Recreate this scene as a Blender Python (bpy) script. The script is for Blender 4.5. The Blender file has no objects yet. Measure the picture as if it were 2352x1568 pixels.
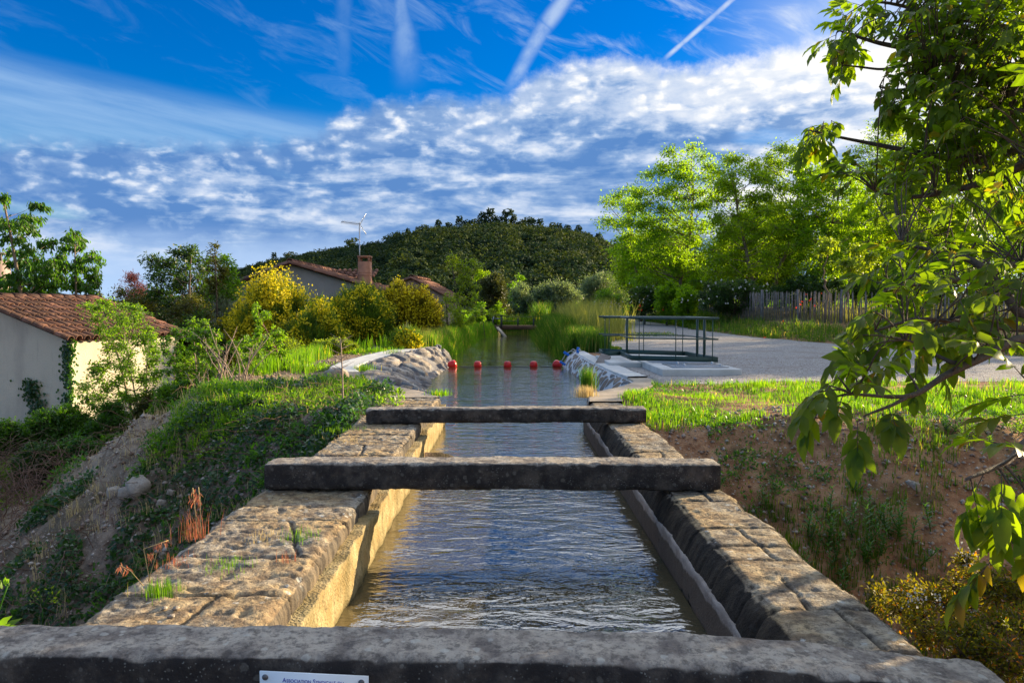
import bpy, math, random
import numpy as np
from mathutils import Vector
random.seed(7)
rng = np.random.default_rng(11)
C = bpy.context.scene.collection
SC = bpy.context.scene

# ---------------------------------------------------------------- camera
CAMZ = 1.2
PITCH = math.radians(2.47); YAW = math.radians(-0.29)
cam_d = bpy.data.cameras.new('camera'); cam = bpy.data.objects.new('camera', cam_d); C.objects.link(cam)
cam_d.lens = 27.0; cam_d.sensor_width = 36.0; cam_d.clip_end = 6000; cam_d.clip_start = 0.05
cam.location = (0, 0, CAMZ); cam.rotation_euler = (math.radians(90) - PITCH, 0, YAW)
SC.camera = cam
SC.render.resolution_x = 1024; SC.render.resolution_y = 682
SC.view_settings.view_transform = 'Standard'; SC.view_settings.look = 'None'
SC.view_settings.gamma = 1.0; SC.view_settings.exposure = 1.35

# ---------------------------------------------------------------- sun
SUNV = np.array([3.5, 1.95, 1.0]); SUNV /= np.linalg.norm(SUNV)
SUN_EL = math.asin(SUNV[2]); SUN_AZ = math.atan2(SUNV[0], SUNV[1])      # azimuth measured from +Y to +X
sd = bpy.data.lights.new('sun', 'SUN'); sd.energy = 5.0; sd.angle = math.radians(0.5); sd.color = (1.0, 0.80, 0.50)
so = bpy.data.objects.new('sun', sd); C.objects.link(so)
so.rotation_euler = Vector(SUNV).to_track_quat('Z', 'Y').to_euler()

# ---------------------------------------------------------------- node helper
class NT:
    def __init__(s, tree): s.t = tree; s.n = tree.nodes; s.l = tree.links
    def node(s, ty, **kw):
        n = s.n.new(ty)
        for k, v in kw.items(): setattr(n, k, v)
        return n
    def put(s, sock, v):
        if v is None: return
        if isinstance(v, bpy.types.NodeSocket): s.l.new(v, sock)
        else:
            if sock.type == 'RGBA' and len(v) == 3: v = (*v, 1.0)
            sock.default_value = v
    def math(s, op, a, b=None, c=None, clamp=False):
        n = s.node('ShaderNodeMath', operation=op, use_clamp=clamp)
        s.put(n.inputs[0], a); s.put(n.inputs[1], b)
        if c is not None: s.put(n.inputs[2], c)
        return n.outputs[0]
    def vmath(s, op, a, b=None):
        n = s.node('ShaderNodeVectorMath', operation=op); s.put(n.inputs[0], a)
        if op == 'SCALE': s.put(n.inputs[3], b)
        else: s.put(n.inputs[1], b)
        return n.outputs['Value'] if op in ('DOT_PRODUCT', 'LENGTH') else n.outputs[0]
    def smooth(s, v, a, b, o0=0.0, o1=1.0):
        n = s.node('ShaderNodeMapRange', interpolation_type='SMOOTHSTEP')
        s.put(n.inputs[0], v); s.put(n.inputs[1], a); s.put(n.inputs[2], b); s.put(n.inputs[3], o0); s.put(n.inputs[4], o1)
        return n.outputs[0]
    def noise(s, vec, scale, detail=4, rough=0.55, dist=0.0, out=0):
        n = s.node('ShaderNodeTexNoise'); s.put(n.inputs['Vector'], vec)
        n.inputs['Scale'].default_value = scale; n.inputs['Detail'].default_value = detail
        n.inputs['Roughness'].default_value = rough; n.inputs['Distortion'].default_value = dist
        return n.outputs[out]
    def voro(s, vec, scale, feature='F1', out=0, rnd=1.0):
        n = s.node('ShaderNodeTexVoronoi', feature=feature); s.put(n.inputs['Vector'], vec)
        n.inputs['Scale'].default_value = scale; n.inputs['Randomness'].default_value = rnd
        return n.outputs[out]
    def mix(s, f, a, b, mode='MIX'):
        n = s.node('ShaderNodeMix', data_type='RGBA', blend_type=mode, clamp_factor=True)
        s.put(n.inputs[0], f); s.put(n.inputs[6], a); s.put(n.inputs[7], b)
        return n.outputs[2]
    def ramp(s, f, stops, interp='LINEAR'):
        n = s.node('ShaderNodeValToRGB'); r = n.color_ramp; r.interpolation = interp
        while len(r.elements) < len(stops): r.elements.new(0.5)
        for e, (p, c) in zip(r.elements, stops): e.position = p; e.color = (*c, 1.0)
        s.put(n.inputs[0], f); return n.outputs[0]
    def sep(s, v):
        n = s.node('ShaderNodeSeparateXYZ'); s.put(n.inputs[0], v); return n.outputs
    def comb(s, x, y, z):
        n = s.node('ShaderNodeCombineXYZ'); s.put(n.inputs[0], x); s.put(n.inputs[1], y); s.put(n.inputs[2], z); return n.outputs[0]
    def scalev(s, v, sc):
        n = s.node('ShaderNodeMapping'); s.put(n.inputs[0], v); n.inputs['Scale'].default_value = sc; return n.outputs[0]

# ---------------------------------------------------------------- sky
w = bpy.data.worlds.new("World"); SC.world = w; w.use_nodes = True
T = NT(w.node_tree); T.n.clear()
outw = T.node('ShaderNodeOutputWorld')
sky = T.node('ShaderNodeTexSky', sky_type='NISHITA', sun_disc=False)
sky.sun_elevation = SUN_EL; sky.sun_rotation = SUN_AZ; sky.ozone_density = 3.0; sky.air_density = 1.0; sky.dust_density = 0.6
hs = T.node('ShaderNodeHueSaturation'); hs.inputs['Saturation'].default_value = 1.55; hs.inputs['Value'].default_value = 1.0
T.l.new(sky.outputs[0], hs.inputs['Color'])
D = T.node('ShaderNodeTexCoord').outputs['Generated']
dx, dy, dz = T.sep(D)
az = T.math('ARCTAN2', dx, dy)                       # 0 straight ahead down the canal, + to the right
el = T.math('ARCSINE', dz)
pz = T.math('ADD', T.math('MAXIMUM', dz, 0.0), 0.07)
P = T.comb(T.math('DIVIDE', dx, pz), T.math('DIVIDE', dy, pz), 0.0)     # a flat layer of cloud overhead
sunglow = T.vmath('DOT_PRODUCT', D, tuple(SUNV))
# where the cloud bank ends, as elevation over azimuth
fc = T.node('ShaderNodeFloatCurve'); cm = fc.mapping.curves[0]
def azel(px, py):
    tx = (px - 1167) / 1764; tz = (708 - py) / 1764
    return math.atan(tx), math.atan(tz * math.cos(math.atan(tx)))
pts = [(-400, 360), (0, 318), (350, 322), (600, 318), (720, 300), (850, 240), (1000, 225), (1140, 228), (1230, 158), (1400, 130), (1560, 150), (1750, 118), (1900, 88), (2120, 65), (2352, 40)]
cp = [(0.0, 0.12)] + [((azel(*p)[0] + math.pi) / (2 * math.pi), azel(*p)[1] * 2) for p in pts] + [(1.0, 0.5)]
while len(cm.points) < len(cp): cm.points.new(0.5, 0.5)
for p, (a, b) in zip(cm.points, cp): p.location = (a, b); p.handle_type = 'AUTO_CLAMPED'
fc.mapping.update()
T.put(fc.inputs['Value'], T.math('MULTIPLY_ADD', az, 1 / (2 * math.pi), 0.5))
vtop = T.math('MULTIPLY', fc.outputs[0], 0.5)
AE = T.comb(az, T.math('MULTIPLY', el, 1.0), 0.0)
nbig = T.noise(T.scalev(AE, (1.0, 3.4, 1)), 6.0, 6, 0.6, 0.3)
nlow = T.noise(T.scalev(AE, (1.0, 5.0, 1)), 4.6, 9, 0.58, 0.35)
puff = T.noise(T.scalev(AE, (1.0, 2.2, 1)), 26.0, 5, 0.58, 0.2)
puff2 = T.voro(T.vmath('ADD', T.scalev(AE, (1.0, 2.0, 1)), T.vmath('SCALE', T.noise(AE, 18, 4, 0.6, 0, 1), 0.06)), 44.0, 'SMOOTH_F1')
edge = T.math('MULTIPLY', T.math('SUBTRACT', T.noise(AE, 26, 6, 0.65), 0.5), 0.045)
t = T.math('ADD', T.math('SUBTRACT', vtop, el), edge)            # >0 inside the bank
cover = T.smooth(t, -0.004, 0.022)
# bright tops fading into grey-blue undersides
tt = T.math('ADD', t, T.math('MULTIPLY', T.math('SUBTRACT', nbig, 0.5), 0.20))
right = T.smooth(az, -0.35, 0.45)
bright = T.smooth(tt, 0.115, 0.035)
bright = T.math('MULTIPLY', bright, T.math('MULTIPLY_ADD', right, 0.72, 0.28))
streak = T.smooth(T.math('ADD', nlow, T.math('MULTIPLY', T.math('SUBTRACT', puff, 0.5), 0.22)), 0.36, 0.72)
streak = T.math('MULTIPLY', streak, T.math('MULTIPLY_ADD', T.smooth(az, -0.3, 0.3), 0.25, 0.70))
lum = T.math('MAXIMUM', bright, streak)
puffm = T.math('MULTIPLY', T.smooth(puff2, 0.55, 0.15), T.smooth(puff, 0.3, 0.7))
lum = T.math('ADD', lum, T.math('MULTIPLY', T.math('SUBTRACT', T.math('ADD', T.math('MULTIPLY', puffm, 0.6), T.math('MULTIPLY', puff, 0.75)), 0.62), T.math('MULTIPLY_ADD', T.smooth(t, 0.17, 0.02), 0.85, 0.10)), clamp=True)
lum = T.math('ADD', lum, T.math('MULTIPLY', T.smooth(sunglow, 0.80, 0.99), 0.55), clamp=True)
lum = T.math('ADD', lum, T.math('MULTIPLY', T.smooth(az, 0.22, 0.52), 0.40), clamp=True)
ccol = T.ramp(lum, [(0.0, (0.10, 0.235, 0.53)), (0.25, (0.23, 0.37, 0.63)), (0.52, (0.50, 0.60, 0.78)), (0.85, (0.80, 0.83, 0.88)), (1.0, (0.94, 0.93, 0.91))])
# holes where the deep blue shows, pale band over the horizon
hole = T.math('MULTIPLY', T.smooth(T.noise(T.scalev(AE, (1.0, 3.6, 1)), 4.3, 3, 0.5, 0.2), 0.62, 0.72), T.smooth(t, 0.02, 0.07))
cover = T.math('MULTIPLY', cover, T.math('SUBTRACT', 1.0, T.math('MULTIPLY', hole, 0.7)))
low = T.math('MULTIPLY', T.smooth(T.math('ADD', el, T.math('MULTIPLY', T.math('SUBTRACT', nlow, 0.5), 0.07)), 0.105, 0.050), T.smooth(az, 0.5, -0.1))
ccol = T.mix(T.math('MULTIPLY', low, 0.85), ccol, (0.44, 0.60, 0.86))
horiz = T.smooth(el, 0.05, 0.015)
ccol = T.mix(T.math('MULTIPLY', horiz, 0.6), ccol, (0.42, 0.62, 0.90))
# thin veil above the bank on the left
veil = T.math('MULTIPLY', T.smooth(T.math('SUBTRACT', T.math('MULTIPLY_ADD', az, -0.10, 0.215), el), -0.006, 0.03), T.smooth(az, 0.06, -0.12))
vst = T.noise(T.scalev(T.comb(T.math('ADD', az, 0), T.math('MULTIPLY_ADD', az, 0.14, el), 0), (1.0, 9.0, 1)), 5.0, 6, 0.6, 0.2)
veil = T.math('MULTIPLY', veil, T.smooth(vst, 0.15, 0.8, 0.25, 0.80))
# faint cirrus in the blue
cir = T.noise(T.scalev(T.comb(T.math('MULTIPLY_ADD', el, 0.5, az), T.math('MULTIPLY_ADD', az, 0.30, el), 0), (2.0, 5.0, 1)), 5.0, 7, 0.62, 0.8)
cirm = T.math('MULTIPLY', T.smooth(cir, 0.48, 0.78), T.smooth(az, -0.55, 0.35, 0.14, 0.8))
cirm = T.math('ADD', cirm, T.math('MULTIPLY', T.smooth(az, 0.22, 0.48), T.smooth(cir, 0.2, 0.7, 0.45, 1.0)), clamp=True)
# vapour trails: soft lines between two directions
def trail(p0, p1, w0, w1, k, fe=0.9):
    (a0, e0), (a1, e1) = azel(*p0), azel(*p1)
    L2 = (a1 - a0) ** 2 + (e1 - e0) ** 2
    qa = T.math('ADD', T.math('SUBTRACT', az, a0), T.math('MULTIPLY', T.math('SUBTRACT', T.noise(AE, 14, 4, 0.6), 0.5), 0.5 * max(w0, w1)))
    qe = T.math('SUBTRACT', el, e0)
    s_ = T.math('DIVIDE', T.math('ADD', T.math('MULTIPLY', qa, a1 - a0), T.math('MULTIPLY', qe, e1 - e0)), L2)
    d_ = T.math('ABSOLUTE', T.math('DIVIDE', T.math('SUBTRACT', T.math('MULTIPLY', qa, e1 - e0), T.math('MULTIPLY', qe, a1 - a0)), math.sqrt(L2)))
    wd = T.math('MULTIPLY_ADD', s_, w1 - w0, w0)
    m = T.smooth(T.math('DIVIDE', d_, wd), 1.0, 0.1)
    m = T.math('MULTIPLY', m, T.math('MULTIPLY', T.smooth(s_, -0.02, 0.05), T.smooth(s_, 1.06, fe)))
    n_ = T.smooth(T.noise(AE, 40, 4, 0.6), 0.25, 0.65, 0.45, 1.0)
    return T.math('MULTIPLY', T.math('MULTIPLY', m, n_), k)
tr = trail((915, -60), (945, 215), 0.006, 0.030, 0.48, 0.55)
tr = T.math('MAXIMUM', tr, trail((1330, -30), (1250, 70), 0.013, 0.014, 0.8))
tr = T.math('MAXIMUM', tr, trail((1252, 65), (1160, 225), 0.014, 0.010, 0.7, 0.6))
tr = T.math('MAXIMUM', tr, trail((1700, -12), (1524, 142), 0.005, 0.004, 0.95))
tr = T.math('MAXIMUM', tr, trail((800, -40), (790, 215), 0.014, 0.013, 0.2, 0.6))
thin = T.math('MAXIMUM', T.math('MAXIMUM', veil, cirm), tr)
thin = T.math('MAXIMUM', thin, T.math('MULTIPLY', T.smooth(T.noise(T.scalev(AE, (1, 1.6, 1)), 3.2, 5, 0.6), 0.34, 0.60), T.smooth(el, 0.40, 0.50, 0.0, 0.95)))  # extra cloud overhead, added to brighten the reflection in the water
skyb = T.node('ShaderNodeBackground'); T.put(skyb.inputs[0], T.mix(T.smooth(el, 0.05, 0.3), hs.outputs[0], T.mix(1.0, hs.outputs[0], (0.35, 0.85, 1.25), 'MULTIPLY'))); skyb.inputs[1].default_value = 0.06
thb = T.node('ShaderNodeBackground'); T.put(thb.inputs[0], T.mix(right, (0.40, 0.60, 0.86), (0.78, 0.84, 0.92))); thb.inputs[1].default_value = 0.43
clb = T.node('ShaderNodeBackground'); T.put(clb.inputs[0], ccol); clb.inputs[1].default_value = 0.45
m1 = T.node('ShaderNodeMixShader'); T.put(m1.inputs[0], T.math('MULTIPLY', thin, 0.8)); T.l.new(skyb.outputs[0], m1.inputs[1]); T.l.new(thb.outputs[0], m1.inputs[2])
m2 = T.node('ShaderNodeMixShader'); T.put(m2.inputs[0], cover); T.l.new(m1.outputs[0], m2.inputs[1]); T.l.new(clb.outputs[0], m2.inputs[2])
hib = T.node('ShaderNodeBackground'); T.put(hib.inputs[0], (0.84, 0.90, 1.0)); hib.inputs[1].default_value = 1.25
him = T.math('MULTIPLY', T.math('MULTIPLY', T.smooth(el, 0.41, 0.52), T.smooth(el, 1.15, 0.85)), T.math('MULTIPLY', T.smooth(T.math('ABSOLUTE', az), 0.85, 0.45), T.smooth(T.noise(T.scalev(AE, (1, 1.5, 1)), 4.0, 5, 0.6), 0.30, 0.52)))  # bright cloud patch added above the view so the water reflects silver
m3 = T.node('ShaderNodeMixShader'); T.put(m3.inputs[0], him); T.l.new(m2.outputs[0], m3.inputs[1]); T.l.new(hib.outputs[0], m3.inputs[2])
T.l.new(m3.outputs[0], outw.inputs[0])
w.cycles.sampling_method = 'AUTOMATIC'

# ---------------------------------------------------------------- maths helpers
def vhash(ix, iy, iz):
    h = (ix.astype(np.int64) * 374761393 + iy.astype(np.int64) * 668265263 + iz.astype(np.int64) * 2147483647 + 1013904223) & 0xffffffff
    h = ((h ^ (h >> 13)) * 1274126177) & 0xffffffff
    h = ((h ^ (h >> 16)) * 2246822519) & 0xffffffff
    return ((h ^ (h >> 15)) & 0xffffff) / float(0xffffff)
def vnoise(p):
    i = np.floor(p); f = p - i; f = f * f * (3 - 2 * f); i = i.astype(np.int64)
    r = 0
    for a in (0, 1):
        for b in (0, 1):
            for c in (0, 1):
                wgt = (f[:, 0] if a else 1 - f[:, 0]) * (f[:, 1] if b else 1 - f[:, 1]) * (f[:, 2] if c else 1 - f[:, 2])
                r = r + wgt * vhash(i[:, 0] + a, i[:, 1] + b, i[:, 2] + c)
    return r
def fbm(x, y, z=0.0, sc=1.0, o=4, g=0.5):
    x = np.atleast_1d(np.asarray(x, float)); y = np.broadcast_to(y, x.shape); z = np.broadcast_to(z, x.shape)
    p = np.stack([x.ravel(), y.ravel(), z.ravel()], 1) * sc; s_ = 0; a = 1; n = 0
    for k in range(o):
        s_ = s_ + a * vnoise(p + 17.3 * k); n += a; a *= g; p = p * 2.03
    return (s_ / n).reshape(x.shape)          # 0..1
def sst(v, a, b):
    t_ = np.clip((v - a) / (b - a), 0, 1); return t_ * t_ * (3 - 2 * t_)
def nrm(v): return v / np.maximum(np.linalg.norm(v, axis=-1, keepdims=True), 1e-9)
def rdir(n, up=0.0):
    v = rng.normal(size=(n, 3)); v[:, 2] += up; return nrm(v)
def raydir(px, py):
    v = np.array([(px - 1176) / 1764, 1.0, (784 - py) / 1764])
    cp_, sp_ = math.cos(PITCH), math.sin(PITCH)
    v = np.array([v[0], v[1] * cp_ + v[2] * sp_, -v[1] * sp_ + v[2] * cp_])
    cy, sy = math.cos(YAW), math.sin(YAW)
    return np.array([v[0] * cy - v[1] * sy, v[0] * sy + v[1] * cy, v[2]])
def at(px, py, y=None, z=None):                # a direction seen in the photo, at a known distance or height
    d = raydir(px, py)
    k = y / d[1] if y is not None else (z - CAMZ) / d[2]
    return np.array([0, 0, CAMZ]) + d * k

# ---------------------------------------------------------------- mesh builder
class MB:
    def __init__(s): s.v = []; s.q = []; s.t = []; s.n = 0; s.uvq = []
    def add(s, v, quads=None, tris=None):
        v = np.asarray(v, float).reshape(-1, 3)
        if quads is not None and len(quads): s.q.append(np.asarray(quads, np.int64).reshape(-1, 4) + s.n)
        if tris is not None and len(tris): s.t.append(np.asarray(tris, np.int64).reshape(-1, 3) + s.n)
        s.v.append(v); s.n += len(v); return s
    def box(s, c, d, rz=0.0, rx=0.0, ry=0.0):
        x, y, z = [k / 2 for k in d]
        v = np.array([[a, b, e] for a in (-x, x) for b in (-y, y) for e in (-z, z)])
        from mathutils import Euler
        R = np.array(Euler((rx, ry, rz)).to_matrix()); v = v @ R.T + np.array(c)
        s.add(v, [[0, 1, 3, 2], [4, 6, 7, 5], [0, 4, 5, 1], [2, 3, 7, 6], [0, 2, 6, 4], [1, 5, 7, 3]]); return s
    def beam(s, a, b, wd, ht):
        a = np.array(a, float); b = np.array(b, float); d = b - a; L = np.linalg.norm(d); d /= L
        up = np.array([0, 0, 1.0]) if abs(d[2]) < 0.95 else np.array([0, 1.0, 0])
        r = np.cross(d, up); r /= np.linalg.norm(r); u = np.cross(r, d)
        v = np.array([p + r * i * wd / 2 + u * j * ht / 2 for p in (a, b) for i in (-1, 1) for j in (-1, 1)])
        s.add(v, [[0, 1, 3, 2], [4, 6, 7, 5], [0, 4, 5, 1], [2, 3, 7, 6], [0, 2, 6, 4], [1, 5, 7, 3]]); return s
    def tube(s, pts, r, k=6, cap=True):
        pts = np.asarray(pts, float); n = len(pts); r = np.broadcast_to(r, (n,))
        d = np.gradient(pts, axis=0); d = nrm(d)
        up = np.where(np.abs(d[:, 2:3]) > 0.9, np.array([[1.0, 0, 0]]), np.array([[0, 0, 1.0]]))
        a = nrm(np.cross(d, up)); b = np.cross(d, a)
        for i in range(1, n):                       # keep the rings from twisting
            if np.dot(a[i], a[i - 1]) < 0: a[i] = -a[i]; b[i] = -b[i]
        th = np.arange(k) * 2 * math.pi / k
        v = pts[:, None] + (a[:, None] * np.cos(th)[None, :, None] + b[:, None] * np.sin(th)[None, :, None]) * r[:, None, None]
        q = [[i * k + j, i * k + (j + 1) % k, (i + 1) * k + (j + 1) % k, (i + 1) * k + j] for i in range(n - 1) for j in range(k)]
        v = v.reshape(-1, 3); tr_ = []
        if cap:
            v = np.vstack([v, pts[0], pts[-1]]); e = n * k
            tr_ = [[e, (j + 1) % k, j] for j in range(k)] + [[e + 1, (n - 1) * k + j, (n - 1) * k + (j + 1) % k] for j in range(k)]
        s.add(v, q, tr_); return s
    def grid(s, X, Y, Z, mask=None):
        ny, nx = X.shape
        v = np.stack([X, Y, Z], -1).reshape(-1, 3)
        j, i = np.meshgrid(np.arange(ny - 1), np.arange(nx - 1), indexing='ij')
        a = (j * nx + i); q = np.stack([a, a + 1, a + nx + 1, a + nx], -1)
        if mask is not None: q = q[mask[:-1, :-1] & mask[1:, 1:] & mask[1:, :-1] & mask[:-1, 1:]]
        s.add(v, q.reshape(-1, 4)); return s
    def lathe(s, prof, c=(0, 0, 0), k=20):
        pr = np.array(prof, float); th = np.arange(k) * 2 * math.pi / k
        v = np.stack([pr[:, 0][:, None] * np.cos(th), pr[:, 0][:, None] * np.sin(th), np.repeat(pr[:, 1][:, None], k, 1)], -1).reshape(-1, 3) + np.array(c)
        n = len(pr); s.add(v, [[i * k + j, i * k + (j + 1) % k, (i + 1) * k + (j + 1) % k, (i + 1) * k + j] for i in range(n - 1) for j in range(k)]); return s
    def build(s, name, mat, parent=None, smooth=False, loc=None):
        v = np.concatenate(s.v) if s.v else np.zeros((0, 3))
        o_loc = None
        if loc is not None: v = v - np.array(loc); o_loc = loc
        q = np.concatenate(s.q) if s.q else np.zeros((0, 4), np.int64)
        t_ = np.concatenate(s.t) if s.t else np.zeros((0, 3), np.int64)
        me = bpy.data.meshes.new(name)
        me.vertices.add(len(v)); me.vertices.foreach_set('co', v.astype(np.float32).ravel())
        me.loops.add(len(q) * 4 + len(t_) * 3)
        me.loops.foreach_set('vertex_index', np.concatenate([q.ravel(), t_.ravel()]).astype(np.int32))
        me.polygons.add(len(q) + len(t_))
        st = np.concatenate([np.arange(len(q)) * 4, len(q) * 4 + np.arange(len(t_)) * 3]).astype(np.int32)
        me.polygons.foreach_set('loop_start', st)
        me.polygons.foreach_set('loop_total', np.concatenate([np.full(len(q), 4), np.full(len(t_), 3)]).astype(np.int32))
        if smooth: me.polygons.foreach_set('use_smooth', np.ones(len(q) + len(t_), bool))
        me.update(calc_edges=True)
        if mat is not None: me.materials.append(mat)
        o = bpy.data.objects.new(name, me); C.objects.link(o)
        if parent is not None: o.parent = parent
        if o_loc is not None: o.location = o_loc
        return o
def bevel(o, wd=0.01, seg=2):
    m = o.modifiers.new('bevel', 'BEVEL'); m.width = wd; m.segments = seg; m.limit_method = 'ANGLE'; return o
def empty(name, loc=(0, 0, 0)):
    o = bpy.data.objects.new(name, None); C.objects.link(o); o.location = tuple(loc); o.empty_display_size = 0.2; return o
def tag(o, label=None, cat=None, group=None, kind=None):
    if label: o['label'] = label
    if cat: o['category'] = cat
    if group: o['group'] = group
    if kind: o['kind'] = kind
    return o
def part(mb, name, mat, par, smooth=False):          # mesh in world coordinates, hung under an unrotated Empty
    o = mb.build(name, mat, par, smooth); o.location = -par.location if par.parent is None else (0, 0, 0); return o
def copy_tree(o, parent=None):
    c = o.copy(); C.objects.link(c); c.parent = parent
    for ch in o.children: copy_tree(ch, c)
    return c

# leaves: P base point, A axis (unit), N normal (unit), L length, W width
def leaves(mb, P, A, N, L, W, fine=False, droop=0.25):
    P = np.asarray(P); n = len(P); L = np.broadcast_to(L, (n,))[:, None]; W = np.broadcast_to(W, (n,))[:, None]
    S = nrm(np.cross(A, N)); N = nrm(np.cross(S, A))
    if not fine:
        v = np.stack([P, P + A * L * .45 + S * W * .5 + N * W * .12, P + A * L - N * L * droop * .5, P + A * L * .45 - S * W * .5 + N * W * .12], 1)
        mb.add(v.reshape(-1, 3), np.arange(n * 4).reshape(n, 4)); return
    r0 = P; r1 = P + A * L * .33 - N * L * droop * .08; r2 = P + A * L * .70 - N * L * droop * .4; r3 = P + A * L - N * L * droop
    cup = W * .14
    v = np.stack([r0, r1, r2, r3, r1 + S * W * .46 + N * cup, r2 + S * W * .40 + N * cup, r1 - S * W * .46 + N * cup, r2 - S * W * .40 + N * cup], 1)
    b = (np.arange(n) * 8)[:, None]
    mb.add(v.reshape(-1, 3), np.concatenate([b + np.array([[1, 4, 5, 2]]), b + np.array([[1, 2, 7, 6]])]),
           np.concatenate([b + np.array([[0, 4, 1]]), b + np.array([[0, 1, 6]]), b + np.array([[2, 5, 3]]), b + np.array([[2, 3, 7]])]))
def blades(mb, P, H, W, lean, up=None):              # grass blades, two segments
    n = len(P); a = rng.uniform(0, 2 * math.pi, n); S = np.stack([np.cos(a), np.sin(a), 0 * a], 1)
    b = rng.uniform(0, 2 * math.pi, n); Ld = np.stack([np.cos(b), np.sin(b), 0 * b], 1) * np.broadcast_to(lean, (n,))[:, None]
    H = np.broadcast_to(H, (n,))[:, None]; W = np.broadcast_to(W, (n,))[:, None]; Z = np.array([[0, 0, 1.0]])
    m = P + Z * H * .55 + Ld * H * .3; tp = P + Z * H * .95 + Ld * H
    v = np.stack([P - S * W * .5, P + S * W * .5, m + S * W * .4, m - S * W * .4, tp], 1)
    k = (np.arange(n) * 5)[:, None]
    mb.add(v.reshape(-1, 3), k + np.array([[0, 1, 2, 3]]), k + np.array([[3, 2, 4]]))

# ---------------------------------------------------------------- materials
def newmat(name):
    m = bpy.data.materials.new(name); m.use_nodes = True; t_ = NT(m.node_tree); t_.n.clear()
    o = t_.node('ShaderNodeOutputMaterial'); return m, t_, o
def pbsdf(t_, col, rough=0.8, bump=None, bstr=0.3, bdist=0.02, spec=0.3, metal=0.0):
    p = t_.node('ShaderNodeBsdfPrincipled'); t_.put(p.inputs['Base Color'], col); t_.put(p.inputs['Roughness'], rough)
    p.inputs['Specular IOR Level'].default_value = spec; p.inputs['Metallic'].default_value = metal
    if bump is not None:
        b = t_.node('ShaderNodeBump'); b.inputs['Strength'].default_value = bstr; b.inputs['Distance'].default_value = bdist
        t_.put(b.inputs['Height'], bump); t_.l.new(b.outputs[0], p.inputs['Normal'])
    return p
def simple(name, col, rough=0.6, var=0.15, scale=8.0, bstr=0.15, bdist=0.005, metal=0.0, spec=0.4):
    m, t_, o = newmat(name); P_ = t_.node('ShaderNodeTexCoord').outputs['Object']
    n = t_.noise(P_, scale, 5); n2 = t_.noise(P_, scale * 9, 4)
    f = t_.math('ADD', t_.math('MULTIPLY', n, 0.6), t_.math('MULTIPLY', n2, 0.4))
    c = t_.mix(t_.smooth(f, 0.3, 0.7), tuple(k * (1 - var) for k in col), tuple(min(1, k * (1 + var)) for k in col))
    p = pbsdf(t_, c, rough, n2, bstr, bdist, spec, metal); t_.l.new(p.outputs[0], o.inputs[0]); return m
def leafmat(name, c1, c2, tr1=None, trw=0.5, rough=0.45, spec=0.35, c3=None, p3=0.06, vs=1.3):
    m, t_, o = newmat(name); g = t_.node('ShaderNodeNewGeometry'); rnd = g.outputs['Random Per Island']
    P_ = t_.node('ShaderNodeTexCoord').outputs['Object']
    cl = t_.noise(P_, vs, 2)
    f = t_.math('ADD', t_.math('MULTIPLY', rnd, 0.65), t_.math('MULTIPLY', t_.smooth(cl, 0.3, 0.7), 0.35))
    c = t_.mix(f, c1, c2)
    if c3: c = t_.mix(t_.smooth(rnd, 1 - p3, 1 - p3 + 0.01), c, c3)
    tc = t_.mix(1.0, c, tuple(1.35 * k for k in (tr1 or (2.6, 2.4, 0.6))), 'MULTIPLY')
    p = pbsdf(t_, c, rough, None, spec=spec)
    tn = t_.node('ShaderNodeBsdfTranslucent'); t_.put(tn.inputs[0], tc)
    mx = t_.node('ShaderNodeMixShader'); mx.inputs[0].default_value = trw
    t_.l.new(p.outputs[0], mx.inputs[1]); t_.l.new(tn.outputs[0], mx.inputs[2]); t_.l.new(mx.outputs[0], o.inputs[0]); return m
M = {}
M['bark'] = simple('bark', (0.10, 0.075, 0.055), 0.9, 0.4, 9, 0.6, 0.02)
M['bark_pale'] = simple('bark_pale', (0.22, 0.16, 0.11), 0.9, 0.35, 9, 0.5, 0.02)
M['twig_dry'] = simple('twig_dry', (0.30, 0.22, 0.17), 0.9, 0.4, 6, 0.3, 0.005)
M['twig_red'] = simple('twig_red', (0.19, 0.11, 0.075), 0.9, 0.4, 3, 0.3, 0.005)
M['walnut'] = leafmat('walnut_leaf', (0.036, 0.076, 0.010), (0.085, 0.138, 0.012), (3.4, 3.0, 0.40), 0.58, 0.45, 0.25, (0.10, 0.09, 0.015), 0.04)
M['robinia'] = leafmat('robinia_leaf', (0.070, 0.140, 0.010), (0.150, 0.230, 0.014), (2.7, 2.6, 0.40), 0.60)
M['robinia2'] = leafmat('robinia_leaf_lime', (0.090, 0.160, 0.010), (0.190, 0.260, 0.014), (2.5, 2.4, 0.40), 0.60)
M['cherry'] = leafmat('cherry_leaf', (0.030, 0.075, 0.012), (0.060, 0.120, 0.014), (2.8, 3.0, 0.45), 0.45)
M['bright'] = leafmat('bright_leaf', (0.060, 0.130, 0.012), (0.130, 0.220, 0.018), (2.6, 2.5, 0.5), 0.5)
M['lime'] = leafmat('lime_leaf', (0.110, 0.160, 0.014), (0.200, 0.260, 0.020), (2.2, 2.1, 0.5), 0.5)
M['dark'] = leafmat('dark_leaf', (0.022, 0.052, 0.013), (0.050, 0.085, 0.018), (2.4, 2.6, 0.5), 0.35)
M['olive_brown'] = leafmat('olive_brown_leaf', (0.050, 0.065, 0.014), (0.100, 0.105, 0.022), (2.2, 2.0, 0.5), 0.35)
M['oak'] = leafmat('holm_oak_leaf', (0.040, 0.055, 0.020), (0.085, 0.095, 0.034), (2.0, 1.9, 0.6), 0.25)
M['olive'] = leafmat('olive_leaf', (0.085, 0.120, 0.070), (0.210, 0.250, 0.150), (1.8, 1.9, 0.8), 0.35)
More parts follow.
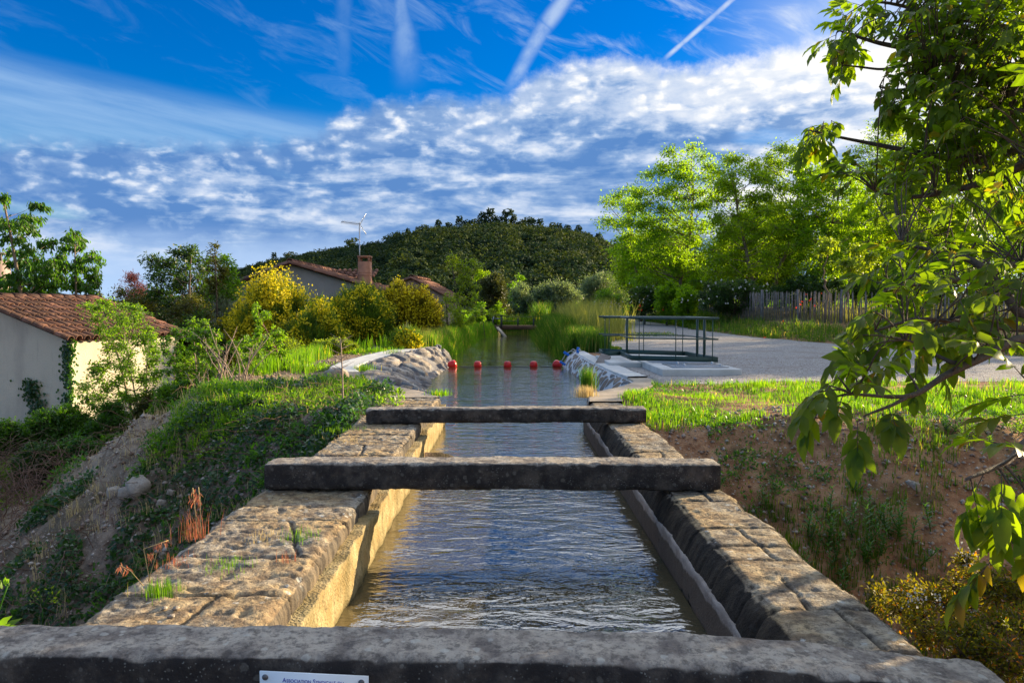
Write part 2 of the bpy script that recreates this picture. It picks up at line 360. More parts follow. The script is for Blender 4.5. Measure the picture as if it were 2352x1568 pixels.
M['pine'] = leafmat('pine_leaf', (0.024, 0.044, 0.014), (0.085, 0.105, 0.024), (1.7, 1.7, 0.6), 0.15, 0.8, 0.1, vs=.14)
M['pine_dark'] = leafmat('pine_leaf_dark', (0.013, 0.032, 0.019), (0.042, 0.066, 0.026), (1.7, 1.7, 0.6), 0.15, 0.8, 0.1, vs=.14)
M['pink'] = leafmat('tamarisk_pink', (0.42, 0.17, 0.14), (0.60, 0.28, 0.22), (1.2, 0.9, 0.8), 0.35)
M['broomstem'] = leafmat('broom_stem', (0.045, 0.095, 0.012), (0.100, 0.160, 0.020), (2.4, 2.3, 0.5), 0.30)
M['broomdark'] = leafmat('broom_stem_dark', (0.055, 0.060, 0.008), (0.130, 0.120, 0.010), (2.0, 1.7, 0.4), 0.30)
M['yellow'] = leafmat('broom_flower', (0.66, 0.54, 0.012), (0.82, 0.68, 0.02), (0.9, 0.9, 0.5), 0.35, 0.6)
M['white_fl'] = leafmat('white_flower', (0.40, 0.40, 0.38), (0.52, 0.52, 0.49), (1, 1, 1), 0.3, 0.6)
M['red_fl'] = leafmat('red_flower', (0.75, 0.04, 0.015), (0.85, 0.09, 0.02), (1.2, 1.0, 1.0), 0.4, 0.6)
M['grass'] = leafmat('grass_blade', (0.050, 0.125, 0.010), (0.125, 0.220, 0.016), (2.3, 2.3, 0.45), 0.5, 0.6, 0.2, (0.34, 0.27, 0.09), 0.04)
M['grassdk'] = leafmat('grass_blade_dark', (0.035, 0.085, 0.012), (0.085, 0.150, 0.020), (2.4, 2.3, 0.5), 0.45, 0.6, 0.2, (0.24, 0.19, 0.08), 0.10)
M['reed'] = leafmat('reed_blade', (0.050, 0.130, 0.014), (0.110, 0.210, 0.020), (2.6, 2.4, 0.5), 0.45, 0.6, 0.2, (0.35, 0.28, 0.12), 0.08)
M['reed_pale'] = leafmat('reed_pale', (0.14, 0.18, 0.045), (0.26, 0.26, 0.09), (1.9, 1.7, 0.6), 0.4, 0.6, 0.2)
M['reed_dark'] = leafmat('reed_blade_dark', (0.025, 0.070, 0.012), (0.070, 0.140, 0.018), (2.2, 2.1, 0.5), 0.4, 0.6, 0.15, (0.25, 0.22, 0.08), 0.08)
M['straw'] = leafmat('straw_blade', (0.42, 0.33, 0.16), (0.62, 0.50, 0.28), (1.2, 1.1, 0.8), 0.35, 0.8, 0.1)
M['redgrass'] = leafmat('red_seed_grass', (0.20, 0.085, 0.05), (0.44, 0.22, 0.13), (1.6, 1.0, 0.8), 0.35, 0.8, 0.1)
M['ivy'] = leafmat('ivy_leaf', (0.016, 0.050, 0.014), (0.040, 0.095, 0.020), (2.4, 2.6, 0.5), 0.35, 0.4, 0.5)
M['weed'] = leafmat('weed_leaf', (0.030, 0.090, 0.016), (0.065, 0.150, 0.022), (2.4, 2.4, 0.5), 0.4)
M['bluegreen'] = leafmat('thistle_leaf', (0.045, 0.10, 0.06), (0.08, 0.15, 0.08), (1.8, 1.9, 0.8), 0.3)
M['pyra'] = leafmat('pyracantha_leaf', (0.060, 0.085, 0.010), (0.190, 0.165, 0.014), (2.4, 2.1, 0.4), 0.40, 0.55, 0.15, (0.42, 0.17, 0.02), 0.06)
M['steel_green'] = simple('dark_green_paint', (0.010, 0.042, 0.032), 0.5, 0.2, 3, 0.05, 0.001, spec=0.6)
M['steel'] = simple('galvanised_steel', (0.45, 0.46, 0.48), 0.35, 0.15, 12, 0.1, 0.001, 0.8)
M['dark_metal'] = simple('dark_metal', (0.05, 0.055, 0.055), 0.5, 0.3, 8, 0.1, 0.001)
M['red'] = simple('red_plastic', (0.62, 0.012, 0.010), 0.35, 0.15, 10, 0.08, 0.001, spec=0.5)
M['rope'] = simple('pale_rope', (0.52, 0.50, 0.44), 0.8, 0.2, 30)
M['rope_dark'] = simple('wet_rope', (0.10, 0.10, 0.09), 0.5, 0.2, 30)
M['blue'] = simple('blue_strap', (0.01, 0.16, 0.62), 0.5, 0.15, 20)
M['screw'] = simple('screw_metal', (0.12, 0.12, 0.13), 0.35, 0.2, 30, metal=0.6)
M['signplate'] = simple('white_sign_plate', (0.82, 0.86, 0.88), 0.3, 0.03, 4, 0.02, 0.0005)
M['signtext'] = simple('blue_lettering', (0.015, 0.03, 0.42), 0.5, 0.05, 20, 0.0)
M['rubble'] = simple('rubble_stone', (0.36, 0.30, 0.24), 0.9, 0.3, 5, 0.6, 0.02)
M['wood_grey'] = simple('weathered_wood', (0.20, 0.17, 0.15), 0.85, 0.45, 6, 0.4, 0.004)
M['brick'] = simple('terracotta_render', (0.42, 0.19, 0.11), 0.9, 0.2, 5, 0.2, 0.01)
M['pinkwall'] = simple('pinkish_render', (0.42, 0.30, 0.26), 0.9, 0.08, 2, 0.15, 0.01)
M['greyrender'] = simple('grey_render', (0.34, 0.31, 0.28), 0.9, 0.08, 2, 0.2, 0.01)
M['slot'] = simple('dark_opening', (0.02, 0.02, 0.02), 0.9)

def mat_render():                                     # roughcast wall of the shed
    m, t_, o = newmat('roughcast_wall'); P_ = t_.node('ShaderNodeTexCoord').outputs['Object']
    st = t_.noise(t_.scalev(P_, (1, 1, 0.35)), 1.6, 5, 0.6); fine = t_.noise(P_, 55, 4, 0.6); dk = t_.noise(t_.scalev(P_, (5, 5, 0.8)), 2.2, 5, 0.65)
    c = t_.mix(t_.smooth(st, 0.4, 0.75), (0.62, 0.55, 0.43), (0.46, 0.40, 0.32)); c = t_.mix(t_.math('MULTIPLY', t_.smooth(dk, 0.58, 0.8), 0.5), c, (0.20, 0.17, 0.14))
    c = t_.mix(t_.math('MULTIPLY', t_.smooth(fine, 0.58, 0.72), 0.35), c, (0.22, 0.19, 0.15))
    p = pbsdf(t_, c, 0.95, fine, 0.7, 0.02, 0.1); t_.l.new(p.outputs[0], o.inputs[0]); return m
M['render'] = mat_render()

def mat_stone(name='lichen_limestone', sd=1.0):                                      # lichen covered limestone blocks
    m, t_, o = newmat(name); P_ = t_.node('ShaderNodeTexCoord').outputs['Object']
    g = t_.node('ShaderNodeNewGeometry'); nz = t_.sep(g.outputs['Normal'])[2]
    big = t_.noise(P_, 1.7, 5, 0.6); mid = t_.noise(P_, 9, 6, 0.65); fine = t_.noise(P_, 60, 5, 0.65)
    warm = t_.mix(t_.smooth(mid, 0.35, 0.65), (0.30, 0.20, 0.11), (0.54, 0.39, 0.21))
    grey = t_.mix(t_.smooth(mid, 0.38, 0.62), (0.13, 0.11, 0.095), (0.40, 0.35, 0.28))
    c = t_.mix(t_.smooth(big, 0.38, 0.62), warm, grey)
    blk = t_.smooth(t_.noise(P_, 5.5, 9, 0.80), 0.50, 0.66)
    c = t_.mix(t_.math('MULTIPLY', blk, 0.80), c, (0.050, 0.042, 0.036))
    c = t_.mix(t_.math('MULTIPLY', t_.smooth(fine, 0.55, 0.7), 0.55), c, (0.09, 0.075, 0.06))
    lc = t_.voro(t_.vmath('ADD', P_, t_.vmath('SCALE', t_.noise(P_, 25, 3, 0.6, 0, 1), 0.03)), 17)
    l2 = t_.smooth(t_.noise(P_, 4, 3), 0.5, 0.62)
    c = t_.mix(t_.math('MULTIPLY', t_.smooth(lc, 0.26, 0.2), t_.math('MULTIPLY', l2, 0.8)), c, (0.56, 0.55, 0.50))
    c = t_.mix(t_.math('MULTIPLY', t_.smooth(t_.noise(P_, 34, 6, 0.75), 0.5, 0.6), 0.55), c, (0.07, 0.055, 0.042))
    jn = t_.sep(t_.node('ShaderNodeAttribute', attribute_name='joint').outputs['Color'])[0]
    # dark weathered upright faces; a low sd also paints shade into them
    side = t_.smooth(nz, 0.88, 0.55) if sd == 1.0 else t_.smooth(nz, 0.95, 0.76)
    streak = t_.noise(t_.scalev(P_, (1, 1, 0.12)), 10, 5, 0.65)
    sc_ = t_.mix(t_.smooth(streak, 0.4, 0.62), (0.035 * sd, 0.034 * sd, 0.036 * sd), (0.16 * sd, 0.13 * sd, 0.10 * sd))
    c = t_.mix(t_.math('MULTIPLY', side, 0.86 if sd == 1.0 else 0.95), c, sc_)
    c = t_.mix(t_.math('MULTIPLY', jn, 0.85), c, (0.022, 0.018, 0.015))
    h = t_.math('ADD', t_.math('MULTIPLY', mid, 0.22), t_.math('ADD', t_.math('MULTIPLY', fine, 0.35), t_.math('MULTIPLY', t_.noise(P_, 26, 5, 0.7), 0.5)))
    p = pbsdf(t_, c, 0.92, h, 1.0, 0.026, 0.12); t_.l.new(p.outputs[0], o.inputs[0]); return m
M['stone'] = mat_stone(); M['stone_shaded'] = mat_stone('shaded_limestone', 0.24)  # second one: right wall copy, shade painted into its upright faces
def mat_beam():
    m, t_, o = newmat('lichen_beam_stone'); P_ = t_.node('ShaderNodeTexCoord').outputs['Object']
    g = t_.node('ShaderNodeNewGeometry'); nz = t_.sep(g.outputs['Normal'])[2]
    mid = t_.noise(P_, 7, 6, 0.68); fine = t_.noise(P_, 70, 5, 0.65)
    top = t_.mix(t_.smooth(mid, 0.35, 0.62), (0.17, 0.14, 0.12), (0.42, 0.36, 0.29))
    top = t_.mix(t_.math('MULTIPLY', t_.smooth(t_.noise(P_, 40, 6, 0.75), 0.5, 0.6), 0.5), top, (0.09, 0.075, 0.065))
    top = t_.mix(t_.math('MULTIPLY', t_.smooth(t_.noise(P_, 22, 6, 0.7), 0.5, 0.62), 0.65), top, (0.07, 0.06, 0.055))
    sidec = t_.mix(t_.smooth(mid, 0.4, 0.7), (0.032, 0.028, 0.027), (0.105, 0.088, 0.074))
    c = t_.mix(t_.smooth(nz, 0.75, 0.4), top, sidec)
    W_ = t_.vmath('ADD', P_, t_.vmath('SCALE', t_.noise(P_, 30, 3, 0.6, 0, 1), 0.022))
    lc = t_.voro(W_, 22); lr = t_.voro(W_, 22, out=1); lrr = t_.sep(lr)[0]
    spot = t_.math('MULTIPLY', t_.smooth(t_.math('ADD', t_.math('ADD', lc, t_.math('MULTIPLY', lrr, 0.5)), t_.math('MULTIPLY', t_.noise(P_, 60, 4, 0.7), 0.22)), 0.52, 0.40), t_.smooth(lrr, 0.55, 0.4))
    c = t_.mix(t_.math('MULTIPLY', spot, t_.smooth(nz, 0.2, 0.8, 0.14, 0.62)), c, (0.46, 0.43, 0.37))
    lc2 = t_.voro(W_, 70); c = t_.mix(t_.math('MULTIPLY', t_.smooth(lc2, 0.24, 0.16), t_.smooth(t_.noise(P_, 6, 3), 0.45, 0.6, 0.10, 0.5)), c, (0.30, 0.30, 0.27))
    p = pbsdf(t_, c, 0.92, t_.math('ADD', t_.math('MULTIPLY', mid, 0.5), t_.math('MULTIPLY', fine, 0.5)), 0.8, 0.015, 0.15); t_.l.new(p.outputs[0], o.inputs[0]); return m
M['beam'] = mat_beam()
def mat_lining():                                     # limescale-yellow lining above the water
    m, t_, o = newmat('porous_lining'); P_ = t_.node('ShaderNodeTexCoord').outputs['Object']; z = t_.sep(P_)[2]
    mid = t_.noise(P_, 8, 5, 0.65); pit = t_.voro(P_, 60); fine = t_.noise(P_, 90, 3)
    c = t_.mix(t_.smooth(mid, 0.35, 0.65), (0.30, 0.21, 0.09), (0.44, 0.35, 0.19))
    c = t_.mix(t_.math('MULTIPLY', t_.smooth(t_.noise(P_, 16, 7, 0.78), 0.48, 0.62), 0.75), c, (0.13, 0.095, 0.04))
    c = t_.mix(t_.math('MULTIPLY', t_.smooth(t_.noise(t_.scalev(P_, (1, 1, .25)), 3.5, 5, 0.7), 0.5, 0.62), 0.5), c, (0.12, 0.10, 0.04))
    c = t_.mix(t_.smooth(t_.math('ADD', z, t_.math('MULTIPLY', mid, 0.10)), -0.25, -0.31), c, (0.15, 0.12, 0.055))
    p = pbsdf(t_, c, 0.9, t_.math('ADD', t_.math('MULTIPLY', pit, 0.6), fine), 0.8, 0.012, 0.2); t_.l.new(p.outputs[0], o.inputs[0]); return m
M['lining'] = mat_lining()
def mat_lining2():
    m, t_, o = newmat('mortar_lining'); P_ = t_.node('ShaderNodeTexCoord').outputs['Object']; z = t_.sep(P_)[2]
    mid = t_.noise(P_, 7, 5, 0.65); fine = t_.noise(P_, 90, 3)
    c = t_.mix(t_.smooth(mid, 0.35, 0.65), (0.22, 0.18, 0.15), (0.34, 0.29, 0.25))
    zz = t_.math('ADD', z, t_.math('MULTIPLY', t_.math('SUBTRACT', t_.noise(t_.scalev(P_, (1, 1, 0.2)), 5, 5, 0.7), 0.5), 0.12))
    c = t_.mix(t_.smooth(zz, -0.19, -0.21), c, (0.10, 0.075, 0.055))
    p = pbsdf(t_, c, 0.9, fine, 0.6, 0.01, 0.2); t_.l.new(p.outputs[0], o.inputs[0]); return m
M['lining2'] = mat_lining2()

def mat_water():
    m, t_, o = newmat('canal_water'); P_ = t_.node('ShaderNodeTexCoord').outputs['Object']; yy = t_.sep(P_)[1]
    lg = t_.noise(t_.scalev(P_, (1.0, 2.0, 1)), 2.4, 2, 0.5, 0.8)
    a = t_.noise(t_.vmath('ADD', t_.scalev(P_, (1.0, 1.9, 1)), t_.vmath('SCALE', t_.noise(P_, 1.2, 2, 0.5, 0, 1), 0.5)), 6.0, 3, 0.55, 0.8)
    b = t_.noise(t_.scalev(P_, (1.0, 1.6, 1)), 23.0, 3, 0.5, 0.5)
    c_ = t_.noise(P_, 1.1, 2, 0.5)
    amp = t_.smooth(c_, 0.25, 0.7, 0.55, 1.3)
    h = t_.math('ADD', t_.math('MULTIPLY', a, 0.75), t_.math('MULTIPLY', b, 0.13))
    h = t_.math('ADD', t_.math('MULTIPLY', h, amp), t_.math('MULTIPLY', lg, 1.0))
    calm = t_.smooth(yy, 5.0, 21.0, 0.30, 0.10)
    bp = t_.node('ShaderNodeBump'); bp.inputs['Distance'].default_value = 0.05
    t_.put(bp.inputs['Strength'], t_.math('MULTIPLY', calm, 1.0)); t_.put(bp.inputs['Height'], h)
    p = t_.node('ShaderNodeBsdfPrincipled'); p.inputs['Roughness'].default_value = 0.03; p.inputs['IOR'].default_value = 1.75
    t_.put(p.inputs['Base Color'], t_.mix(c_, (0.060, 0.050, 0.024), (0.085, 0.066, 0.028)))
    p.inputs['Specular IOR Level'].default_value = 0.75
    t_.l.new(bp.outputs[0], p.inputs['Normal']); t_.l.new(p.outputs[0], o.inputs[0]); return m
M['water'] = mat_water()

def mat_ground():
    m, t_, o = newmat('earth_bank'); P_ = t_.node('ShaderNodeTexCoord').outputs['Object']; x, y, z = t_.sep(P_)
    n1 = t_.noise(P_, 0.9, 5, 0.6); n2 = t_.noise(P_, 6, 6, 0.65); n3 = t_.noise(P_, 45, 4, 0.6)
    red = t_.mix(t_.smooth(n2, 0.35, 0.65), (0.27, 0.125, 0.062), (0.48, 0.27, 0.145))
    brn = t_.mix(t_.smooth(n2, 0.35, 0.65), (0.14, 0.098, 0.070), (0.30, 0.225, 0.165))
    c = t_.mix(t_.smooth(t_.math('ADD', x, t_.math('MULTIPLY', n1, 1.5)), 0.4, 2.0), brn, red)
    c = t_.mix(t_.math('MULTIPLY', t_.smooth(n1, 0.5, 0.62), 0.6), c, (0.060, 0.055, 0.024))
    rd = t_.vmath('LENGTH', t_.vmath('MULTIPLY', t_.vmath('SUBTRACT', P_, (-5.9, 11.6, -1.2)), (0.75, 0.62, 0.35)))
    c = t_.mix(t_.smooth(t_.math('ADD', rd, t_.math('MULTIPLY', n2, 0.8)), 1.9, 1.2), c, t_.mix(t_.smooth(n2, 0.35, 0.65), (0.20, 0.145, 0.10), (0.40, 0.31, 0.22)))
    pb = t_.voro(P_, 26); pr = t_.sep(t_.voro(P_, 26, out=1))[0]
    c = t_.mix(t_.math('MULTIPLY', t_.smooth(pb, 0.28, 0.2), t_.smooth(pr, 0.6, 0.75)), c, (0.42, 0.33, 0.26))
    far = t_.smooth(y, 18, 34)
    c = t_.mix(t_.math('MULTIPLY', far, 0.7), c, (0.055, 0.075, 0.022))
    p = pbsdf(t_, c, 0.95, t_.math('ADD', t_.math('MULTIPLY', n2, 0.7), t_.math('MULTIPLY', n3, 0.4)), 0.9, 0.05, 0.1); t_.l.new(p.outputs[0], o.inputs[0]); return m
M['ground'] = mat_ground()
def mat_gravel():
    m, t_, o = newmat('pale_gravel'); P_ = t_.node('ShaderNodeTexCoord').outputs['Object']; x, y, z = t_.sep(P_)
    n1 = t_.noise(P_, 0.7, 4, 0.6); n2 = t_.noise(P_, 8, 6, 0.7); v = t_.voro(P_, 38); vc = t_.sep(t_.voro(P_, 38, out=1))[0]
    c = t_.mix(vc, (0.24, 0.22, 0.205), (0.50, 0.46, 0.42)); c = t_.mix(t_.smooth(n2, 0.55, 0.75), c, (0.20, 0.17, 0.15))
    c = t_.mix(t_.math('MULTIPLY', t_.smooth(n1, 0.5, 0.7), 0.35), c, (0.22, 0.15, 0.115))
    trk = t_.noise(t_.scalev(t_.comb(t_.math('MULTIPLY_ADD', y, 0.35, x), y, 0), (5, 0.25, 1)), 1.6, 3)
    c = t_.mix(t_.math('MULTIPLY', t_.smooth(trk, 0.55, 0.7), 0.22), c, (0.16, 0.14, 0.13))
    h = t_.math('ADD', t_.math('MULTIPLY', v, -0.5), t_.math('ADD', t_.math('MULTIPLY', n2, 0.7), t_.math('MULTIPLY', trk, 0.8)))
    p = pbsdf(t_, c, 0.95, h, 1.0, 0.035, 0.1); t_.l.new(p.outputs[0], o.inputs[0]); return m
M['gravel'] = mat_gravel()
def mat_concrete(name, a, b):
    m, t_, o = newmat(name); P_ = t_.node('ShaderNodeTexCoord').outputs['Object']
    n1 = t_.noise(P_, 2.2, 6, 0.65); n2 = t_.noise(P_, 70, 4, 0.6); sp = t_.smooth(t_.noise(P_, 30, 5, 0.7), 0.6, 0.7)
    c = t_.mix(t_.smooth(n1, 0.35, 0.7), a, b); c = t_.mix(t_.math('MULTIPLY', sp, 0.5), c, tuple(k * 0.4 for k in a))
    p = pbsdf(t_, c, 0.85, t_.math('ADD', n1, n2), 0.4, 0.01, 0.2); t_.l.new(p.outputs[0], o.inputs[0]); return m
M['concrete'] = mat_concrete('pale_concrete', (0.50, 0.49, 0.46), (0.62, 0.61, 0.58))
M['oldconcrete'] = mat_concrete('old_concrete', (0.34, 0.27, 0.20), (0.46, 0.38, 0.29))
M['brown_concrete'] = mat_concrete('brown_deck', (0.10, 0.06, 0.035), (0.17, 0.10, 0.06))
def mat_masonry(name, mort, s1, s2, s3, dark=0.0):
    m, t_, o = newmat(name); P_ = t_.node('ShaderNodeTexCoord').outputs['Object']
    at_ = t_.node('ShaderNodeAttribute', attribute_name='stone').outputs['Color']; r, g_, b_ = t_.sep(at_)
    n2 = t_.noise(P_, 16, 5, 0.65); n3 = t_.noise(P_, 80, 4)
    c = t_.ramp(g_, [(0.0, s1), (0.4, s2), (0.75, s3), (1.0, (0.12, 0.15, 0.18))])
    c = t_.mix(t_.smooth(n2, 0.4, 0.8), c, tuple(k * 0.6 for k in s1))
    c = t_.mix(t_.smooth(r, 0.35, 0.55), mort, c)
    c = t_.mix(t_.math('MULTIPLY', t_.smooth(t_.noise(P_, 3, 5, 0.7), 0.45, 0.65), dark), c, (0.12, 0.105, 0.10))
    p = pbsdf(t_, c, 0.88, t_.math('ADD', n2, n3), 0.5, 0.02, 0.2); t_.l.new(p.outputs[0], o.inputs[0]); return m
M['masonry_l'] = mat_masonry('rough_stone_apron', (0.22, 0.205, 0.20), (0.36, 0.26, 0.17), (0.52, 0.47, 0.40), (0.24, 0.21, 0.19), 0.9)
M['masonry_r'] = mat_masonry('mortared_stone_apron', (0.56, 0.57, 0.58), (0.26, 0.19, 0.13), (0.20, 0.17, 0.15), (0.32, 0.25, 0.19), 0.1)
def mat_tile(name='terracotta_tile', mo=0.85):
    m, t_, o = newmat(name); P_ = t_.node('ShaderNodeTexCoord').outputs['Object']
    g = t_.node('ShaderNodeNewGeometry'); rnd = g.outputs['Random Per Island']
    c = t_.mix(rnd, (0.17, 0.080, 0.055), (0.35, 0.175, 0.12))
    n = t_.noise(P_, 3, 5, 0.65); n2 = t_.noise(P_, 40, 4, 0.6)
    c = t_.mix(t_.math('MULTIPLY', t_.smooth(n, 0.32, 0.55), mo), c, (0.075, 0.045, 0.036)); c = t_.mix(t_.math('MULTIPLY', t_.smooth(n2, 0.55, 0.7), 0.5), c, (0.30, 0.24, 0.18))
    p = pbsdf(t_, c, 0.9, n2, 0.4, 0.01, 0.15); t_.l.new(p.outputs[0], o.inputs[0]); return m
M['tile'] = mat_tile(); M['tile_new'] = mat_tile('clean_terracotta_tile', 0.3)

# ================================================================ SETTING
ZW = -0.35                                            # water level; wall tops are at 0
GXL = ([0, 9.4, 10.7, 12.0, 13.3, 14, 18, 22.5, 24, 30, 38, 44, 50, 60, 90], [-1.2, -1.2, -1.3, -2.2, -3.0, -3.1, -2.8, -2.2, -2.1, -1.9, -1.75, -1.0, -0.65, -0.6, -0.6])
GXR = ([0, 9.4, 10.6, 11.4, 12.2, 12.9, 16.4, 20.3, 24, 30, 38, 48, 60, 90], [1.25, 1.25, 1.45, 1.95, 2.25, 2.35, 2.15, 2.0, 1.95, 1.9, 2.0, 2.0, 2.0, 2.0])
PXR = ([0, 16, 18.6, 22.8, 27.7, 34, 48, 70], [15, 13.6, 12.5, 10.8, 9.1, 8.3, 8.4, 9.2])      # right edge of the gravel
PXL = ([0, 12, 16, 22, 30, 38, 50, 70], [2.25, 2.25, 2.15, 2.5, 3.4, 4.3, 5.0, 6.5])
def path_near(x): return np.interp(x, [1.5, 2.3, 4, 8, 12, 20], [11.9, 12.0, 12.2, 12.3, 13.2, 14.0]) + 0.5 * (fbm(x, 0.0, 3.3, 0.9, 3) - 0.5)
def H(x, y, fine=True):
    x = np.asarray(x, float); y = np.asarray(y, float); x, y = np.broadcast_arrays(x, y); x = x.copy(); y = y.copy()
    a = sst(-x, 4.5 + 0.0 * x, 7.2)
    zlow = np.interp(y, [0, 12, 24, 34, 60, 120], [-1.85, -1.75, -1.6, -1.0, -0.4, 0.2])
    zp = a * zlow
    r = np.clip(x - np.interp(y, *PXR) - 0.1, 0, 99)
    zp = zp + (x > 0) * (0.50 * sst(r, 0, 3.0) * sst(y, 14, 22) + np.interp(y, [0, 22, 40, 70, 120], [0, 0.03, 0.35, 0.55, 1.0]) * sst(x, 1.8, 5.0) + 0.3 * sst(y, 34, 46) * sst(r, 0, 3))
    ye = np.interp(x, [-14, -9, -7, -5, -3, -1.6, 1.6, 6, 14], [9.6, 10.4, 11.2, 11.6, 9.8, 8.6, 8.2, 8.1, 8.4]) + 0.5 * (fbm(x, 1.0, 0.0, 0.8, 3) - 0.5)
    s_ = np.interp(x, [-12, -7, -4, -2, 1.5], [0.28, 0.42, 0.80, 0.80, 0.80])
    zb = np.interp(x, [-14, -6, -2, 2, 8, 14], [-2.7, -2.9, -3.2, -3.2, -2.9, -2.6])
    dr = np.maximum(ye - y, 0); dr = dr - 0.5 * (1 - np.exp(-dr / 0.5)) * 1.0
    zr = np.maximum(zp - s_ * dr, zb + 0.1 * sst(zp - s_ * dr - zb, 0.5, -0.5))
    z = np.where(y < ye, zr, zp)
    near = sst(y, 3.2, 1.2); z = z * (1 - near) + (-0.45) * near             # the bank the photographer stands on
    if fine:
        onp = (x > np.interp(y, *PXL) - .4) & (x < np.interp(y, *PXR) + .3) & (y > 11.5)
        rough = np.where(onp, 0.15, 1.0) * np.where(y < ye, 1.0, 0.45) * sst(y, 60, 30)
        z = z + rough * (0.42 * (1 + .9 * sst(-x, 1.8, 3.5) * (y < ye + 2)) * (fbm(x, y, 0.0, 0.9, 4) - 0.5) + 0.16 * (fbm(x, y, 5.0, 4.0, 3) - 0.5))
        rut = sst(-x, 4.6, 5.4) * sst(-x, 7.6, 6.6) * sst(y, 8.6, 9.6) * sst(y, 13, 12)
        z = z + rut * 0.5 * (fbm(x * 1.6 + y * .6, y * .5, 9.0, 1.6, 4) - 0.45)
    xl = np.interp(y, *GXL); xr = np.interp(y, *GXR)
    d = np.minimum(x - xl, xr - x); ins = sst(d, -0.18, 0.12) * sst(y, 7.6, 8.4)
    steep = np.where(y > 22.5, 0.55, 0.12); ins = np.where(y > 22.5, sst(d, -0.05, 0.55), ins)
    z = z * (1 - ins) + np.minimum(z, -0.9) * ins
    return z
xs = np.concatenate([-np.geomspace(13.2, 700, 40)[::-1], np.arange(-13, 15, 0.11), np.geomspace(15.1, 700, 40)])
ys = np.concatenate([-np.geomspace(0.5, 60, 14)[::-1], np.arange(0, 27, 0.115), np.geomspace(27.1, 900, 90)])
X, Y = np.meshgrid(xs, ys)
Z = H(X, Y)
inp = (X > np.interp(Y, *PXL) + .15) & (X < np.interp(Y, *PXR) - .15) & (Y > path_near(X) + 0.2) & (Y < 74)
Z = Z - 0.05 * inp
g = MB().grid(X, Y, Z).build('ground', M['ground'], smooth=True); tag(g, kind='structure')
def HP(x, y): return H(x, y)
# gravel yard and path
yy = np.concatenate([np.linspace(0, 1, 150) ** 1.0]); 
U, V = np.meshgrid(np.linspace(0, 1, 200), np.linspace(0, 1, 200) ** 1.8)
PY = 11.6 + V * 60
PX = np.interp(PY, *PXL) + U * (np.interp(PY, *PXR) - np.interp(PY, *PXL))
PX = PX + (U > .99) * 0.4 * (fbm(PY, 0 * PY, 2.0, 1.4, 3) - .5) + (U < .01) * 0.5 * (fbm(PY, 0 * PY, 8.0, 1.0, 3) - .5) * (PY > 18)
PZ = H(PX, PY) + 0.006
m_ = PY > path_near(PX)
g = MB().grid(PX, PY, PZ, m_).build('path', M['gravel'], smooth=True); tag(g, kind='structure')
# loose stones over the gravel edge and the earth banks
def stones(name, n, xr, yr, s0, s1, mat, cond=None, sink=0.3):
    x = rng.uniform(*xr, n); y = rng.uniform(*yr, n)
    if cond is not None: k = cond(x, y); x = x[k]; y = y[k]
    n = len(x); z = H(x, y)
    s_ = rng.uniform(0, 1, n) ** 3 * (s1 - s0) + s0
    base = np.array([[1, 0, 0], [-1, 0, 0], [0, 1, 0], [0, -1, 0], [0, 0, .7], [0, 0, -.7]], float)
    v = base[None] * rng.uniform(0.6, 1.2, (n, 6, 1)); a = rng.uniform(0, 6.28, n); ca, sa = np.cos(a)[:, None], np.sin(a)[:, None]
    v = np.stack([v[..., 0] * ca - v[..., 1] * sa, v[..., 0] * sa + v[..., 1] * ca, v[..., 2]], -1) * s_[:, None, None]
    v = v + np.stack([x, y, z + s_ * (0.5 - sink)], 1)[:, None]
    f = np.array([[0, 2, 4], [2, 1, 4], [1, 3, 4], [3, 0, 4], [2, 0, 5], [1, 2, 5], [3, 1, 5], [0, 3, 5]])
    mb = MB(); mb.add(v.reshape(-1, 3), None, ((np.arange(n) * 6)[:, None, None] + f[None]).reshape(-1, 3))
    o = mb.build(name, mat); tag(o, kind='stuff'); return o
m, t_, o_ = newmat('pebble'); gg = t_.node('ShaderNodeNewGeometry')
pp = pbsdf(t_, t_.ramp(gg.outputs['Random Per Island'], [(0, (0.17, 0.11, 0.08)), (0.5, (0.33, 0.25, 0.20)), (1, (0.50, 0.44, 0.38))]), 0.95, spec=0.1); t_.l.new(pp.outputs[0], o_.inputs[0]); M['pebble'] = m
stones('pebbles', 26000, (1.4, 12), (3.4, 9.0), 0.004, 0.035, M['pebble'])
stones('pebbles', 16000, (-12, -1.4), (4.0, 13.5), 0.005, 0.05, M['pebble'])
stones('loose_gravel', 45000, (1.9, 14), (11.8, 19), 0.004, 0.016, M['pebble'], lambda x, y: (y > path_near(x) - 0.25) & (x > np.interp(y, *PXL)), 0.2)
stones('pebbles', 5000, (-6, -2.3), (11, 20), 0.004, 0.03, M['pebble'])

# water
w0 = np.array([0, 4, 8, 9.6, 9.8, 12, 16, 22, 30, 38, 46, 60, 75])
wl = np.array([-.93, -.93, -.93, -.93, -1.2, -2.9, -2.9, -2.6, -2.2, -2.1, -1.4, -1.1, -1.1])
wr = np.array([.95, .95, .95, .95, 1.1, 2.1, 2.2, 2.1, 2.2, 2.3, 2.4, 2.4, 2.4])
mb = MB(); v = []; 
for a, b, c_ in zip(w0, wl, wr): v += [[b, a, ZW], [c_, a, ZW]]
mb.add(v, [[2 * i, 2 * i + 1, 2 * i + 3, 2 * i + 2] for i in range(len(w0) - 1)])
tag(mb.build('water', M['water']), kind='structure')

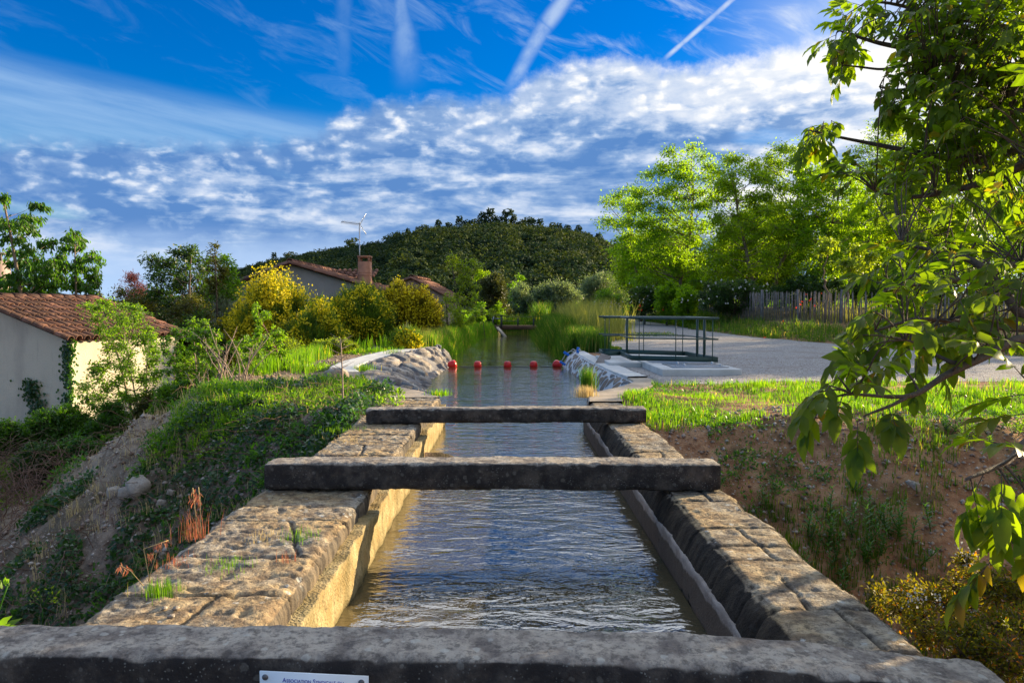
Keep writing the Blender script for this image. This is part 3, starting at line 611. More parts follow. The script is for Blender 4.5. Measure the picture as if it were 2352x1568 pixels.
# ---------------------------------------------------------------- stone channel walls
def wall(name, xi, xo, y0, y1, joints, seed, label, split=None, batter=0.0, dsc=1.0):
    """block-built wall: inner face xi, outer face xo, top z=0; joints = y of cross joints"""
    mb = MB(); st = 0.012
    sgn = 1 if xo > xi else -1; wd = abs(xo - xi)
    ny = int((y1 - y0) / st); ysg = np.linspace(y0, y1, ny)
    # the profile runs down the inner face, over the top and down the outer face
    nt = int(wd / st); ni = 26; no = 40
    s_in = np.linspace(-0.62, -0.012, ni); s_top = np.linspace(0, 1, nt); s_out = -0.012 - (np.linspace(0, 1, no) ** 1.6) * 3.2
    px_ = np.concatenate([np.zeros(ni), s_top * wd, np.full(no, wd)]); pz_ = np.concatenate([s_in, np.zeros(nt), s_out])
    nrx = np.concatenate([-np.ones(ni), np.zeros(nt), np.ones(no)]); nrz = np.concatenate([np.zeros(ni), np.ones(nt), np.zeros(no)])
    # round the two arrises
    PXg, YG = np.meshgrid(px_, ysg); PZg = np.meshgrid(pz_, ysg)[0]; NX = np.meshgrid(nrx, ysg)[0]; NZ = np.meshgrid(nrz, ysg)[0]
    e_in = np.exp(-((PXg) ** 2 + PZg ** 2) / 0.03 ** 2); e_out = np.exp(-((PXg - wd) ** 2 + PZg ** 2) / 0.035 ** 2)
    rag = fbm(YG, 0 * YG, seed, 5.0, 4)
    n1 = fbm(PXg + seed, YG, PZg, 3.0, 4); n2 = fbm(PXg + seed, YG, PZg * .5, 14.0, 4, .6); n3 = fbm(PXg, YG * 1.0 + seed, PZg, 40.0, 2)
    pit = np.clip(fbm(PXg * .8, YG * 1.4, PZg + seed, 17.0, 3, .55) - 0.56, 0, 1) * 2.6
    d = 0.014 * (n1 - .5) + 0.013 * (n2 - .5) + 0.010 * (n3 - .5) - 0.028 * pit * np.abs(NZ)
    # blocks: a slight step in height from one block to the next, open joints between
    jy = np.array(joints); bi = np.searchsorted(jy, YG + 0.02 * (fbm(PXg, YG * 0, seed, 5.0, 2) - .5))
    d = d + (vhash(bi, bi * 0 + int(seed), bi * 0) - .5) * 0.014
    d = d * dsc; JN = 0 * d
    for j in jy:
        dist = np.abs(YG - j - 0.05 * (fbm(PXg, 0 * PXg, j, 4.0, 3) - .5))
        d = d - 0.024 * dsc * np.exp(-(dist / 0.0085) ** 2) * np.where(PZg < -.8, 0.3, 1); JN = np.maximum(JN, np.exp(-(dist / 0.010) ** 2) * (0.35 + 0.65 * sst(fbm(PXg, YG, j, 6.0, 3), .3, .6)))
    if split is not None:
        for (ya, yb, xa, xb) in split:
            tt_ = np.clip((YG - ya) / (yb - ya), 0, 1); dist = np.abs(PXg - (xa + (xb - xa) * tt_) - 0.02 * (fbm(YG, 0 * YG, 4.0, 6.0, 2) - .5))
            on_ = (YG > ya) * (YG < yb) * (NZ > 0); d = d - 0.024 * dsc * np.exp(-(dist / 0.008) ** 2) * on_; JN = np.maximum(JN, np.exp(-(dist / 0.009) ** 2) * on_)
    xx = PXg + NX * d + e_in * (0.012 + 0.035 * (rag - .4)) - e_out * (0.02 + 0.06 * (rag - .35))
    zz = PZg + NZ * d - (e_in + e_out) * 0.014
    xx = xx - np.where(PXg > wd * .5, 1, 0) * (0.16 * (fbm(YG, 3.0 + 0 * YG, seed, 1.8, 3) - .45)) * sst(PXg, wd * .55, wd)
    xx = xx - batter * np.clip(-PZg, 0, .15) * (PXg < .001)
    mb.grid(xi + sgn * xx, YG, zz)
    o = mb.build(name, M['stone'], smooth=True); ca = o.data.color_attributes.new('joint', 'FLOAT_COLOR', 'POINT'); cc = np.repeat(JN.ravel()[:, None], 4, 1).astype(np.float32); ca.data.foreach_set('color', cc.ravel()); return o
jl = [1.5, 2.05, 2.72, 3.18, 3.66, 4.30, 4.62, 5.6, 6.25, 6.75, 7.3, 8.3, 9.0, 9.6]
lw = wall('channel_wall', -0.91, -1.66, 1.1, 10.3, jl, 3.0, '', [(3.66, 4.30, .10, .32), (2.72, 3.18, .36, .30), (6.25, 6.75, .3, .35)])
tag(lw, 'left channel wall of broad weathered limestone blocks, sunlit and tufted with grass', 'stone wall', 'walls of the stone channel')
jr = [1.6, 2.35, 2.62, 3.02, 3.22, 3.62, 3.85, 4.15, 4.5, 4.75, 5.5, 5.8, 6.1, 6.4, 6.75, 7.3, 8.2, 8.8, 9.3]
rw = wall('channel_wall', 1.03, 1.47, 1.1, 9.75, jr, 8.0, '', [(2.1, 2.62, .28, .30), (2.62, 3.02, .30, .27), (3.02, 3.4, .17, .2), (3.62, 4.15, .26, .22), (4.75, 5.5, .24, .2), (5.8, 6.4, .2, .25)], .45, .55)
tag(rw, 'right channel wall of narrow pitted blocks with cracks along its top', 'stone wall', 'walls of the stone channel')
# lining along the foot of each wall
def lining(xf, back, y0, y1, topz, ragamp, mat, par, amp=.045):
    ysg = np.linspace(y0, y1, int((y1 - y0) / .02)); nb = 22
    pr = np.concatenate([np.linspace(-0.62, 0, nb), np.linspace(0, 0, 6)]); px_ = np.concatenate([np.zeros(nb), np.linspace(0.01, abs(back - xf), 6)])
    PZ_, YG = np.meshgrid(pr, ysg); PXg = np.meshgrid(px_, ysg)[0]
    tz = topz + ragamp * (fbm(YG, 0 * YG, 2.2, 2.6, 4, .6) - .5)
    zz = np.where(PXg > 0, tz, -0.62 + (PZ_ + 0.62) / 0.62 * (tz + 0.62))
    sg = 1 if back > xf else -1
    dd = amp * (fbm(PZ_, YG, xf, 7.0, 4) - .5) + 0.01 * (fbm(PZ_, YG, xf, 40.0, 2) - .5)
    return part(MB().grid(xf + sg * (PXg + dd), YG, zz), 'lining', mat, par, True)
lining(-0.84, -0.94, 1.2, 10.25, -0.095, 0.12, M['lining'], lw)
lining(0.955, 1.0, 1.2, 9.7, -0.15, 0.06, M['lining2'], rw, .018)
rw.data.materials[0] = M['stone_shaded']

# ---------------------------------------------------------------- stone beams laid across the channel
def stonebeam(x0, x1, y0, y1, z0, z1, seed, label, bend=0.0, rot=0.0, drop=0.0):
    st = 0.014; L = x1 - x0; n = int(L / st); xs_ = np.linspace(0, 1, n)
    wd = y1 - y0; ht = z1 - z0
    k1, k2 = max(6, int(ht / st)), max(6, int(wd / st)); R_ = 0.018
    ring = []                                              # front face, top, back, bottom
    for i in range(k1): ring.append((0, i / k1 * ht, -1, 0))
    for i in range(k2): ring.append((i / k2 * wd, ht, 0, 1))
    for i in range(k1): ring.append((wd, ht - i / k1 * ht, 1, 0))
    for i in range(k2): ring.append((wd - i / k2 * wd, 0, 0, -1))
    ring.append(ring[0]); ring = np.array(ring)
    XG = np.repeat((x0 + xs_ * L)[:, None], len(ring), 1); YG = np.repeat(ring[None, :, 0], n, 0) + 0.0; ZG = np.repeat(ring[None, :, 1], n, 0) + 0.0
    NYg = np.repeat(ring[None, :, 2], n, 0); NZg = np.repeat(ring[None, :, 3], n, 0)
    # round edges
    for (cy, cz) in ((0, ht), (wd, ht), (0, 0), (wd, 0)):
        e = np.exp(-((YG - cy) ** 2 + (ZG - cz) ** 2) / R_ ** 2) * (0.006 + 0.030 * np.clip(fbm(XG, YG * 0, seed + cy + cz, 11.0, 4, .6) - .42, 0, 1))
        YG = YG + np.sign(wd / 2 - cy) * e; ZG = ZG + np.sign(ht / 2 - cz) * e
    d = 0.020 * (fbm(XG, YG, ZG + seed, 4.0, 4) - .5) + 0.014 * (fbm(XG, YG, ZG + seed, 22.0, 4, .6) - .5) + 0.005 * (fbm(XG, YG, ZG, 60.0, 2) - .5)
    YG = YG + NYg * d; ZG = ZG + NZg * d
    te = np.minimum(xs_, 1 - xs_) * L; sh = (np.exp(-te / 0.02) * 0.06)[:, None]       # soften the ends
    YG = YG + (wd / 2 - YG) * sh; ZG = ZG + (ht / 2 - ZG) * sh
    ZG = ZG - drop * sst(xs_, .72, 1.0)[:, None] ** 1.5
    t_ = (xs_[:, None] * 2 - 1); YG = YG + y0 + rot * t_ * L / 2; ZG = ZG + z0 - bend * t_ ** 2
    mb = MB().grid(XG, YG, ZG); m = len(ring) - 1
    for e in (0, n - 1):
        idx = np.arange(m) + e * (m + 1); vv = np.stack([XG, YG, ZG], -1).reshape(-1, 3)[idx]; c = vv.mean(0)
        base = mb.n; k = 4                                   # concentric end cap
        allv = np.concatenate([c + (vv - c) * (1 - q / k) + np.array([(1 if e else -1) * 0.0, 0, 0]) for q in range(k + 1)])
        qd = [[a * m + b, a * m + (b + 1) % m, (a + 1) * m + (b + 1) % m, (a + 1) * m + b] for a in range(k) for b in range(m)]
        mb.add(allv, qd)
    o = mb.build('stone_beam', M['beam'], smooth=True)
    tag(o, label, 'stone beam', 'stone beams across the channel'); return o
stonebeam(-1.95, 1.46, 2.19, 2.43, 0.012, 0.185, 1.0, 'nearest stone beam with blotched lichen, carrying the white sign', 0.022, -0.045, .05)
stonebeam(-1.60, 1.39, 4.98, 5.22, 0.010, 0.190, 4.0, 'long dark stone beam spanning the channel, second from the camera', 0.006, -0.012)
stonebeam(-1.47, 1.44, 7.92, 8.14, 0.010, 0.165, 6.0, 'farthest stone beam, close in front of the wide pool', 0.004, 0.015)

# sign plate on the front of the nearest beam
sy = 2.168
sg = empty('sign', (-0.56, sy, 0.1)); tag(sg, 'white plate with blue lettering screwed to the front of the nearest stone beam', 'sign')
a = at(596, 1541, y=sy); b = at(846, 1553, y=sy)
mb = MB(); v = []
mb.add([[a[0], sy, a[2]], [b[0], sy, b[2]], [b[0] + .002, sy, b[2] - .2], [a[0] + .002, sy, a[2] - .2], [a[0], sy + .006, a[2]], [b[0], sy + .006, b[2]], [b[0], sy + .006, b[2] - .2], [a[0], sy + .006, a[2] - .2]],
       [[0, 1, 2, 3], [4, 7, 6, 5], [0, 4, 5, 1], [1, 5, 6, 2], [2, 6, 7, 3], [3, 7, 4, 0]])
part(mb, 'plate', M['signplate'], sg)
for px, py in ((609, 1554), (830, 1566)):
    p_ = at(px, py, y=sy); mb = MB(); mb.lathe([(0, .004), (.004, .0038), (.0075, .002), (.009, 0)], k=14); v_ = mb.v[0]
    mb.v[0] = np.stack([v_[:, 0] + p_[0], sy - .001 - v_[:, 2], v_[:, 1] + p_[2]], 1); part(mb, 'screw', M['screw'], sg, True)
def text(body, px, py, w_px, par, caps=1.0, hgt=0.0):
    cu = bpy.data.curves.new('lettering', 'FONT'); cu.body = body; cu.align_x = 'LEFT'; cu.extrude = 0.0006; cu.offset = 0.0006
    tmp = bpy.data.objects.new('tmp', cu); C.objects.link(tmp); bpy.context.view_layer.update()
    me = bpy.data.meshes.new_from_object(tmp.evaluated_get(bpy.context.evaluated_depsgraph_get())); bpy.data.objects.remove(tmp)
    return me
def word(parts, x0px, y0px, x1px, y1px, par):            # small capitals: list of (text, size)
    vs, fs, xo = [], [], 0.0
    out = MB(); 
    for s_, k in parts:
        if s_ == ' ': xo += 0.28; continue
        me = text(s_, 0, 0, 0, par); co = np.empty(len(me.vertices) * 3); me.vertices.foreach_get('co', co); co = co.reshape(-1, 3)
        co = co * [k * .92, k, 1]; wd = co[:, 0].max(); co[:, 0] += xo; xo += wd + 0.05
        me.calc_loop_triangles(); tr_ = np.array([list(t.vertices) for t in me.loop_triangles]); out.add(co, None, tr_)
    A = at(x0px, y0px, y=sy); B = at(x1px, y1px, y=sy); W_ = B[0] - A[0]; k = W_ / xo; sl = (B[2] - A[2]) / W_
    for i, v_ in enumerate(out.v): out.v[i] = np.stack([A[0] + v_[:, 0] * k, np.full(len(v_), sy - .0012) - v_[:, 2] * .5, A[2] + v_[:, 1] * k * 1.05 + v_[:, 0] * k * sl], 1)
    return part(out, 'lettering', M['signtext'], par)
word([('A', 1), ('SSOCIATION', .76), (' ', 0), ('S', 1), ('YNDICALE', .76), (' ', 0), ('DU', .76)], 649, 1565, 790, 1572, sg)

# ---------------------------------------------------------------- masonry aprons, copings
def loft(B, T_, nu, nv, cell, amp, seed, bulge=0.12):
    B = np.array(B, float); T_ = np.array(T_, float); nb = len(B)
    L = np.concatenate([[0], np.cumsum(np.linalg.norm(np.diff(T_, axis=0), axis=1))]); u = np.linspace(0, L[-1], nu)
    def cr(Q): 
        q = np.stack([np.interp(u, L, Q[:, k]) for k in range(3)], 1)
        ker = np.ones(9) / 9; pad = np.pad(q, ((4, 4), (0, 0)), 'edge'); 
        q2 = np.stack([np.convolve(pad[:, k], ker, 'valid') for k in range(3)], 1); q2[0] = q[0]; q2[-1] = q[-1]; return q2
    b = cr(B); t_ = cr(T_); vv = np.linspace(0, 1, nv)
    P_ = b[:, None] * (1 - vv)[None, :, None] + t_[:, None] * vv[None, :, None]
    P_[:, :, 2] += bulge * np.sin(vv * math.pi)[None]
    hgt = np.linalg.norm(t_ - b, axis=1).mean()
    uu, v2 = np.meshgrid(u, vv * hgt, indexing='ij'); q = np.stack([uu.ravel() + .09 * fbm(uu.ravel(), v2.ravel(), seed, 4, 3), v2.ravel() + .09 * fbm(uu.ravel(), v2.ravel(), seed + 5, 4, 3)], 1)
    r_ = np.random.default_rng(int(seed)); gx, gy = np.meshgrid(np.arange(-1, u[-1] / cell + 2), np.arange(-1, hgt / cell + 2)); S_ = (np.stack([gx.ravel(), gy.ravel()], 1) + r_.uniform(.1, .9, (gx.size, 2))) * cell
    dd = np.linalg.norm(q[:, None] - S_[None], axis=2); o_ = np.argsort(dd, 1)[:, :2]; f1 = np.take_along_axis(dd, o_[:, :1], 1)[:, 0]; f2 = np.take_along_axis(dd, o_[:, 1:2], 1)[:, 0]
    idr = r_.uniform(0, 1, len(S_))[o_[:, 0]]
    msk = sst(f2 - f1, cell * .10, cell * .30) * (r_.uniform(0, 1, len(S_)) < .86)[o_[:, 0]]
    msk = msk.reshape(nu, nv) * sst(vv, .96, .86)[None]; idr = idr.reshape(nu, nv)
    dP = np.gradient(P_, axis=0); dQ = np.gradient(P_, axis=1); N_ = nrm(np.cross(dP, dQ)); N_ = N_ * np.sign(N_[:, :, 2:3])
    nz = fbm(P_[..., 0], P_[..., 1], P_[..., 2] + seed, 7.0, 4) - .5
    P_ = P_ + N_ * (amp * msk * (0.6 + 0.8 * idr) + amp * .9 * nz)[..., None]
    mb = MB().grid(P_[..., 0], P_[..., 1], P_[..., 2]); return mb, msk.ravel(), idr.ravel()
def stoneattr(o, msk, idr):
    at_ = o.data.color_attributes.new('stone', 'FLOAT_COLOR', 'POINT'); c = np.stack([msk, idr, 0 * msk, 0 * msk + 1], 1).astype(np.float32); at_.data.foreach_set('color', c.ravel())
def strip(inner, outer, z, thick, n=80, seed=0.0):
    inner = np.array(inner, float); outer = np.array(outer, float); q = np.linspace(0, 1, len(inner)); u = np.linspace(0, 1, n)
    a = np.stack([np.interp(u, q, inner[:, k]) for k in (0, 1)], 1); b = np.stack([np.interp(u, q, outer[:, k]) for k in (0, 1)], 1)
    ker = np.ones(9) / 9
    for arr in (a, b):
        for k in (0, 1): pad = np.pad(arr[:, k], 4, 'edge'); s_ = np.convolve(pad, ker, 'valid'); s_[0] = arr[0, k]; s_[-1] = arr[-1, k]; arr[:, k] = s_
    nw = 14; pr = [(0, -thick), (0, -.015), (0.012, 0)] + [(t_, 0) for t_ in np.linspace(.05, .95, nw)] + [(.988, 0), (1, -.015), (1, -thick)]
    XX = np.stack([a[:, 0] + (b[:, 0] - a[:, 0]) * p_[0] for p_ in pr], 1); YY = np.stack([a[:, 1] + (b[:, 1] - a[:, 1]) * p_[0] for p_ in pr], 1)
    ZZ = np.stack([np.full(n, z + p_[1]) for p_ in pr], 1) + 0.02 * (fbm(XX, YY, seed, 3.0, 4) - .5); XX = XX + .02 * (fbm(XX, YY, seed + 3, 6.0, 3) - .5)
    return MB().grid(XX, YY, ZZ)
# right bank: curved tan coping then the pale mortared apron
ti = [(1.02, 9.72), (1.13, 10.7), (1.58, 11.35), (1.92, 12.0), (2.06, 12.5), (2.02, 13.0)]
to = [(1.47, 9.72), (1.55, 10.5), (1.95, 11.1), (2.28, 11.9), (2.40, 12.6), (2.38, 13.1)]
o = strip(ti, to, 0.022, 0.5, 80, 1.0).build('coping', M['oldconcrete'], smooth=True); tag(o, 'tan concrete coping curving right from the end of the channel wall beside the grass', 'coping', 'curved concrete copings')
T_ = [(1.06, 9.9, .0), (1.15, 10.7, .0), (1.60, 11.35, .0), (1.94, 12.0, 0), (2.08, 12.5, 0), (2.04, 13.0, .01), (1.93, 14.2, .02), (1.84, 16.4, .03), (1.80, 18.4, .04), (1.78, 20.6, .05)]
B_ = [(0.98, 9.9, -.6), (1.06, 10.8, -.6), (1.28, 11.7, -.6), (1.50, 12.4, -.6), (1.62, 12.9, -.6), (1.62, 13.4, -.6), (1.62, 14.4, -.6), (1.52, 16.6, -.6), (1.42, 18.4, -.6), (1.34, 20.6, -.6)]
ap = empty('stone_apron', (1.8, 13, 0)); tag(ap, 'bluish white mortared stone apron curving along the right bank below the steel railing', 'masonry', 'stone lined banks of the pool')
mb, mk, idr = loft(B_, T_, 420, 44, .30, .020, 21, .10); o = part(mb, 'stone_facing', M['masonry_r'], ap, True); stoneattr(o, mk, idr)
part(strip([(2.02, 12.95), (1.92, 14.2), (1.83, 16.4), (1.79, 18.4), (1.77, 20.7)], [(2.38, 13.05), (2.30, 14.2), (2.22, 16.4), (2.1, 18.4), (2.05, 20.7)], 0.045, 0.2, 90, 4.0), 'concrete_top', M['concrete'], ap, True)
# left bank
ti = [(-0.92, 10.25), (-1.2, 10.9), (-1.7, 11.75), (-2.25, 12.7), (-2.6, 13.3)]
to = [(-1.62, 10.2), (-1.75, 10.6), (-2.2, 11.3), (-2.7, 12.2), (-3.05, 13.0)]
o = strip(ti, to, 0.012, 0.5, 80, 7.0).build('coping', M['oldconcrete'], smooth=True); tag(o, 'brown concrete coping curving left from the channel wall, half under low weeds', 'coping', 'curved concrete copings')
T_ = [(-1.0, 10.3, -.01), (-1.22, 10.95, -.01), (-1.72, 11.8, -.01), (-2.27, 12.75, -.01), (-2.62, 13.5, .0), (-2.95, 14.6, .03), (-2.95, 16.2, .08), (-2.75, 18.5, .1), (-2.45, 20.5, .1), (-2.15, 22.3, .08)]
B_ = [(-0.92, 10.3, -.6), (-1.05, 11.2, -.6), (-1.15, 12.2, -.6), (-1.25, 13.2, -.6), (-1.32, 14.0, -.6), (-1.38, 15.0, -.6), (-1.42, 16.6, -.6), (-1.45, 18.5, -.6), (-1.46, 20.5, -.6), (-1.50, 22.3, -.6)]
al = empty('stone_apron', (-2.4, 15, 0)); tag(al, 'rough left bank apron of large stones smeared with grey and white cement', 'masonry', 'stone lined banks of the pool')
mb, mk, idr = loft(B_, T_, 520, 64, .42, .075, 33, .16); o = part(mb, 'stone_facing', M['masonry_l'], al, True); stoneattr(o, mk, idr)
part(strip([(-2.62, 13.5), (-2.95, 14.6), (-2.95, 16.2), (-2.75, 18.5), (-2.45, 20.5), (-2.12, 22.4)], [(-2.95, 13.4), (-3.4, 14.5), (-3.5, 16.3), (-3.4, 18.5), (-3.2, 20.5), (-3.0, 22.4)], 0.085, 0.7, 120, 11.0), 'concrete_top', M['concrete'], al, True)
# end faces where the aprons stop upstream
part(MB().add([(-2.60, 13.47, -.6), (-2.97, 13.37, -.6), (-2.97, 13.37, .083), (-2.60, 13.47, .083)], [[0, 1, 2, 3]]), 'end_face', M['concrete'], al)
part(MB().add([(-1.5, 22.3, -.6), (-2.15, 22.3, .08), (-3.0, 22.4, .08), (-3.0, 22.4, -.6)], [[0, 1, 2, 3]]), 'end_face', M['concrete'], al)
part(MB().add([(1.34, 20.6, -.6), (1.78, 20.6, .05), (2.05, 20.7, .05), (2.05, 20.7, -.6)], [[0, 1, 2, 3]]), 'end_face', M['concrete'], ap)

# ---------------------------------------------------------------- red floats and their line
bx = [1038, 1097, 1165.5, 1225.5, 1280]
blab = ['leftmost red float, tilted against the rope by the left stone bank', 'second red float from the left, above its own red reflection', 'middle red float of the five, with a small white mark on top', 'fourth red float from the left, between the middle float and the tilted right end one', 'rightmost red float, tilted and tied to the pale rope on the right bank']
bpos = []
for i, px in enumerate(bx):
    p_ = at(px, 845, z=ZW + 0.0); p_ = np.array([at(px, 845, y=20.2)[0], 20.2 if i not in (0, 4) else 20.3, ZW + .062]); bpos.append(p_)
    t_ = empty('float', p_); tag(t_, blab[i], 'float', 'red floats strung across the canal')
    R_ = .098 if i not in (0, 4) else .115; hh = R_
    prof = [(0, -hh), (R_ * .45, -hh * .97), (R_ * .78, -hh * .82), (R_ * .97, -hh * .45), (R_ * 1.0, 0), (R_ * .97, hh * .45), (R_ * .80, hh * .82), (R_ * .5, hh * .98), (R_ * .2, hh * 1.03), (0, hh * 1.03)]
    mb = MB().lathe(prof, k=28); o = mb.build('body', M['red'], t_, True)
    if i in (0, 4): o.rotation_euler = (0, math.radians(70 if i == 0 else -62), 0)
    for s_ in (-1, 1): MB().tube([(s_ * R_ * .93, 0, -.035), (s_ * R_ * 1.18, 0, -.04)], [.018, .012], 8).build('eyelet', M['red'], t_, True)
    if i == 2: MB().box((0, -.055, hh * .96), (.03, .035, .02)).build('white_mark', M['white_fl'], t_)
mb = MB()
ends = [np.array([-1.50, 20.4, -.12])] + bpos + [np.array([1.52, 20.3, -.1])]
for a, b in zip(ends[1:-2], ends[2:-1]):
    tt_ = np.linspace(0, 1, 14)[:, None]; q = a * (1 - tt_) + b * tt_; q[:, 2] = ZW + .012 + .03 * np.abs(2 * tt_[:, 0] - 1) ** 3; q[:, 1] += .05 * np.sin(tt_[:, 0] * 6.28); mb.tube(q, .009, 5)
tag(mb.build('float_line', M['rope_dark'], None, True), 'dark wet line joining the red floats at the water surface', 'rope')
mb = MB(); q = [bpos[4] + [.09, 0, .03], at(1290, 829, y=20.2), at(1300, 812, y=20.0), at(1311, 806, y=20.0), at(1320, 808, y=19.8), at(1329, 800, y=19.7), at(1334, 804, y=19.6)]
mb.tube(q, .012, 6); mb.tube([at(1311, 806, y=20.0), at(1316, 801, y=19.9), at(1324, 806, y=19.8), at(1331, 803, y=19.6)], .010, 6)
tag(mb.build('rope', M['rope'], None, True), 'pale rope running from the right end float up onto the stone apron', 'rope')
mb = MB(); mb.tube([bpos[0] + [-.09, 0, .03], at(1015, 815, y=20.6), at(1003, 793, y=21.5)], .010, 6); tag(mb.build('rope', M['rope'], None, True), 'pale rope running from the left end float up the reedy left bank', 'rope')
for (px, py, yy_, d_, lab) in ((1301, 812, 19.9, (.17, .04, .07), 'blue strap wrapped on the pale rope near the water'), (1327.5, 804, 19.7, (.07, .06, .15), 'upright blue strap at the top end of the pale rope'), (1292.5, 834, 19.9, (.18, .04, .06), 'lowest blue strap, on the stones beside the right end float')):
    p_ = at(px, py, y=yy_); o = MB().box((0, 0, 0), d_).build('blue_strap', M['blue']); o.location = p_; o.rotation_euler = (0, math.radians(32) if d_[0] > .1 else .1, .1); bevel(o, .012, 2); tag(o, lab, 'strap', 'blue straps on the right apron')

# ---------------------------------------------------------------- concrete pit cover and green steel railing
sl = empty('concrete_slab', (3.4, 15.5, 0)); tag(sl, 'low pale concrete slab with a steel grating, under the front of the green railing', 'concrete slab')
def prism(poly, z0, z1, name, mat, par, bw=.012):
    n = len(poly); v = [(x, y, z0) for x, y in poly] + [(x, y, z1) for x, y in poly]
    me = bpy.data.meshes.new(name); me.from_pydata([tuple(k) for k in v], [], [list(range(n))[::-1], list(range(n, 2 * n))] + [[i, (i + 1) % n, n + (i + 1) % n, n + i] for i in range(n)])
    me.materials.append(mat); o = bpy.data.objects.new(name, me); C.objects.link(o); o.parent = par
    if par.type == 'EMPTY': o.location = -par.location
    bevel(o, bw, 2); return o
GR = (2.98, 13.85, 3.98, 14.75)
prism([(2.72, 13.5), (4.13, 13.5), (4.13, 18), (2.72, 18)], -.3, .125, 'slab', M['concrete'], sl)
prism([(2.05, 15.55), (2.715, 15.55), (2.715, 18), (2.05, 18)], -.3, .10, 'side_slab', M['concrete'], sl)
mb = MB()
for k in range(26): mb.box((GR[0] + .02 + k * (GR[2] - GR[0]) / 26, (GR[1] + GR[3]) / 2, .134), (.012, GR[3] - GR[1], .012))
for y_ in (GR[1], GR[3]): mb.box(((GR[0] + GR[2]) / 2, y_, .136), (GR[2] - GR[0] + .04, .02, .016))
part(mb, 'grating', M['steel'], sl)
o = part(MB().box(((GR[0] + GR[2]) / 2, (GR[1] + GR[3]) / 2, .1265), (GR[2] - GR[0], GR[3] - GR[1], .002)), 'pit', M['slot'], sl)
for y_ in (13.98, 14.55): 
    mb = MB(); mb.tube([(2.95, y_, .165), (4.02, y_, .165)], .009, 6)
    for x_ in (3.22, 3.88): mb.lathe([(0, .05), (.02, .045), (.028, .025), (.02, .005), (.03, 0)], (x_, y_, .14), 12)
    part(mb, 'locking_bar', M['steel'], sl, True)
mb = MB()
for k in range(40): mb.box((2.85 + k * .028, 16.0, .132), (.008, 1.9, .010))
part(mb, 'walkway_grating', M['steel'], sl)
rl = empty('railing', (3.1, 16, .13)); tag(rl, 'dark green steel guard railing around the concrete slab beside the gravel', 'railing')
A_, B2, C2, D2, E2, F2 = (4.07, 14.86), (2.49, 15.4), (2.49, 17.0), (2.10, 16.95), (2.14, 18.0), (3.88, 16.7)
F2 = (3.90, 16.9)
poly = [A_, B2, C2, D2, E2, F2, A_]
mb = MB()
for p_, q_ in zip(poly[:-1], poly[1:]): mb.beam((*p_, .205), (*q_, .205), .012, .10)
part(mb, 'kick_plate', M['steel_green'], rl)
def railp(z, r, name, pl, sx=1.0):
    q = np.array([(x, y, z) for x, y in pl]); mb_ = MB()
    for i in range(len(q) - 1): mb_.tube(np.linspace(q[i], q[i + 1], 3), r, 8)
    for k in q: mb_.lathe([(0, r), (r * .7, r * .7), (r, 0), (r * .7, -r * .7), (0, -r)], k, 8)
    return part(mb_, name, M['steel_green'], rl, True)
railp(1.005, .024, 'top_rail', [A_, B2, C2, D2]); railp(1.005, .022, 'top_rail', [E2, F2, A_])
railp(0.60, .014, 'mid_rail', [A_, B2, C2, D2]); railp(.60, .014, 'mid_rail', [E2, F2, A_])
lerp = lambda p, q, t: (p[0] + (q[0] - p[0]) * t, p[1] + (q[1] - p[1]) * t)
def xat(p, q, px):                                       # where along an edge a post stands
    for t in np.linspace(0, 1, 200):
        k = lerp(p, q, t)
        if abs(1167 + 1764 * k[0] / k[1] - px) < 1.3: return k
    return lerp(p, q, .5)
for px, e in ((1441, (E2, F2)), (1603.5, (F2, A_)), (1620, (F2, A_))):
    k = xat(*e, px); part(MB().box((k[0], k[1], .56), (.045, .045, .86)), 'post', M['steel_green'], rl)
for px, e in ((1391, (D2, C2)), (1400.5, (E2, F2)), (1468, (A_, B2)), (1480, (E2, F2)), (1552, (A_, B2)), (1569.5, (E2, F2)), (1637, (A_, B2))):
    k = xat(*e, px); part(MB().tube([(k[0], k[1], .16), (k[0], k[1], 1.0)], .0095, 6), 'baluster', M['steel_green'], rl)
o = prism([(1.53, 15.45), (1.72, 15.3), (2.22, 16.55), (2.03, 16.7)], -.02, .02, 'plank', M['wood_grey'], empty('tmpx'), .004)
pe = o.parent; o.parent = None; bpy.data.objects.remove(pe); me = o.data
for v_ in me.vertices:
    k = (v_.co.y - 15.4) / 1.2; v_.co.z += -.30 + k * .47
tag(o, 'grey plank leaning on the right apron from the slab down towards the water', 'plank')

# ---------------------------------------------------------------- footbridge and sluice frame upstream
fb = empty('footbridge', (.9, 47, .1)); tag(fb, 'small brown footbridge deck over the canal far upstream among the reeds', 'footbridge')
part(MB().box((.95, 47.4, .02), (4.2, 1.4, .24)), 'deck', M['brown_concrete'], fb)
for px in (1189.4, 1225.6):
    x_ = (px - 1167) / 1764 * 46.75; part(MB().box((x_, 46.75, .35), (.09, .05, .5)), 'post', M['dark_metal'], fb)
part(MB().tube([(-.4, 46.75, .69), (1.9, 46.75, .69)], .015, 5).tube([(-.4, 46.75, .43), (.6, 46.75, .42)], .015, 5), 'handrail', M['dark_metal'], fb)
sf = empty('sluice_frame', (-.65, 46.5, .1)); tag(sf, 'dark sluice gate frame standing on the left bank beside the footbridge', 'sluice gate')
for px in (1131.7, 1151.7):
    x_ = (px - 1167) / 1764 * 46.5; part(MB().box((x_, 46.5, .4), (.12, .1, .75)), 'post', M['dark_metal'], sf)
part(MB().box((-.67, 46.5, .77), (.85, .12, .09)), 'crossbar', M['dark_metal'], sf); part(MB().box((-.67, 46.5, .58), (.5, .05, .05)).box((-.9, 46.42, .55), (.06, .04, .4), ry=.25), 'gate_stem', M['steel'], sf)
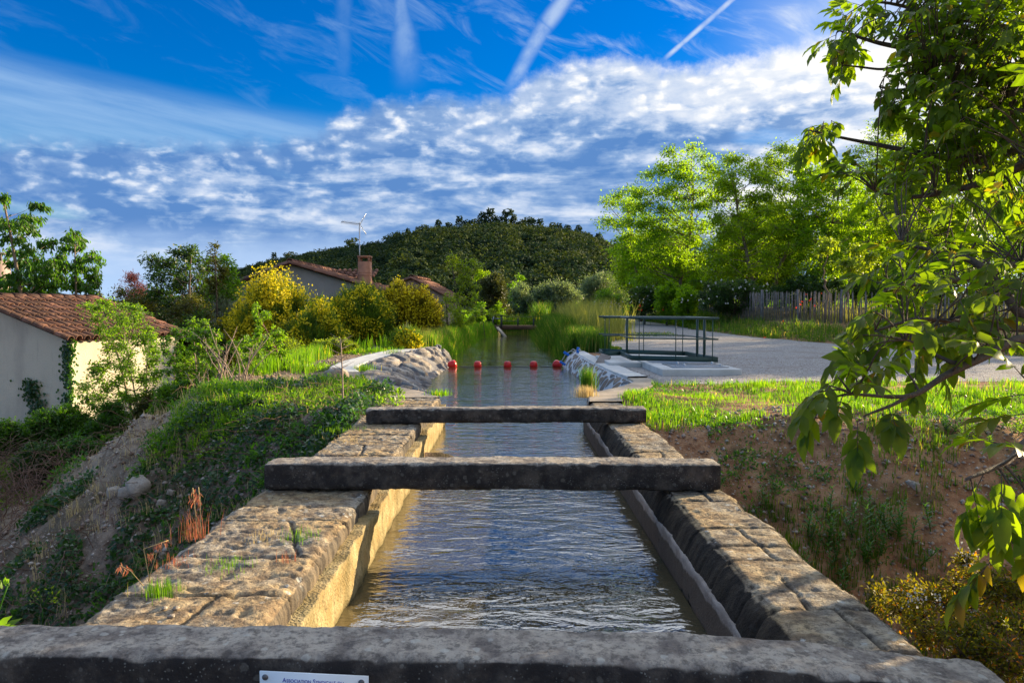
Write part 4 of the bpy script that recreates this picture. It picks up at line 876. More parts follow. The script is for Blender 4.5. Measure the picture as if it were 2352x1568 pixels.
for k in range(3): part(MB().box((-1.6 + k * .0, 46.5, .4), (.02, .02, .02)), 'bracket', M['dark_metal'], sf) if False else None
o = MB().beam((-.62, 44.5, .08), (-.15, 42.2, -.38), .16, .10).build('concrete_edge', M['oldconcrete']); tag(o, 'pale sloping concrete edge dropping into the water below the footbridge', 'concrete')

# ================================================================ BUILDINGS
def tiled_plane(mb, O, e, dn, nrmv, L, W, cw=0.235, cl=0.40, r=0.092, wavy=0.0, light=False):
    """rows of half-round tiles: origin O at one end of the eave, e along it, dn up the slope"""
    O = np.array(O, float); e = np.array(e, float); dn = np.array(dn, float); nv = np.array(nrmv, float)
    nc = int(round(L / cw)); nr = int(round(W / cl)); th = np.linspace(0, math.pi, 7)
    for c in range(nc + 1):
        for k in range(nr):
            jx, jz, jr = rng.uniform(-.012, .012), rng.uniform(-.006, .010), rng.uniform(-.02, .02)
            c0 = O + e * (c * cw + jx) + dn * (k * cl - .05); c1 = c0 + dn * (cl + .05) + e * jr
            vs = []
            for (cc, rr, lift) in ((c0, r * 1.06, .030 + jz), (c1, r * .88, .006 + jz)):
                for t_ in th: vs.append(cc + e * math.cos(t_) * rr + nv * (math.sin(t_) * rr * 1.0 + lift))
            for (cc, rr, lift) in ((c0, r * .88, .030 + jz), (c1, r * .72, .006 + jz)):
                for t_ in th: vs.append(cc + e * math.cos(t_) * rr + nv * (math.sin(t_) * rr * 1.0 + lift))
            q = [[i, i + 1, i + 8, i + 7] for i in range(6)] + [[i, 14 + i, 15 + i, i + 1] for i in range(6)] + [[14 + i, 21 + i, 22 + i, 15 + i] for i in range(6)]
            mb.add(vs, q)
        if c < nc:                                          # channel tile between two covers
            c0 = O + e * ((c + .5) * cw) - dn * .04; c1 = c0 + dn * (W + .02); vs = []
            for cc in (c0, c1):
                for t_ in th: vs.append(cc - e * math.cos(t_) * r * .8 - nv * (math.sin(t_) * r * .55 - .02))
            mb.add(vs, [[i, i + 1, i + 8, i + 7] for i in range(6)])
def ridge_tiles(mb, A, B, n, r=.10):
    A = np.array(A, float); B = np.array(B, float); d = (B - A) / n; u = nrm(B - A); s_ = nrm(np.cross(u, [0, 0, 1.0])); th = np.linspace(-.1, math.pi + .1, 8)
    for k in range(n):
        c0 = A + d * k; c1 = c0 + d * 1.12; vs = []
        for cc, rr, lf in ((c0, r * 1.1, .02), (c1, r * .9, 0.0)):
            for t_ in th: vs.append(cc + s_ * math.cos(t_) * rr + np.array([0, 0, math.sin(t_) * rr * .9 + lf]))
        for cc, rr, lf in ((c0, r * .94, .02), (c1, r * .76, 0.0)):
            for t_ in th: vs.append(cc + s_ * math.cos(t_) * rr + np.array([0, 0, math.sin(t_) * rr * .9 + lf]))
        mb.add(vs, [[i, i + 1, i + 9, i + 8] for i in range(7)] + [[i, 16 + i, 17 + i, i + 1] for i in range(7)])
# --- shed on the left
E = nrm(np.array([.30, .95, 0])); G = nrm(np.array([-.95, .30, 0]))       # along the eave, and along the gable towards the ridge
K0 = np.array([-10.0, 17.6, 0.0]); EZ = 0.50; RW = 2.85; RISE = .92; LE = 3.35; BASE = -2.3
sh = empty('shed', (K0[0], K0[1], -1.8)); tag(sh, 'low roughcast shed with a mossy terracotta tile roof, one wall sunlit and one in shade', 'shed')
K1 = K0 + E * LE; R0 = K0 + G * RW; R1 = K1 + G * RW; L0 = K0 + G * RW * 2; L1 = K1 + G * RW * 2
Zv = lambda p, z: [p[0], p[1], z]
mb = MB(); mb.add([Zv(K0, BASE), Zv(K1, BASE), Zv(K1, EZ), Zv(K0, EZ)], [[0, 1, 2, 3]])
mb.add([Zv(K0, BASE), Zv(L0, BASE), Zv(L0, EZ), Zv(R0, EZ + RISE), Zv(K0, EZ)], [[0, 1, 2, 4]], [[2, 3, 4]])
mb.add([Zv(K1, BASE), Zv(L1, BASE), Zv(L1, EZ), Zv(R1, EZ + RISE), Zv(K1, EZ)], [[0, 4, 2, 1]], [[2, 4, 3]]); mb.add([Zv(L0, BASE), Zv(L1, BASE), Zv(L1, EZ), Zv(L0, EZ)], [[0, 3, 2, 1]])
part(mb, 'wall', M['render'], sh)
mb = MB(); ov = .16
up = nrm(np.array([G[0] * RW, G[1] * RW, RISE])); nv = nrm(np.cross(up, E)); nv = nv * np.sign(nv[2]); SL = math.hypot(RW, RISE)
O_ = np.array(Zv(K0, EZ + .02)) - E * ov - up * .12
tiled_plane(mb, O_, E, up, nv, LE + 2 * ov, SL + .12)
up2 = nrm(np.array([-G[0] * RW, -G[1] * RW, RISE])); nv2 = nrm(np.cross(up2, E)); nv2 = nv2 * np.sign(nv2[2])
tiled_plane(mb, np.array(Zv(L0, EZ + .02)) - E * ov - up2 * .12, E, up2, nv2, LE + 2 * ov, SL + .12)
part(mb, 'roof', M['tile'], sh)
mb = MB(); ridge_tiles(mb, np.array(Zv(R0, EZ + RISE + .06)) - E * ov, np.array(Zv(R1, EZ + RISE + .06)) + E * ov, 10)
for A, e_ in ((K0, -1), (K1, 1)): 
    a = np.array(Zv(A, EZ + .05)) + E * e_ * (ov + .02) - up * .14; ridge_tiles(mb, a, a + up * (SL + .1), 9, .085)
part(mb, 'ridge_tiles', M['tile'], sh)
mb = MB(); 
mb.add([np.array(Zv(K0, EZ - .01)) - E * ov - up * .1, np.array(Zv(K1, EZ - .01)) + E * ov - up * .1, np.array(Zv(R1, EZ + RISE - .01)) + E * ov, np.array(Zv(R0, EZ + RISE - .01)) - E * ov], [[0, 1, 2, 3]])
part(mb, 'roof_board', M['wood_grey'], sh)

# --- gabled house behind the broom
def house(name, label, gx0, gx1, gpk, y, ez, pz, base, depth, wallm, roofm=None, ang=0.0, tile=True, eave_l=.3, zl=None):
    h = empty(name, ((gx0 + gx1) / 2, y, base)); tag(h, label, 'house')
    d = np.array([math.sin(ang), math.cos(ang), 0]); zl = ez if zl is None else zl
    A = np.array([gx0, y, 0]); B = np.array([gx1, y - (gx1 - gx0) * math.tan(ang) * 0, 0]); Pk = np.array([gpk, y, 0])
    mb = MB()
    for o_ in (0, depth):
        a, b, p_ = A + d * o_, B + d * o_, Pk + d * o_
        mb.add([Zv(a, base), Zv(b, base), Zv(b, ez), Zv(p_, pz), Zv(a, zl)], [[0, 1, 2, 4]], [[2, 3, 4]])
    for a, z_ in ((A, zl), (B, ez)): mb.add([Zv(a, base), Zv(a + d * depth, base), Zv(a + d * depth, z_), Zv(a, z_)], [[0, 1, 2, 3]])
    part(mb, 'wall', wallm, h)
    mb = MB(); mb2 = MB()
    for (S_, z_) in ((B, ez), (A, zl)):
        upv = np.array(Zv(Pk, pz)) - np.array(Zv(S_, z_)); W_ = np.linalg.norm(upv); upv /= W_; nv_ = np.cross(upv, d); nv_ = nv_ * np.sign(nv_[2])
        O_ = np.array(Zv(S_, z_ + .05)) - d * .25 - upv * .4
        tiled_plane(mb, O_, d, upv, nv_, depth + .5, W_ + .4, .24, .42, .095)
        mb2.add([O_ - nv_ * .04, O_ + d * (depth + .5) - nv_ * .04, O_ + d * (depth + .5) + upv * (W_ + .4) - nv_ * .04, O_ + upv * (W_ + .4) - nv_ * .04], [[0, 1, 2, 3]])
        ridge_tiles(mb, O_ + nv_ * .02, O_ + upv * (W_ + .4) + nv_ * .02, max(6, int(W_ / .42)), .12)
    ridge_tiles(mb, np.array(Zv(Pk, pz + .12)) - d * .25, np.array(Zv(Pk, pz + .12)) + d * (depth + .25), int(depth / .42), .12)
    part(mb, 'roof', M['tile_new'], h); part(mb2, 'roof_board', M['wood_grey'], h)
    return h
yh = 30.0
pk = at(669, 609, y=yh); re_ = at(868, 668, y=yh); le = at(455, 690, y=yh)
hs_ = house('house', 'grey gabled house with a long terracotta roof and tall brick chimney, behind the yellow broom', le[0], re_[0], pk[0], yh, re_[2], pk[2], -1.6, 7.5, M['greyrender'], ang=0.0, zl=le[2])
wn = at(674, 663, y=yh - .02); part(MB().box(wn, (.30, .03, .34)), 'window', M['slot'], hs_)
ch = at(838, 590, y=31.5); cw = 26 / 1764 * 31.5
cm_ = part(MB().box((ch[0], 31.5, ch[2] - 1.45), (cw, cw * 1.2, 2.5)), 'chimney', M['brick'], hs_)
mb = MB(); 
for a in (-1, 1):
    for b in (-1, 1): mb.box((ch[0] + a * cw * .42, 31.5 + b * cw * .5, ch[2] - .11), (.07, .07, .2))
mb.box((ch[0], 31.5, ch[2] + .0), (cw * 1.1, cw * 1.3, .07)); mb.box((ch[0], 31.5, ch[2] - .75), (cw * 1.03, cw * 1.23, .03)).box((ch[0], 31.5, ch[2] - .65), (cw * 1.02, cw * 1.22, .02))
part(mb, 'chimney_cap', M['brick'], hs_)
an = empty('antenna', (ch[0] - .22, 31.3, ch[2] - .3)); tag(an, 'tall rooftop television antenna on a thin mast beside the brick chimney', 'antenna')
tp = at(825.5, 512, y=31.3)
part(MB().tube([(tp[0], 31.3, ch[2] - .9), (tp[0], 31.3, tp[2])], .024, 6), 'mast', M['steel'], an)
a = at(784, 509, y=31.6); b = at(827, 515, y=31.3); mb = MB().tube([a, b], .014, 5)
for k in np.linspace(.04, .92, 16):
    q = a + (b - a) * k; mb.tube([q + [-.06, .05, -.06], q + [.05, -.05, .06]], .008, 4)
for s_ in (-1, 1):
    for j in range(5): mb.tube([b + [.02 + .05 * j, -.22, s_ * (.06 + .07 * j)], b + [.02 + .05 * j, .22, s_ * (.06 + .07 * j)]], .008, 4)
    mb.tube([b, b + [.24, 0, s_ * .42]], .01, 4)
part(mb, 'yagi_array', M['steel'], an)
y2 = 40.0; pk = at(947, 642, y=y2); re_ = at(1020, 680, y=y2); le = at(880, 668, y=y2)
house('house', 'small pink rendered house with a dark tile verge, beyond the right end of the broom', le[0], re_[0], pk[0], y2, re_[2], pk[2], -.8, 4, M['pinkwall'], ang=0.1, zl=le[2])
y3 = 34.0; a = at(792, 622, y=y3); b = at(832, 640, y=y3)
hw = empty('roof_wing', (a[0], y3, 0)); tag(hw, 'low terracotta roof wing rising just left of the brick chimney behind the house', 'roof')
mb = MB(); tiled_plane(mb, [a[0] - .9, y3 - .3, b[2] + .02], [1, 0, 0], nrm(np.array([0, 1, .32])), nrm(np.array([0, -.32, 1])), 2.1, 1.2, .24, .42, .095); part(mb, 'roof', M['tile_new'], hw)
part(MB().box((a[0] + .1, y3 + .4, b[2] - 1.35), (1.8, .9, 2.6)), 'wall', M['greyrender'], hw)
ch2 = at(4, 600, y=27.0); nc = empty('chimney', (ch2[0], 27, ch2[2] - 2.6)); tag(nc, 'pale pink capped chimney at the left picture edge, behind the cherry tree', 'chimney')
part(MB().box((ch2[0] - .1, 27, ch2[2] - 1.75), (.5, .5, 3.5)), 'stack', M['pinkwall'], nc)
mb = MB(); 
for a in (-1, 1):
    for b in (-1, 1): mb.box((ch2[0] - .1 + a * .2, 27 + b * .2, ch2[2] + .12), (.07, .07, .24))
mb.box((ch2[0] - .1, 27, ch2[2] + .26), (.62, .62, .06)); part(mb, 'cap', M['wood_grey'], nc)

# ================================================================ PLANTS
def curve(p0, p1, n=8, sag=0.0, wob=0.06):
    t_ = np.linspace(0, 1, n)[:, None]; p0 = np.array(p0, float); p1 = np.array(p1, float); L = np.linalg.norm(p1 - p0)
    q = p0 * (1 - t_) + p1 * t_; q[:, 2] += sag * L * np.sin(t_[:, 0] * math.pi); w_ = rng.normal(0, wob * L * .25, 3)
    return q + np.sin(t_ * math.pi) * w_ + np.sin(t_ * 2 * math.pi) * rng.normal(0, wob * L * .12, 3)
def tuft_leaves(mb, wood, c, r, ntw, nl, ll, lw, flat=.6, out=None, droop=.25, fine=False, hang=0.2, jit=.35, up=.25, twr=.006):
    """one clump: twigs radiating from c, leaves set along them"""
    d = rdir(ntw, up); 
    if out is not None: d = nrm(d + np.array(out) * .6)
    d[:, 2] *= flat; L = rng.uniform(.45, 1.0, ntw) * r; s0 = c + d * (L * .12)[:, None]
    tip = s0 + d * L[:, None]; tip[:, 2] -= hang * r * .3
    if wood is not None:
        for i in range(ntw): wood.tube([c, (c + tip[i]) / 2 + [0, 0, .05 * r], tip[i]], [twr * 1.6, twr, twr * .4], 3, False)
    k = np.repeat(np.arange(ntw), nl); t_ = rng.uniform(.15, 1.05, ntw * nl)
    P_ = c + (tip[k] - c) * t_[:, None]; P_[:, 2] += .05 * r * np.sin(t_ * math.pi); P_ += rng.normal(0, jit * r * .22, P_.shape)
    A = nrm(d[k] * .7 + rdir(len(k)) * .8 + np.array([0, 0, -hang])); N_ = nrm(rdir(len(k)) * .7 + np.array([0, 0, .9]))
    leaves(mb, P_, A, N_, ll * rng.uniform(.6, 1.25, len(k)), lw * rng.uniform(.7, 1.2, len(k)), fine, droop)
def tree(name, label, cat, base, trunk, clumps, mat, bark, ll, lw, ntw, nl, group=None, tr=.10, flat=.55, hang=.25, limb=.035, jit=.35, stems=None, fine=False, up=.25, droop=.25, twr=.006):
    base = np.array(base, float); t0 = empty(name, base); tag(t0, label, cat, group)
    wd = MB(); lf = MB(); tk = np.array(trunk, float)
    mbt = MB(); mbt.tube(tk, np.linspace(tr, tr * .3, len(tk)), 8)
    for s_ in (stems or []): s_ = np.array(s_, float); mbt.tube(s_, np.linspace(tr * .7, tr * .2, len(s_)), 6)
    allp = np.concatenate([tk] + [np.array(s_, float) for s_ in (stems or [])])
    allp = np.concatenate([allp[:-1] * (1 - f) + allp[1:] * f for f in (0, .25, .5, .75)])
    for (c, r) in clumps:
        c = np.array(c, float); q = allp[allp[:, 2] < c[2] - .15 * r]
        if len(q):
            dd = np.linalg.norm(q - c, axis=1) + .6 * np.abs((c[2] - q[:, 2]) - np.linalg.norm(q[:, :2] - c[:2], axis=1) * .6)
            a = q[dd.argmin()]; p_ = curve(a, c, 7, -.06, .12); wd.tube(p_, np.linspace(limb, limb * .3, 7) * (0.5 + .5 * min(1, np.linalg.norm(c - a) / 2)), 5)
        tuft_leaves(lf, wd, c, r, ntw, nl, ll, lw, flat, nrm(c - tk[len(tk) // 2]) * .8, droop, fine, hang, jit, up, twr)
    part(mbt, 'trunk', bark, t0, True); 
    if wd.n: part(wd, 'branches', bark, t0, True)
    part(lf, 'crown', mat, t0); return t0
def crown_clumps(c, R, n, rr=(.5, .9), shell=.55, zmin=None, flatb=0.0):
    """clump centres filling a lumpy ellipsoid, denser towards its skin"""
    c = np.array(c, float); R = np.array(R, float); out = []
    while len(out) < n:
        d = rdir(1)[0]; k = rng.uniform(shell, 1.0) * (0.72 + .5 * fbm(d[0] * 1.6 + c[0], d[1] * 1.6, d[2] * 1.6, 1.0, 2)[0]); p_ = c + d * R * k
        if zmin is not None and p_[2] < zmin: continue
        out.append((p_, rng.uniform(*rr)))
    return out
def gz(x, y): return float(H(np.array([x]), np.array([y]))[0])

# --- locust trees on the right: crown outlines laid out tree by tree
def locust(px, py0, y, tops, label, mat='robinia', seed=0, lean=0.0, tr=.12, nt=14, nl=20, r=1.25):
    b = at(px, 740, y=y); gb = gz(b[0], y); base = np.array([b[0], y, gb])
    cl = []
    for (tx, ty, rp) in tops:                                 # clumps by direction, at their own depths
        yy_ = y + rng.uniform(-1.6, 1.6); c = at(tx, ty, y=yy_); cl.append((c, rp / 1764 * y * r))
    top = max(cl, key=lambda k: k[0][2])[0]
    q = [base, base + [lean * .3, 0, 1.6], base * .45 + np.array([top[0], y, top[2]]) * .55 + [rng.uniform(-.4, .4), rng.uniform(-.4, .4), 0], top - [0, 0, .5]]
    q = np.array(q); tt_ = np.linspace(0, 3, 14); qq = np.stack([np.interp(tt_, range(4), q[:, k]) for k in range(3)], 1); qq[1:-1] += rng.normal(0, .05, (12, 3))
    return tree('locust_tree', label, 'tree', base, qq, cl, M[mat], M['bark_pale'], .17, .085, nt, nl, 'locust trees behind the paling fence', tr, .34, .45, .032, .9, None, False, .1, .25, .009)
def fillc(poly_rows, step, rp):
    """poly_rows: (y, x0, x1) rows in photo units -> clumps"""
    out = []; rows = sorted(poly_rows)
    ys_ = np.arange(rows[0][0], rows[-1][0] + 1, step)
    for q in ys_:
        x0 = np.interp(q, [r_[0] for r_ in rows], [r_[1] for r_ in rows]); x1 = np.interp(q, [r_[0] for r_ in rows], [r_[2] for r_ in rows])
        n = max(1, int((x1 - x0) / (step * 1.1)))
        for k in range(n): out.append((x0 + (x1 - x0) * (k + rng.uniform(.1, .9)) / n, q + rng.uniform(-.5, .5) * step, rp * rng.uniform(.75, 1.25)))
    return out
LT = [
 (1560, 34.5, [(330, 1548, 1600), (370, 1530, 1625), (410, 1480, 1660), (470, 1440, 1640), (540, 1430, 1620), (620, 1450, 1610), (680, 1480, 1600)], 'tallest locust tree, a spire of feathery foliage rising left of the others', 'robinia'),
 (1470, 37.0, [(445, 1400, 1470), (480, 1385, 1490), (540, 1400, 1500), (600, 1430, 1500), (650, 1445, 1500)], 'leftmost locust tree, low and dark, leaning out over the olive grove', 'robinia'),
 (1728, 32.5, [(368, 1655, 1745), (430, 1650, 1765), (500, 1640, 1790), (570, 1630, 1790), (640, 1640, 1770)], 'locust tree with one curved dark trunk forking above the middle of the fence', 'robinia2'),
 (1782, 34.0, [(345, 1770, 1870), (380, 1740, 1900), (440, 1750, 1900), (520, 1760, 1880), (590, 1760, 1860)], 'slender locust tree with a high open crown touching the walnut twigs', 'robinia2'),
 (1862, 31.5, [(390, 1830, 1960), (450, 1820, 1990), (520, 1820, 2000), (600, 1830, 1990), (640, 1850, 1960)], 'locust tree with two pale leaning stems right of the tall fence post', 'robinia'),
 (1960, 36.0, [(270, 2010, 2090), (310, 1990, 2130), (370, 1960, 2150), (450, 1960, 2160), (540, 1940, 2140), (620, 1950, 2120)], 'locust tree half hidden behind the top left of the walnut', 'robinia2'),
 (2120, 31.0, [(360, 2060, 2250), (450, 2040, 2300), (540, 2040, 2330), (620, 2050, 2330)], 'locust tree almost covered by the walnut branches', 'robinia2'),
]
for (px, y, rows, lab, mt) in LT: locust(px, 0, y * 1.25, fillc(rows, 25, 27), lab, mt, tr=.13)
# extra thin trunks seen behind the fence belong to young locusts
for (px, y, rows, lab) in ((1895, 30.5, [(560, 1880, 1920), (600, 1880, 1930)], 'young locust with a bare straight stem just behind the fence'), (1945, 29.5, [(575, 1930, 2010), (640, 1950, 2000)], 'young leaning locust with lime sprays low over the fence')):
    locust(px, 0, y, fillc(rows, 26, 24), lab, 'lime', tr=.06, nt=12, nl=20)

def gp(px, py, y0=3.0, y1=60.0):                           # where a line of sight meets the ground
    d = raydir(px, py); k = np.linspace(y0, y1, 900) / d[1]; q = np.array([0, 0, CAMZ]) + k[:, None] * d; b = q[:, 2] < H(q[:, 0], q[:, 1])
    return q[b.argmax()] if b.any() else q[-1]
# --- generic bushes given by photo rectangle and distance
def bush(name, label, px0, px1, ptop, y, mat, n=22, ll=.07, lw=.035, ntw=10, nl=14, group=None, bark='bark', pbase=None, cat='bush', flat=.8, hang=.1, rr=None, depth=.8, trunkh=.25, **kw):
    a = at(px0, ptop, y=y); b = at(px1, ptop, y=y); cx = (a[0] + b[0]) / 2; rx = (b[0] - a[0]) / 2
    g0 = gz(cx, y) if pbase is None else at(cx, pbase, y=y)[2]; zt = a[2]; h = zt - g0; r0 = rr or max(.12, min(rx, h / 2) * .42)
    cl = crown_clumps((cx, y, g0 + h * .5), (max(rx - r0 * .55, .1), max(rx, .2) * depth, max(h * .5 - r0 * .5, .1)), n, (r0 * .8, r0 * 1.3))
    tk = np.array([[cx, y, g0 - .05], [cx + .05 * rx, y, g0 + h * .3], [cx - .04 * rx, y, g0 + h * .6]])
    return tree(name, label, cat, (cx, y, g0), tk, cl, M[mat], M[bark], ll, lw, ntw, nl, group, max(.02, .03 * h), flat, hang, .012, .8, **kw)
B = bush
# mid-distance, along the canal and in front of the hill
B('olive_tree', 'left olive tree of the row, round and silvery beyond the reeds', 1168, 1236, 645, 62, 'olive', 46, .22, .07, 14, 18, 'olive trees beyond the canal', cat='olive tree', bark='bark_pale', hang=.0)
B('olive_tree', 'broad silvery olive tree in the middle of the row', 1225, 1335, 638, 60, 'olive', 60, .22, .07, 14, 18, 'olive trees beyond the canal', cat='olive tree', bark='bark_pale', hang=.0)
B('olive_tree', 'right olive tree, tallest, running up behind the white-flowered bush', 1320, 1450, 622, 64, 'olive', 66, .22, .07, 14, 18, 'olive trees beyond the canal', cat='olive tree', bark='bark_pale', hang=.0)
B('olive_tree', 'dim olive tree at the foot of the hill, behind the leftmost locust', 1420, 1530, 610, 70, 'olive', 46, .24, .08, 12, 16, 'olive trees beyond the canal', cat='olive tree', bark='bark_pale', hang=.0)
B('holm_oak', 'round brownish holm oak beside the young lime-green tree', 1092, 1170, 624, 52, 'oak', 60, .16, .09, 14, 18, cat='oak tree')
B('tree', 'small fresh green tree peeping over the holm oak and the olives', 1165, 1215, 632, 80, 'bright', 22, .25, .14, 10, 14, cat='tree')
B('tree', 'small green tree just behind the top of the holm oak', 1085, 1140, 612, 84, 'robinia2', 22, .25, .14, 10, 14, cat='tree')
B('flowering_bush', 'rounded green bush speckled with small white flowers at the end of the path', 1356, 1440, 662, 42, 'bright', 40, .10, .055, 12, 18, cat='bush')
B('bush', 'bright green bush on the left bank behind the sluice frame', 1084, 1122, 694, 49, 'bright', 22, .12, .07, 10, 16, 'green bushes behind the sluice')
B('bush', 'dark-based green bush between the sluice frame and the holm oak', 1118, 1160, 690, 51, 'bright', 24, .12, .07, 10, 16, 'green bushes behind the sluice')
B('bush', 'low orange-tinged bush under the holm oak beyond the footbridge', 1150, 1180, 698, 56, 'olive_brown', 16, .12, .06, 10, 14)
B('rose_hedge', 'dark hedge with scattered white roses left of the paling fence', 1440, 1520, 640, 40, 'dark', 40, .11, .06, 12, 16, cat='hedge')
B('bush', 'deep green bush swallowing the left end of the paling fence', 1500, 1565, 645, 38.5, 'robinia', 44, .12, .07, 12, 18, 'bushes growing through the fence')
B('bush', 'arching green bush over the fence below the tallest locust', 1545, 1612, 655, 37, 'robinia', 44, .12, .07, 12, 18, 'bushes growing through the fence')
B('rose_hedge', 'dark rose hedge dotted with white blooms behind the middle of the fence', 1600, 1770, 636, 35.5, 'dark', 70, .11, .06, 12, 16, cat='hedge')
B('rose_hedge', 'shaded hedge behind the thin trunks right of the tall fence post', 1760, 1960, 632, 38, 'dark', 70, .12, .07, 12, 16, cat='hedge')
B('rose_hedge', 'shaded hedge running on behind the walnut leaves to the right edge', 1950, 2420, 610, 36, 'dark', 130, .13, .08, 12, 16, cat='hedge')
B('tree', 'reddish brown tree glimpsed between the locusts and the walnut', 2000, 2110, 560, 47, 'olive_brown', 40, .2, .1, 12, 16, cat='tree', trunkh=.3)
B('tree', 'dense green tree filling the gap under the left locusts', 1400, 1660, 520, 50, 'robinia2', 110, .16, .09, 16, 24, cat='tree')
B('tree', 'shaded green tree standing behind the middle locusts', 1620, 1880, 470, 52, 'robinia2', 130, .18, .10, 16, 24, cat='tree')
B('tree', 'shaded green tree standing behind the right locusts', 1850, 2250, 440, 54, 'robinia2', 170, .20, .11, 16, 24, cat='tree')
for (x_, y_, lab) in ((19.8, 24.8, 'broad tree beyond the right edge of the gravel, hidden behind the walnut'), (22.0, 30.0, 'second broad tree beyond the right edge, farther along the fence')):
    g_ = gz(x_, y_); tree('tree', lab, 'tree', (x_, y_, g_), [[x_, y_, g_ - .1], [x_ + .1, y_, g_ + 2], [x_, y_ + .2, g_ + 4.5]], crown_clumps((x_, y_, g_ + 3.6), (2.9, 3.4, 2.6), 120, (.5, .9)), M['robinia'], M['bark'], .16, .09, 14, 18, None, .16, .6, .2, .03, .8)
# lime-green young tree by the left bank
yb = 33.0
def rows_tree(name, label, px, y, rows, step, rp, mat, bark='bark', ll=.09, lw=.05, nt=10, nl=14, tr=.06, group=None, cat='tree', pb=None, spread=.5, flat=.7, hang=.15, stems=None, fine=False, limb=.013, twr=.006, droop=.25):
    b = at(px, 740, y=y); g0 = gz(b[0], y); base = np.array([b[0], y, g0]); cl = []
    for (tx, ty, rp_) in fillc(rows, step, rp): 
        yy_ = y + rng.uniform(-spread, spread); c = at(tx, ty, y=yy_); cl.append((c, 1.3 * rp_ / 1764 * y))
    cl = [c for c in cl if c[0][2] > g0 + .02]
    top = max(cl, key=lambda k: k[0][2])[0]; q = curve(base, top - [0, 0, .1], 10, 0, .05)
    return tree(name, label, cat, base, q, cl, M[mat], M[bark], ll, lw, nt, nl, group, tr, flat, hang, limb, .8, stems, fine, .25, droop, twr)
rows_tree('young_tree', 'lime-green young tree with ragged top standing on the left bank before the hill', 1062, yb, [(590, 1030, 1050), (600, 1025, 1105), (630, 1040, 1100), (660, 1050, 1090), (700, 1035, 1090), (740, 1030, 1085)], 15, 13, 'lime')
rows_tree('sapling', 'leafy yellow-green sapling clump left of the lime-green tree by the pink house', 1030, 31, [(690, 1012, 1050), (720, 1010, 1060), (755, 1015, 1070)], 15, 13, 'lime', nt=10)
rows_tree('sapling', 'small fresh sapling on the left bank in front of the sluice frame', 1118, 40, [(712, 1105, 1140), (728, 1100, 1145)], 9, 7, 'lime', tr=.03, nt=7, nl=9)

# left side trees and bushes
rows_tree('cherry_tree', 'tall cherry tree with drooping leaves behind the shed roof at the left', 95, 25, [(460, 0, 20), (470, -20, 70), (480, 100, 120), (510, -20, 60), (520, 85, 140), (540, -10, 30), (560, 60, 130), (580, 20, 60), (590, 60, 150), (620, 0, 150), (650, 0, 140), (668, 0, 120)], 17, 16, 'cherry', 'bark_pale', .15, .06, 9, 13, .09, cat='cherry tree', flat=1.0, hang=1.5, fine=True, droop=.5, spread=1.0)
rows_tree('cherry_tree', 'side branch sprays of cherry arching right above the shed ridge', 160, 25.5, [(535, 160, 180), (560, 130, 180), (585, 215, 232), (610, 130, 225), (640, 175, 225), (665, 150, 215)], 16, 15, 'cherry', 'bark_pale', .15, .06, 8, 12, .05, cat='cherry tree', flat=1.0, hang=1.5, fine=True, droop=.5, spread=.8)
B('bush', 'low green foliage showing just above the left half of the shed ridge', -20, 130, 648, 27, 'bright', 26, .14, .06, 10, 12, 'foliage above the shed ridge')
B('bush', 'small light green crown just right of the cherry tree trunk', 120, 200, 655, 29, 'bright', 22, .13, .06, 10, 12, 'foliage above the shed ridge')
B('bush', 'dim background bush between the cherry sprays and the pink tamarisk', 195, 260, 665, 33, 'olive_brown', 26, .12, .06, 10, 12)
B('tamarisk', 'feathery pink tamarisk rising behind the dark shrubs', 258, 355, 622, 30, 'pink', 40, .14, .03, 16, 16, cat='tamarisk', hang=-.5)
B('bush', 'olive-brown bush below the pink tamarisk', 225, 352, 650, 27, 'olive_brown', 54, .09, .05, 12, 16, pbase=None)
rows_tree('tree', 'dark glossy tree with a knobbly crown right of the pink tamarisk', 420, 25, [(590, 350, 400), (580, 400, 450), (600, 350, 470), (640, 340, 470), (690, 330, 480), (740, 360, 470)], 22, 22, 'dark', 'bark', .12, .06, 14, 16, .08, spread=1.2)
rows_tree('tree', 'thin bronze-topped tree left of the grey house gable', 492, 26.5, [(577, 485, 497), (600, 470, 510), (640, 465, 515), (680, 460, 500)], 13, 15, 'olive_brown', 'bark', .10, .05, 10, 12, .05)
rows_tree('tree', 'light green tree against the left slope of the grey house roof', 515, 28, [(598, 495, 525), (625, 500, 545), (655, 485, 550), (690, 485, 545)], 13, 16, 'bright', 'bark', .11, .06, 10, 12, .05)
B('bush', 'silvery grey-green bush in front of the grey house, left of the broom', 465, 560, 655, 27.0, 'olive', 50, .07, .025, 10, 12)
B('bush', 'tangle of dark olive shrubs filling the ground right of the shed roof', 370, 500, 660, 24.0, 'olive_brown', 70, .08, .045, 14, 16)
B('bush', 'deep shaded shrub beside the far corner of the shed', 385, 520, 700, 23.0, 'dark', 60, .09, .05, 14, 16)
B('bush', 'dark shrub behind the far end of the shed roof', 215, 400, 668, 24.5, 'olive_brown', 80, .09, .05, 12, 16)
rows_tree('laurel_bush', 'dark bush against the house wall between the two yellow brooms', 740, 26, [(690, 728, 755), (720, 725, 762), (740, 730, 760)], 14, 13, 'dark', nt=10)

